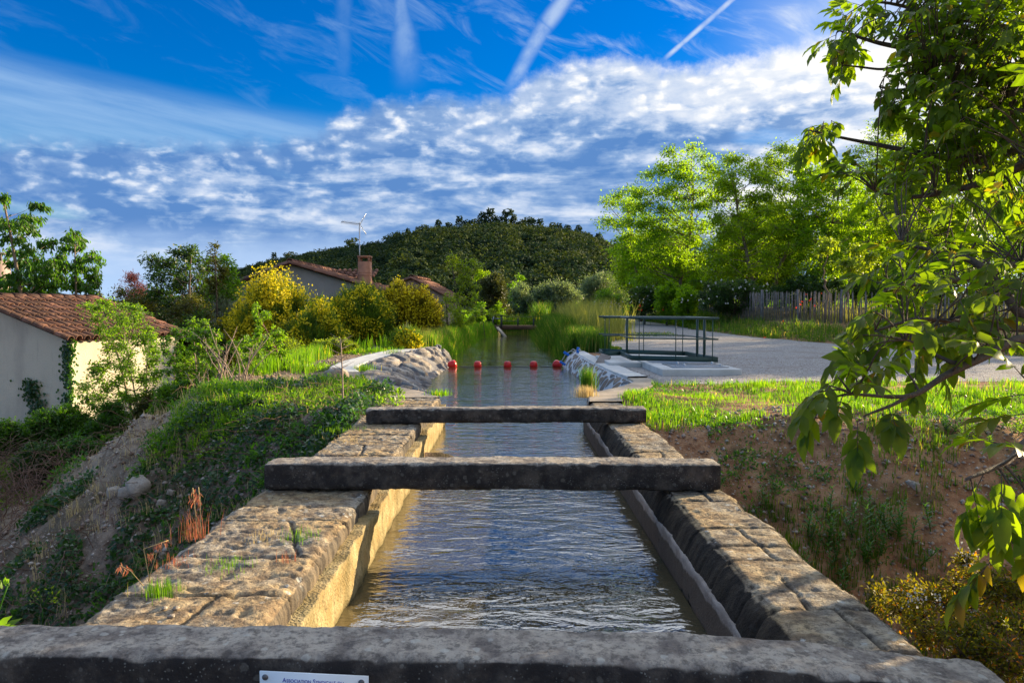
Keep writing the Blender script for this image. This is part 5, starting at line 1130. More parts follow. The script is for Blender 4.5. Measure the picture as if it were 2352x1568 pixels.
# --- broom bushes: fans of upright green stems tipped with yellow flowers
def broom(label, px0, px1, ptop, pbase, y, nst, nfl, flow_frac, stemmat='broomstem', lop=0.0, lowfl=.2, fs=.055):
    a = at(px0, ptop, y=y); b = at(px1, ptop, y=y); cx, rx = (a[0] + b[0]) / 2, (b[0] - a[0]) / 2; g0 = gz(cx, y); h = a[2] - g0
    t0 = empty('broom_bush', (cx, y, g0)); tag(t0, label, 'broom bush', 'flowering broom bushes on the left bank')
    st = MB(); fl = MB(); wd = MB()
    th = rng.uniform(0, 2 * math.pi, nst); rad = rng.uniform(0, 1, nst) ** .55
    top = np.stack([np.cos(th) * rad, np.sin(th) * rad * .8, 1 - .42 * rad ** 2.2], 1) * [rx, rx, h]; top[:, :2] *= (.72 + .55 * fbm(np.cos(th) * 2.2, np.sin(th) * 2.2, px0, 1.5, 3))[:, None]; top[:, 2] *= (.56 + .66 * fbm(top[:, 0] * 1.6 + px0, top[:, 1] * 1.6, px0, 1.3, 3)) * np.where(rng.uniform(0, 1, nst) < .4, rng.uniform(.35, .8, nst), rng.uniform(.72, 1.08, nst))
    top[:, 0] += lop * h * .2; foot = top * [.30, .30, 0.0] + rng.normal(0, .06, (nst, 3)) * [1, 1, 0]
    o_ = np.array([cx, y, g0]); P0 = foot + o_; P1 = top + o_
    s0 = rng.uniform(.12, .6, nst)[:, None]                    # each stem shows as a thin slanting blade
    A0 = P0 + (P1 - P0) * s0; ax = nrm(P1 - A0); nn = rdir(nst); leaves(st, A0, ax, nn, np.linalg.norm(P1 - A0, axis=1), .030, False, .05)
    for _ in range(3):                                         # side shoots
        k = rng.integers(0, nst, nst); t_ = rng.uniform(.45, .95, nst)[:, None]; Q = P0[k] + (P1[k] - P0[k]) * t_
        leaves(st, Q, nrm(ax[k] + rdir(nst) * .45), rdir(nst), rng.uniform(.15, .45, nst), .018, False, .05)
    nfl = int(nfl * 4.5); k = rng.integers(0, nst, nfl); k = np.where((top[k, 1] > .15 * rx) & (rng.uniform(0, 1, nfl) < .6), rng.integers(0, nst, nfl), k); t_ = np.where(rng.uniform(0, 1, nfl) < lowfl, rng.uniform(.45, .85, nfl), rng.uniform(.80, 1.02, nfl))
    Q = P0[k] + (P1[k] - P0[k]) * t_[:, None] + rng.normal(0, .035, (nfl, 3)) + np.array([0, -.05, .02]); keep = fbm(Q[:, 0], Q[:, 1], Q[:, 2], 1.7, 3) > (1 - flow_frac)
    Q = Q[keep]; leaves(fl, Q, rdir(len(Q), .4), rdir(len(Q)), fs * 1.45 * rng.uniform(.6, 1.2, len(Q)), fs * 1.15, False, .3)
    for i in range(40): wd.tube([P0[i], P0[i] + (P1[i] - P0[i]) * .55], [.02, .008], 4, False)
    part(wd, 'branches', M['bark'], t0); part(st, 'stems', M[stemmat], t0); part(fl, 'flowers', M['yellow'], t0)
broom('tall broom bush in full yellow flower in front of the grey gable', 515, 765, 622, 800, 24.5, 8500, 9500, .62)
broom('small broom at the far left, its yellow spikes half behind olive shrubs', 488, 590, 662, 800, 26, 2600, 2600, .60)
broom('low broom shoulder of dark stems at the right foot of the tall broom', 630, 800, 690, 810, 23.2, 4600, 5000, .58, lowfl=.5)
broom('airy green broom with scattered flowers in the middle of the row', 735, 905, 645, 800, 25.5, 6800, 5200, .58, lowfl=.6)
broom('dense dark golden broom at the right end of the row by the canal', 848, 1015, 642, 780, 27.0, 7500, 6500, .62, 'broomdark', lowfl=.35, fs=.05)
broom('trailing broom branch in flower on the bare ground beside the canal', 905, 968, 757, 790, 21.5, 500, 620, .75, lowfl=.6)

# --- sapling in front of the shed, and whips along the bank
rows_tree('sapling', 'slender bright green sapling standing in front of the sunlit shed wall', 318, 15.2, [(690, 210, 245), (715, 195, 335), (750, 225, 350), (800, 240, 370), (850, 215, 370), (900, 190, 360), (945, 215, 340)], 21, 20, 'bright', 'bark_pale', .052, .030, 12, 15, .035, cat='sapling', spread=.7, fine=True,
          stems=[[at(322, 1015, y=15.1), at(315, 930, y=15.1), at(290, 800, y=15.2)], [at(330, 1015, y=15.3), at(335, 900, y=15.3), at(340, 780, y=15.3)]])
rows_tree('sapling', 'leaning whip sapling with leafy tufts and a reddish stem in front of the brooms', 660, 14.5, [(705, 583, 600), (722, 585, 625), (750, 590, 618), (775, 588, 650), (800, 590, 655), (850, 640, 665)], 14, 11, 'bright', 'twig_red', .06, .032, 8, 10, .025, cat='sapling', spread=.25, fine=True)
for (px, y, rows, lab) in ((505, 13.8, [(775, 460, 500), (800, 470, 505), (850, 480, 505), (930, 490, 500)], 'thin-stemmed thorny shrub with lime leaf tufts left of the whip sapling'),
                           (560, 13.6, [(785, 525, 600), (805, 530, 600), (830, 545, 600)], 'thorny shrub with flat lime tufts on bare pale stems in the middle'),
                           (440, 14.2, [(745, 440, 480), (800, 430, 480), (860, 400, 470), (910, 400, 450)], 'leafy shrub beside the right corner of the shed wall'),
                           (400, 14.6, [(765, 385, 440), (800, 375, 420), (850, 370, 420)], 'dark green shrub overlapping the shed wall corner')):
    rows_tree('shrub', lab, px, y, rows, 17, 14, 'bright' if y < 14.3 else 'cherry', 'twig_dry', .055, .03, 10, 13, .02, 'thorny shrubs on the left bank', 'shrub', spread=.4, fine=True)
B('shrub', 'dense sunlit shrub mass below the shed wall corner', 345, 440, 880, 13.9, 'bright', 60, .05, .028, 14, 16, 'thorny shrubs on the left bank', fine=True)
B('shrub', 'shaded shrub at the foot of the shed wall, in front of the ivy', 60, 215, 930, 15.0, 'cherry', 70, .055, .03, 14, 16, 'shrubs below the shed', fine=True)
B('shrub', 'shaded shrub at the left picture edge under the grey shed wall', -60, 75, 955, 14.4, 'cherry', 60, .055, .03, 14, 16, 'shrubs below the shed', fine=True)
B('shrub', 'low leafy shrub on the crest left of the second beam', 560, 650, 960, 11.2, 'bright', 36, .045, .026, 12, 15, fine=True)
B('shrub', 'green shrub between the whip sapling and the bare crest', 590, 665, 865, 14.3, 'bright', 40, .05, .028, 12, 15, fine=True)

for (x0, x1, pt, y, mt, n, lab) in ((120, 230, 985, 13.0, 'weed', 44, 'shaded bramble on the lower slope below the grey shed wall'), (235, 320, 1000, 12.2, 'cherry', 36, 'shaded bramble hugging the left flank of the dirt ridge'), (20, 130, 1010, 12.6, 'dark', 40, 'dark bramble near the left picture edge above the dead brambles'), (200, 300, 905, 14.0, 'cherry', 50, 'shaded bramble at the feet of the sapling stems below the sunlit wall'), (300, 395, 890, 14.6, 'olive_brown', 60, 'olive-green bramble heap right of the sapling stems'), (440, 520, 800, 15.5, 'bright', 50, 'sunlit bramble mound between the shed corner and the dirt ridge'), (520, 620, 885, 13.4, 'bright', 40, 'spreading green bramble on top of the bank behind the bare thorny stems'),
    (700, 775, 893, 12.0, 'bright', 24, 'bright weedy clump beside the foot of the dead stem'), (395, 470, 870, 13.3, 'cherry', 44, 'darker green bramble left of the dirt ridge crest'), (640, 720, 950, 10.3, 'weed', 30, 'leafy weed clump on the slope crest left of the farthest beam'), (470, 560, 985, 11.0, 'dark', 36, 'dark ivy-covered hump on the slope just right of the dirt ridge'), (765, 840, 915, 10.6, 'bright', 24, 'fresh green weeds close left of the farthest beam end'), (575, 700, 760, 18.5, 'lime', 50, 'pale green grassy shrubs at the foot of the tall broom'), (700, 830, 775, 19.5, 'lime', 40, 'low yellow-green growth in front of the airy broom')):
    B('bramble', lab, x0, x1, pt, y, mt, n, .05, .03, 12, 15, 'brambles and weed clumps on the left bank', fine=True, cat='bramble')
# --- ivy on the shed wall
iv = MB()
def on_gable(u, z): p_ = K0 + G * u; return np.array([p_[0], p_[1], z]) - E * .03
pth = [on_gable(.03, BASE + .6), on_gable(.05, -.6), on_gable(.0, .1), on_gable(.02, .46)]
pth2 = [on_gable(.75, -1.45), on_gable(.95, -1.15), on_gable(1.12, -.8), on_gable(1.18, -.45)]
ivw = MB(); ivs = []
for pp_, wd_ in ((pth, .11), (pth2, .16)):
    pp_ = np.array(pp_); ivw.tube(pp_, .012, 5); t_ = rng.uniform(0, len(pp_) - 1.001, 520 if wd_ < .12 else 420); P_ = np.stack([np.interp(t_, range(len(pp_)), pp_[:, k]) for k in range(3)], 1)
    P_ = P_ + G * rng.normal(0, wd_, len(P_))[:, None] - E * np.abs(rng.normal(0, .04, len(P_)))[:, None]; P_[:, 2] += rng.normal(0, .06, len(P_)); ivs.append(P_)
P_ = np.concatenate(ivs); leaves(iv, P_, nrm(rdir(len(P_)) * .5 + [0, 0, -.8]), nrm(-E + rdir(len(P_)) * .4), .075, .065, True, .1)
it = empty('ivy', pth[0]); tag(it, 'ivy climbing the shaded shed wall in two trails up to the eave corner', 'ivy'); part(ivw, 'stems', M['bark'], it); part(iv, 'leaves', M['ivy'], it)

# ================================================================ FENCE
fe = empty('paling_fence', (12, 32, .6)); tag(fe, 'grey chestnut paling fence with uneven stakes running behind the gravel', 'fence')
FL = [(10.7, 45.0), (10.6, 38.0), (10.9, 33.0), (12.3, 28.5), (14.9, 24.0), (19, 20.5)]
seg = np.array(FL); L_ = np.concatenate([[0], np.cumsum(np.linalg.norm(np.diff(seg, axis=0), axis=1))])
s_ = 0.0; bay = MB(); nb = 0; nextb = 2.4; kk = 0; postx = []
def fpos(s): return np.array([np.interp(s, L_, seg[:, 0]), np.interp(s, L_, seg[:, 1])])
def ftop(s): x, y = fpos(s); return float(np.interp(y, [20, 24, 30, 45], [1.50, 1.62, 1.82, 2.1]))
while s_ < L_[-1]:
    p_ = fpos(s_); zt = ftop(s_) + rng.uniform(-.05, .04); zb = zt - 1.25; lean = rng.normal(0, .035, 2)
    wd_ = rng.uniform(.028, .045); a = np.array([p_[0], p_[1], zb]); b = np.array([p_[0] + lean[0], p_[1] + lean[1], zt])
    bay.beam(a, b, wd_, .016); bay.beam(b, b + (b - a) * .03, wd_ * .5, .012)
    s_ += rng.uniform(.085, .14)
    if s_ > nextb or s_ >= L_[-1]:
        for hh in (.32, .72, 1.08):
            q = [np.array([*fpos(u), ftop(u) - hh]) for u in np.linspace(nextb - 2.4, min(nextb, L_[-1]), 6)]; bay.tube(q, .005, 4, False)
        part(bay, 'pale_panel', M['wood_grey'], fe); bay = MB(); postx.append(nextb); nextb += 2.4
for u in postx + [0.0]:
    p_ = fpos(min(u, L_[-1])); zt = ftop(u) + .12; mb = MB().tube([(p_[0], p_[1] - .05, zt - 1.6), (p_[0] + rng.normal(0, .03), p_[1] - .05, zt)], [.065, .055], 8); part(mb, 'post', M['wood_grey'], fe, True)

# ================================================================ GRASS, WEEDS, GROUND COVER (stuff)
def scat(n, xr, yr, cond=None):
    x = rng.uniform(*xr, n); y = rng.uniform(*yr, n)
    if cond is not None: k = cond(x, y); x = x[k]; y = y[k]
    return np.stack([x, y, H(x, y)], 1)
def patch(x, y, sc, th, sd=0.0): return fbm(x, y, sd, sc, 3) > th
def ridge(x, y): return (x > -7.4 - .3 * (fbm(x, y, 1., 1., 2) - .5)) & (x < -4.0 + .9 * (fbm(x, y, 3., .9, 2) - .5)) & (y > 9.6) & (y < 13.3)
def bare(x, y): return (x > -5.6) & (x < -2.2) & (y > 12.2) & (y < 19.5) & (fbm(x, y, 51., .8, 3) > .40)
def canalL(x, y): return x < np.interp(y, *GXL) - .45 * (y > 10) * (y < 14) - .35 * ((y >= 14) & (y < 22.6)) - .05
def canalR(x, y): return x > np.interp(y, *GXR) + .1
g = MB()
P_ = scat(100000, (1.4, 13), (8.0, 13.4), lambda x, y: canalR(x, y) & (y < path_near(x) + .10 * rng.normal(size=len(x))) & (fbm(x, y, 1.0, .9, 3) + .13 * rng.normal(size=len(x)) * .5 > .40 + .22 * sst(y, 11.0, 12.2)))
hgt = (.022 + .065 * sst(fbm(P_[:, 0], P_[:, 1], 3.0, 1.3, 3), .35, .7)) * rng.uniform(.4, 1.5, len(P_))
blades(g, P_, hgt, .007, hgt * 1.3)
P_ = scat(900, (1.5, 10), (8.2, 12.0), lambda x, y: canalR(x, y) & patch(x, y, 1.0, .5, 2.0)); 
c = np.repeat(P_, 16, 0) + rng.normal(0, .03, (len(P_) * 16, 3)) * [1, 1, 0]; hh = rng.uniform(.04, .14, len(c)); blades(g, c, hh, .009, hh * 1.0)
tag(g.build('grass', M['grass']), kind='stuff')
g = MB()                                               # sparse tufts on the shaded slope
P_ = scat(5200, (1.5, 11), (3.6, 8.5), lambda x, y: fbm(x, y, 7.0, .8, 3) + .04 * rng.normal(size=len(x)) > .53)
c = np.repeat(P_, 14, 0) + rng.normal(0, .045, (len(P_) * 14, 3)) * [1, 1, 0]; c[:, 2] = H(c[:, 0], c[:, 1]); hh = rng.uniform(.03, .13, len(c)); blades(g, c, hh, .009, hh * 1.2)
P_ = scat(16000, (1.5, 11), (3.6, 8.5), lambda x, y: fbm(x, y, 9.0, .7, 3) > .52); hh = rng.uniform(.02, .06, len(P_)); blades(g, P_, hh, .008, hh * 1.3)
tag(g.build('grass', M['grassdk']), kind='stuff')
# leafy weeds on both slopes and in the lawn
g = MB()
P_ = None
def weeds(mb, P_, n, r, ll, lw):
    k = np.repeat(P_, n, 0); d = rdir(len(k), .5); k = k + d * rng.uniform(.1, 1, (len(k), 1)) * r; k[:, 2] = np.maximum(k[:, 2], np.repeat(P_[:, 2], n) + .01)
    leaves(mb, k, nrm(d + rdir(len(k)) * .5), nrm(rdir(len(k)) * .5 + [0, 0, .8]), ll * rng.uniform(.6, 1.3, len(k)), lw, False, .3)
weeds(g, scat(5200, (1.6, 11), (3.8, 8.6), lambda x, y: patch(x, y, .8, .53, 12.0)), 12, .08, .042, .020)
weeds(g, scat(1800, (1.5, 12), (8.4, 12.0), lambda x, y: canalR(x, y) & patch(x, y, 1.1, .52, 13.0)), 10, .06, .05, .022)
tag(g.build('weeds', M['weed']), kind='stuff')
# left bank: sunlit grass and weeds on the top, ivy down the slope
g = MB()
P_ = scat(90000, (-9, -.9), (9.6, 24), lambda x, y: canalL(x, y) & ~ridge(x, y) & ~bare(x, y) & (y > 10.7 + .2 * x * 0) & (x < -1.55 - .4 * sst(y, 10.6, 13)) & (fbm(x, y, 21.0, .75, 3) + .05 * rng.normal(size=len(x)) > .44 + .16 * ((x > -5) & (y > 12.5) & (y < 19))))
hgt = (.04 + .17 * sst(fbm(P_[:, 0], P_[:, 1], 23.0, .9, 3), .38, .7)) * rng.uniform(.5, 1.4, len(P_)); blades(g, P_, hgt, .013, hgt * .5)
tag(g.build('grass', M['grass']), kind='stuff')
g = MB()
weeds(g, scat(3000, (-8, -1.8), (10.4, 20), lambda x, y: canalL(x, y) & ~ridge(x, y) & ~bare(x, y) & patch(x, y, .9, .53, 31.0)), 16, .13, .065, .03)
weeds(g, scat(150, (-2.4, -1.05), (9.3, 10.9), lambda x, y: x < -1.05 - .3 * (y - 9.3)) , 18, .09, .06, .028)
weeds(g, scat(1300, (-4.6, -2.0), (9.4, 12.2)), 14, .10, .05, .022)
tag(g.build('weeds', M['bright']), kind='stuff')
g = MB()
def ivyzone(x, y): return (fbm(x, y, 41.0, .55, 3) > .40) & ((x > -4.3 - .3 * (y - 8)) | (fbm(x, y, 43.0, .5, 2) > .56)) & ~((x < -4.7) & (x > -7.3) & (y > 10.4) & (y < 13.2) & (fbm(x, y, 5.0, .9, 2) > .36))
P_ = scat(130000, (-10.5, -1.62), (4.6, 13.0), lambda x, y: ivyzone(x, y) & (fbm(x, y, 77.0, 1.3, 3) > .40) & (y < 11.5 + .3 * np.abs(x + 3)))
P_[:, 2] += rng.uniform(.01, .24, len(P_)) * sst(fbm(P_[:, 0], P_[:, 1], 2.0, 1.6, 3), .4, .75)
leaves(g, P_, rdir(len(P_)), nrm(rdir(len(P_)) * .55 + [.1, -.3, .8]), rng.uniform(.035, .075, len(P_)), rng.uniform(.03, .06, len(P_)), False, .2)
tag(g.build('ivy_cover', M['ivy']), kind='stuff')
g = MB()                                               # straw and dead stems lying in the ivy
P_ = scat(9000, (-10, -1.8), (4.6, 13.2), lambda x, y: fbm(x, y, 77.0, 1.3, 3) < .50); hh = rng.uniform(.05, .22, len(P_)); blades(g, P_, hh * .6, .006, hh * 1.6)
tag(g.build('dry_grass', M['straw']), kind='stuff')
g = MB()
weeds(g, scat(2600, (-7, -1.7), (5.0, 12.5), lambda x, y: patch(x, y, 1.1, .55, 61.0)), 14, .12, .07, .035)
tag(g.build('weeds', M['weed']), kind='stuff')
g = MB()
P_ = scat(1200, (1.4, 13), (8.2, 12.6), lambda x, y: canalR(x, y) & patch(x, y, 1.6, .5, 91.0)); hh = rng.uniform(.04, .16, len(P_)); blades(g, P_, hh, .004, hh * .8)
tag(g.build('dry_grass', M['straw']), kind='stuff')
g = MB()
P_ = scat(2600, (-9, -4.2), (12.6, 19), lambda x, y: patch(x, y, .7, .47, 71.0) & ~ridge(x, y)); c = np.repeat(P_, 10, 0) + rng.normal(0, .06, (len(P_) * 10, 3)) * [1, 1, 0]; hh = rng.uniform(.12, .42, len(c)); blades(g, c, hh, .012, hh * .5)
P_ = scat(190, (-4.8, -1.75), (9.6, 12.4), lambda x, y: patch(x, y, 1.2, .45, 73.0)); c = np.repeat(P_, 14, 0) + rng.normal(0, .04, (len(P_) * 14, 3)) * [1, 1, 0]; hh = rng.uniform(.08, .26, len(c)); blades(g, c, hh, .008, hh * 1.1)
tag(g.build('tall_grass', M['grass']), kind='stuff')
g = MB()
P_ = scat(320, (-6, -1.75), (6.5, 12.4), lambda x, y: patch(x, y, 1.0, .52, 75.0)); c = np.repeat(P_, 9, 0) + rng.normal(0, .05, (len(P_) * 9, 3)) * [1, 1, 0]; hh = rng.uniform(.06, .26, len(c)); blades(g, c, hh, .005, hh * 1.5)
tag(g.build('dry_grass', M['straw']), kind='stuff')
# dead bramble arcs
g = MB()
def arcs(n, xr, yr, L, hgt, r, cond=None):
    P_ = scat(n, xr, yr, cond)
    for p_ in P_:
        a = rng.uniform(0, 6.28); l = rng.uniform(*L); h = rng.uniform(*hgt); t_ = np.linspace(0, 1, 7)
        q = p_ + np.stack([np.cos(a) * l * t_, np.sin(a) * l * t_, h * np.sin(t_ * rng.uniform(1.7, 3.0))], 1) + rng.normal(0, .03, (7, 3)); g.tube(q, np.linspace(r, r * .4, 7), 3, False)
arcs(800, (-10, -6.6), (9.4, 13.6), (.5, 1.5), (.15, .75), .006)
arcs(120, (-7, -4.6), (9.0, 13.0), (.3, .9), (.05, .3), .005)
arcs(300, (-4.6, -1.75), (6.0, 9.6), (.3, .9), (.03, .2), .004)
arcs(40, (-3.0, -1.9), (9.2, 10.6), (.3, .8), (.1, .3), .004)
arcs(200, (-8.5, -4.6), (7.2, 9.2), (.3, .8), (.05, .25), .006)
tag(g.build('dead_brambles', M['twig_red']), kind='stuff')
# reeds and tall grass along the canal banks
g = MB()
def reeds(mb, P_, h0, h1, wd, n=1, lean=.3):
    k = np.repeat(P_, n, 0) + rng.normal(0, .08, (len(P_) * n, 3)) * [1, 1, 0]; k[:, 2] = H(k[:, 0], k[:, 1]); hh = rng.uniform(h0, h1, len(k)); blades(mb, k, hh, wd, hh * lean * rng.uniform(.3, 1.3, len(k)))
def between(n, y0, y1, f0, f1, cond=None):
    y = rng.uniform(y0, y1, n); x = rng.uniform(f0(y), f1(y)); 
    if cond is not None: k = cond(x, y); x, y = x[k], y[k]
    return np.stack([x, y, H(x, y)], 1)
xl = lambda y: np.interp(y, *GXL); xr = lambda y: np.interp(y, *GXR)
reeds(g, between(1500, 22.6, 30, lambda y: xl(y) - .35, lambda y: xl(y) + .35), .22, .62, .018, 4)
reeds(g, between(1700, 30, 45, lambda y: xl(y) - .4, lambda y: xl(y) + .4), .2, .55, .022, 4)
tag(g.build('reeds', M['reed']), kind='stuff'); g = MB()
reeds(g, between(2600, 20.8, 30, lambda y: xr(y) - .45, lambda y: xr(y) + .75, lambda x, y: x > 1.5), .30, .75, .022, 4)
reeds(g, between(5200, 28, 44, lambda y: xr(y) - .6, lambda y: xr(y) + 1.3), .45, 1.05, .022, 5, .4)
reeds(g, between(2000, 52, 66, lambda y: xl(y) - 1.0, lambda y: xr(y) + .8), 1.0, 1.9, .045, 3, .2)
tag(g.build('reeds', M['reed_dark']), kind='stuff')
g = MB()
reeds(g, between(900, 26, 44, lambda y: xr(y) + .6, lambda y: xr(y) + 2.4), .9, 1.7, .022, 3, .22)
reeds(g, between(420, 22.0, 27, lambda y: xl(y) - .7, lambda y: xl(y) + .1), .3, .7, .018, 3)
P_ = scat(900, (10.2, 18), (19, 32), lambda x, y: x > np.interp(y, [20.5, 24, 28.5, 33, 38, 45], [19, 14.9, 12.3, 10.9, 10.6, 10.7]) + .3); reeds(g, P_, .4, 1.0, .018, 5, .25)
tag(g.build('tall_grass', M['reed_pale']), kind='stuff')
# mixed weeds under the fence and beyond the path
g = MB()
P_ = scat(9000, (7.6, 19), (16, 52), lambda x, y: (x > np.interp(y, *PXR) + .05) & (x < np.interp(y, *PXR) + 2.2)); P_ = P_[rng.uniform(0, 1, len(P_)) < .75]
weeds(g, P_, 18, .22, .07, .035)
g2 = MB(); k = np.repeat(P_[:4200], 6, 0) + rng.normal(0, .12, (4200 * 6 if len(P_) >= 4200 else len(P_) * 6, 3)) * [1, 1, 0]; hh = rng.uniform(.1, .45, len(k)); blades(g2, k, hh, .018, hh * .5)
tag(g.build('undergrowth', M['grassdk']), kind='stuff'); tag(g2.build('tall_grass', M['grassdk']), kind='stuff')
g = MB()
P_ = scat(26000, (-30, -2), (22, 62), lambda x, y: x < xl(y) - .8); hh = rng.uniform(.15, .55, len(P_)); blades(g, P_, hh, .05, hh * .4)
P_ = scat(14000, (2.2, 9), (24, 70), lambda x, y: (x > xr(y) + .7) & (x < np.interp(y, *PXL) - .1) & (y > 24)); hh = rng.uniform(.1, .4, len(P_)); blades(g, P_, hh, .04, hh * .4)
P_ = scat(30000, (-12, 30), (64, 130)); hh = rng.uniform(.4, 1.0, len(P_)); blades(g, P_, hh, .14, hh * .4)
tag(g.build('grass', M['grass']), kind='stuff')
# tamped weeds spots in the gravel
g = MB(); 
for (px, py, r) in ((1420, 737, 1.5), (1500, 777, .9), (1395, 800, .35)):
    c = at(px, py, z=.03); P_ = scat(700, (c[0] - r, c[0] + r), (c[1] - r * 1.6, c[1] + r * 1.6)); hh = rng.uniform(.03, .10, len(P_)); blades(g, P_, hh, .02, hh)
tag(g.build('grass', M['grassdk']), kind='stuff')

# poppies behind the fence and the red patch left of it
pz = MB()
def pop(c, n, s_, r): 
    P_ = c + rng.normal(0, 1, (n, 3)) * s_; leaves(pz, np.repeat(P_, 5, 0), rdir(n * 5, .3), rdir(n * 5, .5), r, r * .95, False, .2)
for (px, py) in ((1852, 676), (1862, 687), (1872, 702), (1838, 700), (1828, 706), (1842, 693), (1888, 674), (1860, 690), (1798, 737), (1757, 775)): pop(at(px, py, y=27.5 if py < 730 else 25.5), 1, .0, .045)
pop(at(1498, 706, y=38), 9, np.array([.55, .3, .22]), .06)
tag(pz.build('poppies', M['red_fl']), kind='stuff')
wf = MB()
def whites(n, px0, px1, py0, py1, y, r):
    for _ in range(n): pq = at(rng.uniform(px0, px1), rng.uniform(py0, py1), y=y + rng.uniform(-.3, .3)); d = rdir(4, .1); leaves(wf, np.repeat(pq[None], 4, 0), d, nrm(np.array([[0, -1.0, .4]]) + rdir(4) * .3), r, r, False, .1)
whites(80, 1362, 1432, 690, 722, 40.6, .045); whites(18, 1445, 1515, 650, 700, 38.8, .05); whites(20, 1610, 1765, 642, 668, 34.2, .06); whites(14, 1560, 1700, 675, 700, 31.5, .045)
tag(wf.build('white_flowers', M['white_fl']), kind='stuff')

# ================================================================ SMALL PLANTS AND STONES NEAR THE CAMERA
def tuft(name, label, p, n, h, spread, wd, mat, lean=.4, cat='grass tuft', group=None):
    P_ = np.array(p) + rng.normal(0, spread, (n, 3)) * [1, 1, 0]; m_ = MB(); hh = rng.uniform(h * .4, h, n); blades(m_, P_, hh, wd, hh * lean * 1.7 * rng.uniform(.2, 1.6, n)); o = m_.build(name, M[mat], loc=tuple(p)); tag(o, label, cat, group); return o
GT = 'small tufts growing on the channel walls'
TP = [((450, 1238), .21, 60, .040, 'redgrass', 'tall red-brown seeding grass clump on the left wall edge, below the second beam'),
      ((395, 1300), .055, 90, .05, 'redgrass', 'low reddish tuft at the outer edge of the left wall'),
      ((520, 1305), .06, 120, .06, 'grass', 'thin row of yellow-green grass in the joint beside the low reddish tuft'),
      ((372, 1368), .09, 190, .035, 'grass', 'rounded green tuft in front on the left wall, nearest the camera'),
      ((600, 1240), .06, 90, .05, 'straw', 'dry straw tuft beside the slanting crack in the left wall'),
      ((690, 1240), .07, 110, .05, 'grass', 'yellow-green tuft at the inner end of the wall joint'),
      ((660, 1295), .08, 26, .03, 'redgrass', 'wispy red grass at the inner edge of the left wall'),
      ((790, 988), .06, 160, .12, 'grass', 'mossy grass strip just in front of the farthest beam on the left wall'),
      ((800, 1012), .04, 100, .10, 'straw', 'dry grass patch on the left wall between the two far beams')]
for (pq, h, n, s_, mt, lab) in TP: tuft('grass_tuft', lab, at(*pq, z=-.01), n, h, s_, .0026, mt, .6, group=GT)
tuft('grass_tuft', 'tall green rush tuft on the right wall end beside the pool', at(1350, 893, z=0) + [0, 0, 0], 260, .42, .05, .008, 'reed', .28)
tuft('grass_tuft', 'pale dry grass tuft below the tall rush tuft on the right wall end', at(1345, 912, z=.0), 260, .20, .07, .007, 'straw', .45)
tuft('grass_tuft', 'small grass tuft rooted on the left stone apron in shade', at(838, 852, z=.03), 160, .18, .09, .008, 'grass', .5)
tuft('grass_tuft', 'dark wiry tuft on the crest of the left stone apron', at(905, 812, z=.1), 130, .14, .12, .006, 'grassdk', .5)
tuft('grass_tuft', 'grass tuft hanging over the left corner of the wall by the pool', at(1012, 908, z=0), 160, .12, .08, .008, 'grass', .6)
# seeding stalks at the wall edge
sw = empty('wild_oat', at(300, 1330, z=0)); tag(sw, 'arching wild oat stalks with pale seed heads beyond the outer edge of the left wall', 'wild oat')
st = MB(); sd_ = MB()
for a, b, c in (((345, 1338), (330, 1260), (387, 1240)), ((340, 1335), (360, 1270), (338, 1275)), ((330, 1345), (300, 1310), (275, 1297)), ((455, 1225), (448, 1170), (443, 1120)), ((462, 1225), (460, 1160), (456, 1118))):
    q = [at(*a, y=2.85), at(*b, y=2.85), at(*c, y=2.9)]; tt_ = np.linspace(0, 2, 9); q = np.stack([np.interp(tt_, range(3), np.array(q)[:, k]) for k in range(3)], 1); st.tube(q, .0016, 4)
    tip = q[-1]; P_ = q[5] + (tip - q[5]) * rng.uniform(0, 1, (14, 1)) + rng.normal(0, .006, (14, 3)); leaves(sd_, P_, nrm(rdir(14) * .5 + [0, 0, -.8]), rdir(14), .028, .006, False, .1)
part(st, 'stems', M['straw'], sw); part(sd_, 'seed_heads', M['redgrass'], sw)
# leafy herb at the lower left corner and its thin seed stalk
hb = empty('leafy_herb', at(10, 1480, y=2.9)); tag(hb, 'bright green leafy herb poking into the lower left corner above the near beam', 'herb')
m_ = MB(); P_ = np.array([at(rng.uniform(-18, 8), rng.uniform(1440, 1482), y=2.9 + rng.uniform(-.08, .08)) for _ in range(26)]); A_h = nrm(np.array([[.3, -.1, .8]]) + rdir(26) * .8)
leaves(m_, P_, A_h, nrm(np.array([[.2, -.8, .4]] * 26) + rdir(26) * .6), rng.uniform(.05, .10, 26), .034, True, .3); part(m_, 'leaves', M['bright'], hb)
m_ = MB().tube([at(-5, 1480, y=2.9), at(60, 1446, y=2.8), at(112, 1438, y=2.7)], [.004, .003, .001], 5).tube([at(-15, 1440, y=2.95), at(8, 1370, y=2.95), at(20, 1338, y=2.95)], .003, 5); part(m_, 'stems', M['weed'], hb)
m_ = MB(); P_ = np.array([at(px, py, y=2.95) for px, py in ((20, 1336), (14, 1345), (5, 1352), (22, 1345))]); leaves(m_, P_, rdir(4, 1), rdir(4), .035, .018, True); part(m_, 'buds', M['bright'], hb)
ss = empty('weed_stalk', at(98, 1440, y=5.2)); tag(ss, 'thin forked weed stalk with tiny buds against the dirt at the lower left', 'weed')
m_ = MB(); q0 = at(98, 1440, y=5.2); q1 = at(98, 1395, y=5.2)
m_.tube([q0, q1], .004, 4); b_ = MB()
for (px, py) in ((82, 1352), (92, 1362), (110, 1368), (120, 1352), (132, 1350), (70, 1368)): m_.tube([q1, at(px, py, y=5.2)], .0025, 4); b_ = b_
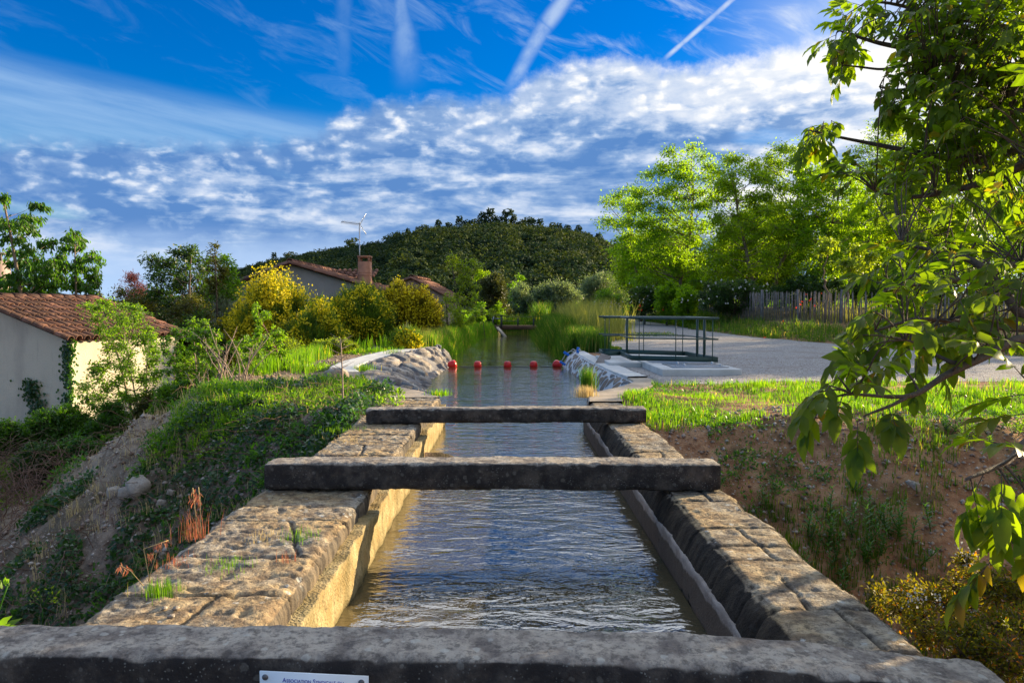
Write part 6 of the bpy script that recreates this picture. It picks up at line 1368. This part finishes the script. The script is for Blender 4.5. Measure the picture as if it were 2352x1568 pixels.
P_ = np.array([at(rng.choice([82, 92, 110, 120, 132, 70]) + rng.normal(0, 2), rng.uniform(1350, 1385), y=5.2) for _ in range(34)]); leaves(b_, P_, rdir(34, .5), rdir(34), .030, .013, False); part(m_, 'stem', M['weed'], ss); part(b_, 'buds', M['lime'], ss)
# dead standing stem with side twigs, left of the far beam
ds = empty('dead_stem', at(785, 975, y=9.2)); tag(ds, 'tall bare dead stem with short side twigs standing left of the farthest beam', 'dead plant')
m_ = MB(); q = [at(785, 985, y=9.3), at(788, 930, y=9.3), at(786, 850, y=9.3), at(783, 790, y=9.3), at(781, 775, y=9.3)]; m_.tube(q, [.012, .011, .009, .006, .004], 5)
for k in range(34):
    t_ = rng.uniform(.15, .95) * 4; i = int(t_); p_ = q[i] + (q[min(i + 1, 4)] - q[i]) * (t_ - i); s2 = rng.choice([-1, 1]); L = rng.uniform(.04, .16); m_.tube([p_, p_ + np.array([s2 * L, rng.normal(0, .05), L * .5])], [.004, .0015], 3, False)
for k in range(12): p_ = q[0]; a = rng.uniform(-1, 1); L = rng.uniform(.25, .55); m_.tube([p_, p_ + np.array([a * L * .5, .02, L * .6]), p_ + np.array([a * L, 0, L * .8])], [.006, .004, .002], 4, False)
part(m_, 'stem', M['twig_dry'], ds)
for (px, y, hh_, n, lab) in ((520, 12.6, .95, 9, 'pale thorny bare stems rising from the earth crest, left group'), (562, 12.3, 1.0, 9, 'pale thorny bare stems rising from the earth crest, right group'), (470, 12.7, .5, 10, 'sprawling bare bramble stems at the top of the dirt ridge')):
    g0 = gz(at(px, 900, y=y)[0], y); b0 = np.array([at(px, 900, y=y)[0], y, g0]); t0 = empty('thorny_stems', b0); tag(t0, lab, 'dead plant', 'bare thorny stems on the left bank'); m_ = MB()
    for k in range(n):
        a = rng.uniform(-1, 1); L = hh_ * rng.uniform(.5, 1); q = [b0 + [rng.normal(0, .08), rng.normal(0, .1), 0]]; 
        for j in range(6): q.append(q[-1] + np.array([a * L * .09 * (1 + .2 * j), rng.normal(0, .03), L / 6]) + rng.normal(0, .008, 3))
        q = np.array(q); m_.tube(q, np.linspace(.011, .004, 7), 4)
        for j in range(12): i = rng.integers(1, 6); p_ = q[i] + (q[i + 1] - q[i]) * rng.uniform(); d = rdir(1)[0] * rng.uniform(.03, .12); m_.tube([p_, p_ + d], [.003, .001], 3, False)
    part(m_, 'stems', M['twig_dry'], t0)
# plants on the right slope
def leafy(name, label, pq, y, n, h, r, ll, lw, mat, cat='plant', group=None):
    b0 = gp(*pq); t0 = empty(name, b0); tag(t0, label, cat, group); sm = MB(); lm = MB()
    for k in range(n):
        o_ = b0 + np.array([rng.normal(0, r), rng.normal(0, r * .7), 0]); o_[2] = gz(o_[0], o_[1]); H_ = h * rng.uniform(.55, 1.1); tip = o_ + [rng.normal(0, .06), rng.normal(0, .06), H_]; sm.tube([o_, tip], [.005, .002], 4, False)
        m2 = 22; t_ = np.linspace(.15, 1, m2); a = np.arange(m2) * 2.4; P_ = o_ + (tip - o_) * t_[:, None]; A = nrm(np.stack([np.cos(a), np.sin(a), .55 + .5 * t_], 1)); leaves(lm, P_, A, nrm(np.stack([-np.cos(a) * .5, -np.sin(a) * .5, np.ones(m2)], 1)), ll * (1.15 - .5 * t_), lw * (1.1 - .4 * t_), True, .25)
    part(sm, 'stems', M['weed'], t0); part(lm, 'leaves', M[mat], t0)
leafy('herb', 'largest clump of upright leafy herbs in the shade at the foot of the right slope', (1945, 1290), 5.7, 26, .30, .22, .075, .020, 'weed')
leafy('herb', 'leafy herb clump right of the largest one on the slope, with one taller shoot', (2060, 1245), 5.9, 10, .26, .12, .08, .024, 'weed')
leafy('herb', 'green herb with broad leaves near the top of the right slope under the lawn', (2270, 1000), 7.6, 10, .22, .14, .07, .03, 'bright')
leafy('herb', 'dark herb clump high on the right slope behind the hanging walnut tip', (2180, 985), 7.5, 8, .2, .12, .06, .02, 'weed')
b0 = gp(1965, 1130); m_ = MB(); n = 60; d = rdir(n, .35); leaves(m_, np.repeat(b0[None], n, 0) + rng.normal(0, .02, (n, 3)) * [1, 1, 0], d, nrm(rdir(n) * .3 + [0, -.2, 1]), rng.uniform(.10, .22, n), .022, True, .35); o = m_.build('thistle', M['bluegreen'], loc=tuple(b0)); tag(o, 'blue-green thistle rosette in the middle of the right slope', 'thistle')
# stones one can tell apart
def rock(label, p, s_, mat='rubble', group=None, sq=(1, 1, .8), box=False, name='rock'):
    n = 14; th = np.linspace(0, math.pi, n); ph = np.arange(20) * 2 * math.pi / 20; TH, PH = np.meshgrid(th, np.append(ph, 2 * math.pi), indexing='ij'); d = np.stack([np.sin(TH) * np.cos(PH), np.sin(TH) * np.sin(PH), np.cos(TH)], -1)
    if box: d = d / np.abs(d).max(-1, keepdims=True) ** .75
    sd = p[0] * 7 + p[1]; k = 1 + .5 * (fbm(d[..., 0], d[..., 1], d[..., 2] + sd, 1.6, 4) - .5) + .25 * (np.round(fbm(d[..., 0], d[..., 1], d[..., 2] - sd, 2.0, 2) * 5) / 5 - .5)
    v = d * k[..., None] * np.array(sq) * s_; o = MB().grid(v[..., 0], v[..., 1], v[..., 2]).build(name, M[mat]); o.location = tuple(p); o.rotation_euler = (rng.uniform(-.3, .3), rng.uniform(-.3, .3), rng.uniform(0, 6)); tag(o, label, 'rock', group); return o
RB = 'rubble at the foot of the dirt ridge'
for (px, py, y, s_, lab) in ((318, 1130, 10.6, .20, 'largest pale rock in the rubble at the foot of the dirt ridge'), (296, 1140, 10.7, .15, 'squarish brown rock just left of the largest pale rock'), (262, 1138, 10.8, .13, 'leftmost rounded rock of the rubble row'), (372, 1160, 9.8, .09, 'upright pale shard right of the rubble, beside the dark hollow'), (225, 1095, 11.4, .07, 'small yellowish rock left above the rubble row'), (394, 1135, 10.2, .07, 'small rock at the right end of the rubble under the ivy')):
    p_ = gp(px, py); rock(lab, (p_[0], p_[1], p_[2] + s_ * .3), s_ * p_[1] / 14, 'rubble', RB, (1.1, .9, .75), True)
p_ = gp(2097, 1128); rock('square pale stone block lying on the right slope', (p_[0], p_[1], p_[2] + .03), .065, 'rubble', None, (1, .5, 1), True)
p_ = gp(2140, 1275); rock('orange-brown stone low on the right slope above the white-flowered bush', (p_[0], p_[1], p_[2] + .02), .035)
for (px, py, s_, lab) in ((648, 1382, .014, 'small round pebble on the left wall beside the green tuft'), (690, 1380, .017, 'flat pebble lying on the left wall toward the water'), (678, 1466, .015, 'dark pebble on the left wall, just past the near beam')):
    px2 = {648: 338, 690: 375, 678: 388}[px]; py2 = {1382: 1590 / 1.0, 1380: 1580, 1466: 1620}[py]; 
    q = at((0 + {648: 1290, 690: 1380, 678: 1340}[px] / 1.96) / 1.7415, (2000 + {1382: 860, 1380: 860, 1466: 925}[py] / 1.96) / 1.7415, z=0); rock(lab, (q[0], q[1], .008), s_, 'rubble', 'pebbles on the left wall', (1, .8, .5), name='pebble')
rock('smooth grey boulder beside the left stone apron', (*at(770, 868, z=.0)[:2], .02), .28, 'rubble', None, (1.4, .8, .5))
# white-flowering evergreen bush in the lower right corner
pb = empty('pyracantha_bush', (3.0, 3.6, -2.0)); tag(pb, 'dense orange-green thorny bush with white flower clusters in the lower right corner', 'bush')
lf = MB(); wd = MB(); fl = MB(); core = np.array([2.75, 3.35, -1.6])
cl = []
for (px, py, y) in [(2090, 1370, 3.7), (2140, 1375, 3.6), (2065, 1400, 3.7), (2030, 1385, 3.9), (2180, 1400, 3.5), (2230, 1395, 3.5), (2290, 1370, 3.4), (2340, 1390, 3.3), (2120, 1420, 3.5), (2170, 1450, 3.3), (2230, 1450, 3.2), (2290, 1440, 3.2), (2345, 1450, 3.1), (2210, 1500, 3.1), (2260, 1500, 3.1), (2320, 1500, 3.0), (2130, 1470, 3.4), (2250, 1340, 3.5), (2310, 1340, 3.4), (2350, 1345, 3.3), (2290, 1545, 3.0), (2345, 1545, 3.0), (2400, 1450, 3.1), (2400, 1380, 3.3), (2195, 1350, 3.6), (2220, 1290, 3.6)]:
    c = at(px, py, y=y); cl.append(c); rr_ = .13 if py > 1300 else .06; tuft_leaves(lf, wd, c, rr_, 20, 20, .024, .011, .9, None, .2, False, -.1, .5, .25, .0025)
    wd.tube(curve(core, c, 7, .04, .12), np.linspace(.014, .004, 7), 5)
for (px, py, n) in ((2222, 1272, 46), (2215, 1290, 30), (2310, 1383, 34), (2240, 1400, 26), (2095, 1368, 22), (2115, 1372, 22), (2145, 1375, 18), (2185, 1480, 20), (2205, 1450, 14), (2320, 1440, 14)):
    c = at(px, py, y=3.38 if py > 1300 else 3.58); P_ = c + rng.normal(0, .020, (n, 3)); leaves(fl, P_, nrm(rdir(n) + [0, -.3, .5]), rdir(n, .5), .012, .012, False, .1)
part(wd, 'branches', M['bark'], pb); part(lf, 'leaves', M['pyra'], pb); part(fl, 'flowers', M['white_fl'], pb)

# ================================================================ WALNUT
wt = empty('walnut_tree', (5.6, 4.6, -2.9)); tag(wt, 'large backlit walnut tree whose branches hang into the right side of the picture', 'walnut tree')
wood = MB(); wl_ = MB(); twg = MB()
def smoothpath(pts, n=24):
    q = np.array(pts, float); t_ = np.linspace(0, len(q) - 1, n); r_ = np.stack([np.interp(t_, range(len(q)), q[:, k]) for k in range(3)], 1)
    for _ in range(2): r_[1:-1] = (r_[:-2] + 2 * r_[1:-1] + r_[2:]) / 4
    return r_
bp = []
def br(pts, r0, r1, n=26):
    q = smoothpath(pts, n); wood.tube(q, np.linspace(r0, r1, n), 7); bp.append(q); return q
def ap_(l): return [at(px, py, y=y) for px, py, y in l]
hub1 = np.array([4.9, 5.0, 1.2]); hub2 = np.array([5.0, 5.2, 2.6]); hub0 = np.array([5.4, 4.8, -.4])
br([(5.6, 4.6, -3.0), (5.55, 4.65, -1.5), hub0, hub1, hub2, (4.6, 5.6, 4.4), (4.2, 6.0, 6.0)], .20, .04, 40)
br([hub0, (3.6, 4.4, .5)] + ap_([(2380, 765, 3.7), (2324, 782, 3.6), (2278, 811, 3.5), (2225, 836, 3.45), (2160, 866, 3.4), (2120, 900, 3.35), (2080, 914, 3.3), (1995, 907, 3.25), (1955, 905, 3.2)]), .030, .005)
br(ap_([(2225, 836, 3.45), (2185, 832, 3.45), (2150, 815, 3.5), (2110, 790, 3.5), (2080, 780, 3.5)]), .012, .005)
br(ap_([(2080, 914, 3.3), (2050, 930, 3.25), (2010, 945, 3.2), (1985, 955, 3.15)]), .009, .004)
br([hub1] + ap_([(2560, 820, 4.4), (2352, 740, 4.1), (2311, 673, 4.2), (2245, 600, 4.3), (2190, 585, 4.4), (2120, 570, 4.5), (2070, 560, 4.6)]), .04, .007)
br([hub1] + ap_([(2480, 640, 4.6), (2330, 600, 4.5), (2230, 640, 4.2), (2130, 650, 4.1), (2040, 660, 4.0), (2010, 690, 3.9)]), .03, .006)
br([hub1] + ap_([(2460, 720, 4.2), (2350, 760, 3.9), (2230, 740, 3.9), (2100, 730, 3.8), (2010, 760, 3.7)]), .025, .006)
br([hub2] + ap_([(2400, 340, 5.0), (2352, 377, 5.2), (2305, 403, 5.3), (2221, 432, 5.4), (2093, 457, 5.5), (2010, 440, 5.6)]), .05, .008)
br([hub2] + ap_([(2400, 300, 5.4), (2300, 370, 5.6), (2200, 366, 5.8), (2104, 351, 5.9), (2038, 337, 6.0), (1969, 324, 6.1), (1907, 311, 6.1), (1860, 300, 6.1)]), .04, .005)
br([(4.6, 5.6, 4.4)] + ap_([(2330, 200, 5.8), (2221, 139, 5.9), (2130, 120, 6.0), (2027, 102, 6.0), (1973, 86, 6.0), (1925, 70, 6.0)]), .04, .006)
br(ap_([(2221, 139, 5.9), (2160, 140, 5.9), (2101, 146, 6.0), (2027, 161, 6.0), (1973, 154, 6.0), (1935, 150, 6.0)]), .018, .005)
br([hub2] + ap_([(2360, 260, 5.5), (2260, 250, 5.6), (2170, 190, 5.7), (2100, 205, 5.8), (2050, 208, 5.9), (2020, 200, 5.9)]), .03, .005)
br([(4.2, 6.0, 6.0)] + ap_([(2300, 60, 6.2), (2190, 40, 6.2), (2100, 20, 6.2), (2030, 5, 6.2), (1985, 8, 6.2)]), .03, .006)
br([hub0] + ap_([(2560, 1000, 3.2), (2440, 980, 2.9), (2352, 1010, 2.7), (2320, 1060, 2.6), (2270, 1080, 2.5), (2220, 1100, 2.45)]), .02, .005)
br(ap_([(2440, 980, 2.9), (2400, 1100, 2.7), (2352, 1200, 2.6), (2310, 1250, 2.6), (2280, 1290, 2.6)]), .012, .004)
br([hub1, (4.2, 3.8, 1.6), (3.6, 3.0, 1.9), (3.3, 2.6, 2.0)], .04, .01)
br([hub1, (5.6, 3.6, 1.2), (5.4, 2.8, 1.0)], .04, .01)
br([hub2, (5.0, 4.0, 3.2), (4.4, 3.2, 3.4), (3.8, 2.9, 3.3)], .04, .01)
BP = np.concatenate(bp)
def compound(P_, A, s_):
    """pinnate leaves: a rachis with paired leaflets and one at the tip"""
    n = len(P_); s_ = np.broadcast_to(s_, (n,)); side = nrm(np.cross(A, np.array([0, 0, 1.0]) + rdir(n) * .35)); nn = nrm(np.cross(side, A))
    Ps, As, Ns, Ls, Ws = [], [], [], [], []
    for (t_, sd, an, k) in ((.35, 1, .9, .72), (.38, -1, .9, .72), (.62, 1, .8, .95), (.65, -1, .8, .95), (.88, 1, .65, 1.05), (.90, -1, .65, 1.05), (1.0, 0, 0, 1.2)):
        if sd == 0: a = A
        else: a = nrm(A * math.cos(an) + side * sd * math.sin(an) + rdir(n) * .18)
        a = nrm(a + np.array([0, 0, -.55]) * rng.uniform(.4, 1.3, (n, 1)))
        q = P_ + A * (t_ * s_ * 1.15)[:, None]; q[:, 2] -= (t_ ** 2) * s_ * .22
        Ps.append(q); As.append(a); Ns.append(nrm(nn + rdir(n) * .35)); Ls.append(.86 * s_ * k * rng.uniform(.8, 1.15, n)); Ws.append(.40 * s_ * k * rng.uniform(.85, 1.1, n))
    leaves(wl_, np.concatenate(Ps), np.concatenate(As), np.concatenate(Ns), np.concatenate(Ls), np.concatenate(Ws), True, .22)
    for i in range(n):
        e = P_[i] + A[i] * s_[i] * 1.15; e[2] -= s_[i] * .22; twg.tube([P_[i], (P_[i] + e) / 2 + [0, 0, .04 * s_[i]], e], [.0025, .002, .0012], 3, False)
cand = []
def place(px, py, y, s_=.14, spread=0.0):
    p_ = at(px, py, y=y); return p_, s_
LX = ([-60, 0, 60, 120, 180, 230, 300, 350, 400, 450, 500, 560, 600, 650, 700, 750, 780, 800], [2030, 2040, 2040, 2040, 2030, 2085, 2110, 2050, 2000, 1975, 2010, 2020, 2015, 2005, 2010, 2000, 2030, 2120])
pts_, szs = [], []
for _ in range(820):                                     # the hanging mass that shows in the picture
    py = rng.uniform(-60, 790); x0 = np.interp(py, *LX); px = rng.uniform(x0, 2420) if rng.uniform() < .8 else rng.uniform(x0, x0 + 120)
    yd = np.interp(py, [0, 350, 500, 650, 800], [5.9, 5.6, 4.8, 4.1, 3.7]) + rng.normal(0, .35)
    if px < x0 + 60 and rng.uniform() < .45: continue
    if 430 < py and rng.uniform() < .52: continue
    pts_.append(at(px, py, y=yd)); szs.append(rng.uniform(.085, .12) if py < 430 else rng.uniform(.09, .125))
for (px, py, y) in [(1905, 885, 3.15), (1880, 900, 3.1), (1925, 865, 3.2), (1895, 915, 3.1), (1945, 870, 3.2), (1965, 850, 3.25), (1990, 860, 3.3), (1935, 910, 3.1), (1970, 965, 3.1), (1990, 975, 3.1), (2040, 935, 3.2), (2060, 940, 3.2), (1960, 880, 3.2), (2000, 870, 3.3), (2060, 780, 3.5), (2090, 800, 3.5), (2105, 830, 3.5), (2140, 800, 3.5), (2010, 790, 3.5), (1975, 770, 3.5), (2025, 770, 3.6), (2160, 790, 3.5), (2260, 770, 3.5), (2220, 790, 3.5), (2060, 830, 3.4), (2010, 740, 3.6), (2030, 720, 3.7),
                    (2345, 860, 3.0), (2350, 905, 2.9), (2352, 950, 2.9), (2300, 1020, 2.6), (2260, 1085, 2.5), (2300, 1080, 2.5), (2340, 1090, 2.5), (2350, 1040, 2.5), (2230, 1100, 2.45), (2330, 1140, 2.5), (2345, 1180, 2.5), (2310, 1200, 2.55), (2345, 1240, 2.5), (2290, 1270, 2.6), (2320, 1290, 2.6), (2270, 1295, 2.6), (2360, 1130, 2.5)]:
    pts_.append(at(px, py, y=y)); szs.append(.12 if py > 800 else .13)
for (cx, cy, y, n, sx, sy_) in ((1950, 100, 6.0, 26, 40, 62), (1940, 40, 6.1, 4, 20, 10), (2000, 15, 6.2, 12, 40, 14), (1875, 310, 6.1, 16, 34, 26), (1905, 285, 6.1, 5, 12, 14), (2070, 240, 5.9, 10, 35, 28), (2050, 210, 5.9, 7, 25, 20), (1985, 395, 5.7, 12, 45, 20)):
    for _ in range(n): pts_.append(at(cx + rng.normal(0, sx * .45), cy + rng.normal(0, sy_ * .45), y=y + rng.normal(0, .15))); szs.append(rng.uniform(.10, .14))
for _ in range(640):
    py = rng.uniform(-60, 420); x0 = np.interp(py, *LX) + 60; px = rng.uniform(x0, 2420); pts_.append(at(px, py, y=rng.uniform(5.2, 6.6))); szs.append(rng.uniform(.075, .105))
pts_ = np.array(pts_); szs = np.array(szs)
# the rest of the crown, outside the picture, that shades the near beam
off = []
while len(off) < 280:
    d = rdir(1)[0] * rng.uniform(.35, 1) ** .4; p_ = np.array([5.3, 4.4, 2.3]) + d * np.array([2.5, 2.5, 2.1])
    if p_[0] / max(p_[1], .1) > .72 and p_[1] > 1.2 and p_[0] > 2.3 and p_[1] < 5.2 + max(p_[2] - 2.2, 0) * 1.5: off.append(p_)
for _ in range(110):  # more unseen leaves, added along the sun rays to shade the near beam
    xb = rng.uniform(-1.7, 1.4); X_ = rng.uniform(3.9, 4.9); t9 = (X_ - xb) / 3.5; off.append(np.array([X_, 2.3 + 1.95 * t9, .2 + t9]) + rng.normal(0, .08, 3))
off = np.array(off); allP = np.concatenate([pts_, off]); allS = np.concatenate([szs, rng.uniform(.14, .20, len(off))])
D2_ = np.empty(len(allP), int)
for i in range(0, len(allP), 200): D2_[i:i + 200] = np.linalg.norm(allP[i:i + 200, None] - BP[None], axis=2).argmin(1)
root = BP[D2_]; dv = allP - root; dl = np.linalg.norm(dv, axis=1, keepdims=True)
A = nrm(nrm(dv) * .6 + rdir(len(allP)) * .5 + np.array([-.25, -.1, -.25]))
for i in range(len(allP)):
    if dl[i] > .08: q = curve(root[i], allP[i], 6, .05, .08); twg.tube(q, np.linspace(.006, .0028, 6), 4, False)
compound(allP, A, allS)
part(wood, 'branches', M['bark'], wt, True); part(twg, 'twigs', M['bark'], wt); part(wl_, 'leaves', M['walnut'], wt)

# ================================================================ WOODED HILL
def hillz(x, y):
    # ridge profile seen from the camera, then falling towards it
    pr = np.array([(-400, 700), (200, 694), (380, 688), (530, 652), (600, 630), (700, 610), (800, 593), (850, 587), (900, 580), (960, 567), (1000, 560), (1060, 556), (1130, 551), (1180, 553), (1250, 560), (1320, 568), (1380, 588), (1500, 615), (1700, 650), (2000, 670), (3200, 700)], float)
    az_ = 1167 + 1764 * x / np.maximum(y, 1); py = np.interp(az_, pr[:, 0], pr[:, 1]); top = 1.2 + (708 - py) * 340 / 1764
    return np.where(y < 340, 0 + top * sst(y, 150, 345) ** .85, top * sst(y, 620, 345))
HX, HY = np.meshgrid(np.linspace(-420, 420, 150), np.linspace(140, 600, 90)); hz = hillz(HX, HY) + 2.0 * (fbm(HX, HY, 0.0, .03, 3) - .5) + .05
m, t_, o_ = newmat('hill_ground'); p_b = pbsdf(t_, (0.030, 0.040, 0.016), 0.95, spec=.05); t_.l.new(p_b.outputs[0], o_.inputs[0])
tag(MB().grid(HX, HY, hz).build('hill', m, smooth=True), kind='structure')
def crown_mesh(mb, c, r, n, stretch=1.0, size=.9, pine=True):
    d = rdir(n, .25); k = rng.uniform(.72, 1.0, n) * (0.72 + .5 * fbm(d[:, 0] * 1.8 + c[0], d[:, 1] * 1.8, d[:, 2] * 1.8, 1.0, 2)); P_ = c + d * (k * r)[:, None] * [1, 1, stretch]
    A = nrm(np.cross(d, rdir(n)) + d * .4); leaves(mb, P_, A, nrm(d + rdir(n) * .22), size * rng.uniform(.7, 1.3, n), size * .8, False, .2)
fa, fb_ = MB(), MB(); cnt = 0
for _ in range(6500):
    y = rng.uniform(170, 352); px = rng.uniform(480, 1560); x = (px - 1167) / 1764 * y
    z = float(hillz(np.array([x]), np.array([y]))[0]); 
    if z < .5 and rng.uniform() < .6: continue
    if rng.uniform() > (y / 352) ** 1.2: continue
    left = px < 900; r = rng.uniform(1.5, 2.5) if left else rng.uniform(1.8, 3.4)
    crown_mesh(fa if rng.uniform() < .45 else fb_, np.array([x, y, z + r * rng.uniform(.6, 1.1)]), r, 80 if left else 110, rng.uniform(.85, 1.3), .95 if not left else .75); cnt += 1
tag(fa.build('hill_forest', M['pine']), kind='stuff'); tag(fb_.build('hill_forest', M['pine_dark']), kind='stuff')
def pine_proto(kind):
    t0 = empty('pine_tree', (0, 0, 0)); m_ = MB(); h = 7.5; m_.tube([(0, 0, -1), (.1, 0, h * .5), (0, .1, h * .9)], [.28, .2, .08], 6); k = MB()
    if kind == 0:
        for z_, r in ((4.2, 2.2), (5.6, 2.0), (6.8, 1.4)): crown_mesh(k, np.array([rng.normal(0, .5), 0, z_]), r, 90, .55, .7)
    elif kind == 1:
        for z_, r in ((3.4, 1.9), (4.8, 1.8), (6.2, 1.3), (7.2, .9)): crown_mesh(k, np.array([rng.normal(0, .3), 0, z_]), r, 70, .8, .7)
    else:
        for q in range(5): crown_mesh(k, np.array([rng.normal(0, 1.2), rng.normal(0, 1), rng.uniform(4.5, 6.8)]), 1.4, 60, .6, .7)
    m_.build('trunk', M['bark'], t0); k.build('crown', M['pine_dark'] if kind != 2 else M['pine'], t0); return t0
protos = [pine_proto(k) for k in range(3)]
sky_ = [(632, 1, .75, 'lone small pine breaking the left end of the hill skyline, left of the antenna mast'), (665, 2, .75, 'second small pine on the low left skyline of the hill'), (805, 2, .9, 'rounded pine on the skyline just left of the antenna mast'),
        (1055, 1, 1.05, None), (1075, 0, .9, None), (985, 2, .9, None), (1010, 1, .95, None), (1030, 0, .85, None), (1095, 2, 1.0, None), (1113, 0, 1.2, None), (1127, 1, 1.3, 'tallest pine on the very summit of the hill'), (1145, 0, 1.0, None), (1163, 0, 1.35, 'umbrella-topped pine standing apart right of the summit'),
        (1182, 1, 1.0, None), (1200, 2, 1.1, None), (1222, 0, 1.0, None), (1240, 1, 1.0, None), (1262, 2, .95, None), (1285, 1, .9, None), (1305, 0, .9, None), (1330, 1, .95, None), (1350, 2, .9, None), (1372, 0, .9, None), (940, 1, .8, None), (962, 2, .85, None), (890, 0, .7, None), (915, 1, .75, None)]
used = set()
for px, k, s_, lab in sky_:
    y = 342; x = (px - 1167) / 1764 * y; z = float(hillz(np.array([x]), np.array([float(y)]))[0])
    o = protos[k] if k not in used else copy_tree(protos[k]); used.add(k)
    o.location = (x, y, z + .8); s_ *= 1.25; o.scale = (s_, s_, s_); o.rotation_euler = (0, 0, rng.uniform(0, 6))
    tag(o, lab or 'dark pine in the unbroken skyline row along the hilltop', 'pine tree', 'pines along the hilltop skyline')
for px, lab in ((1255, 'pair of bare grey-brown treetops at the foot of the hill'),):
    pass
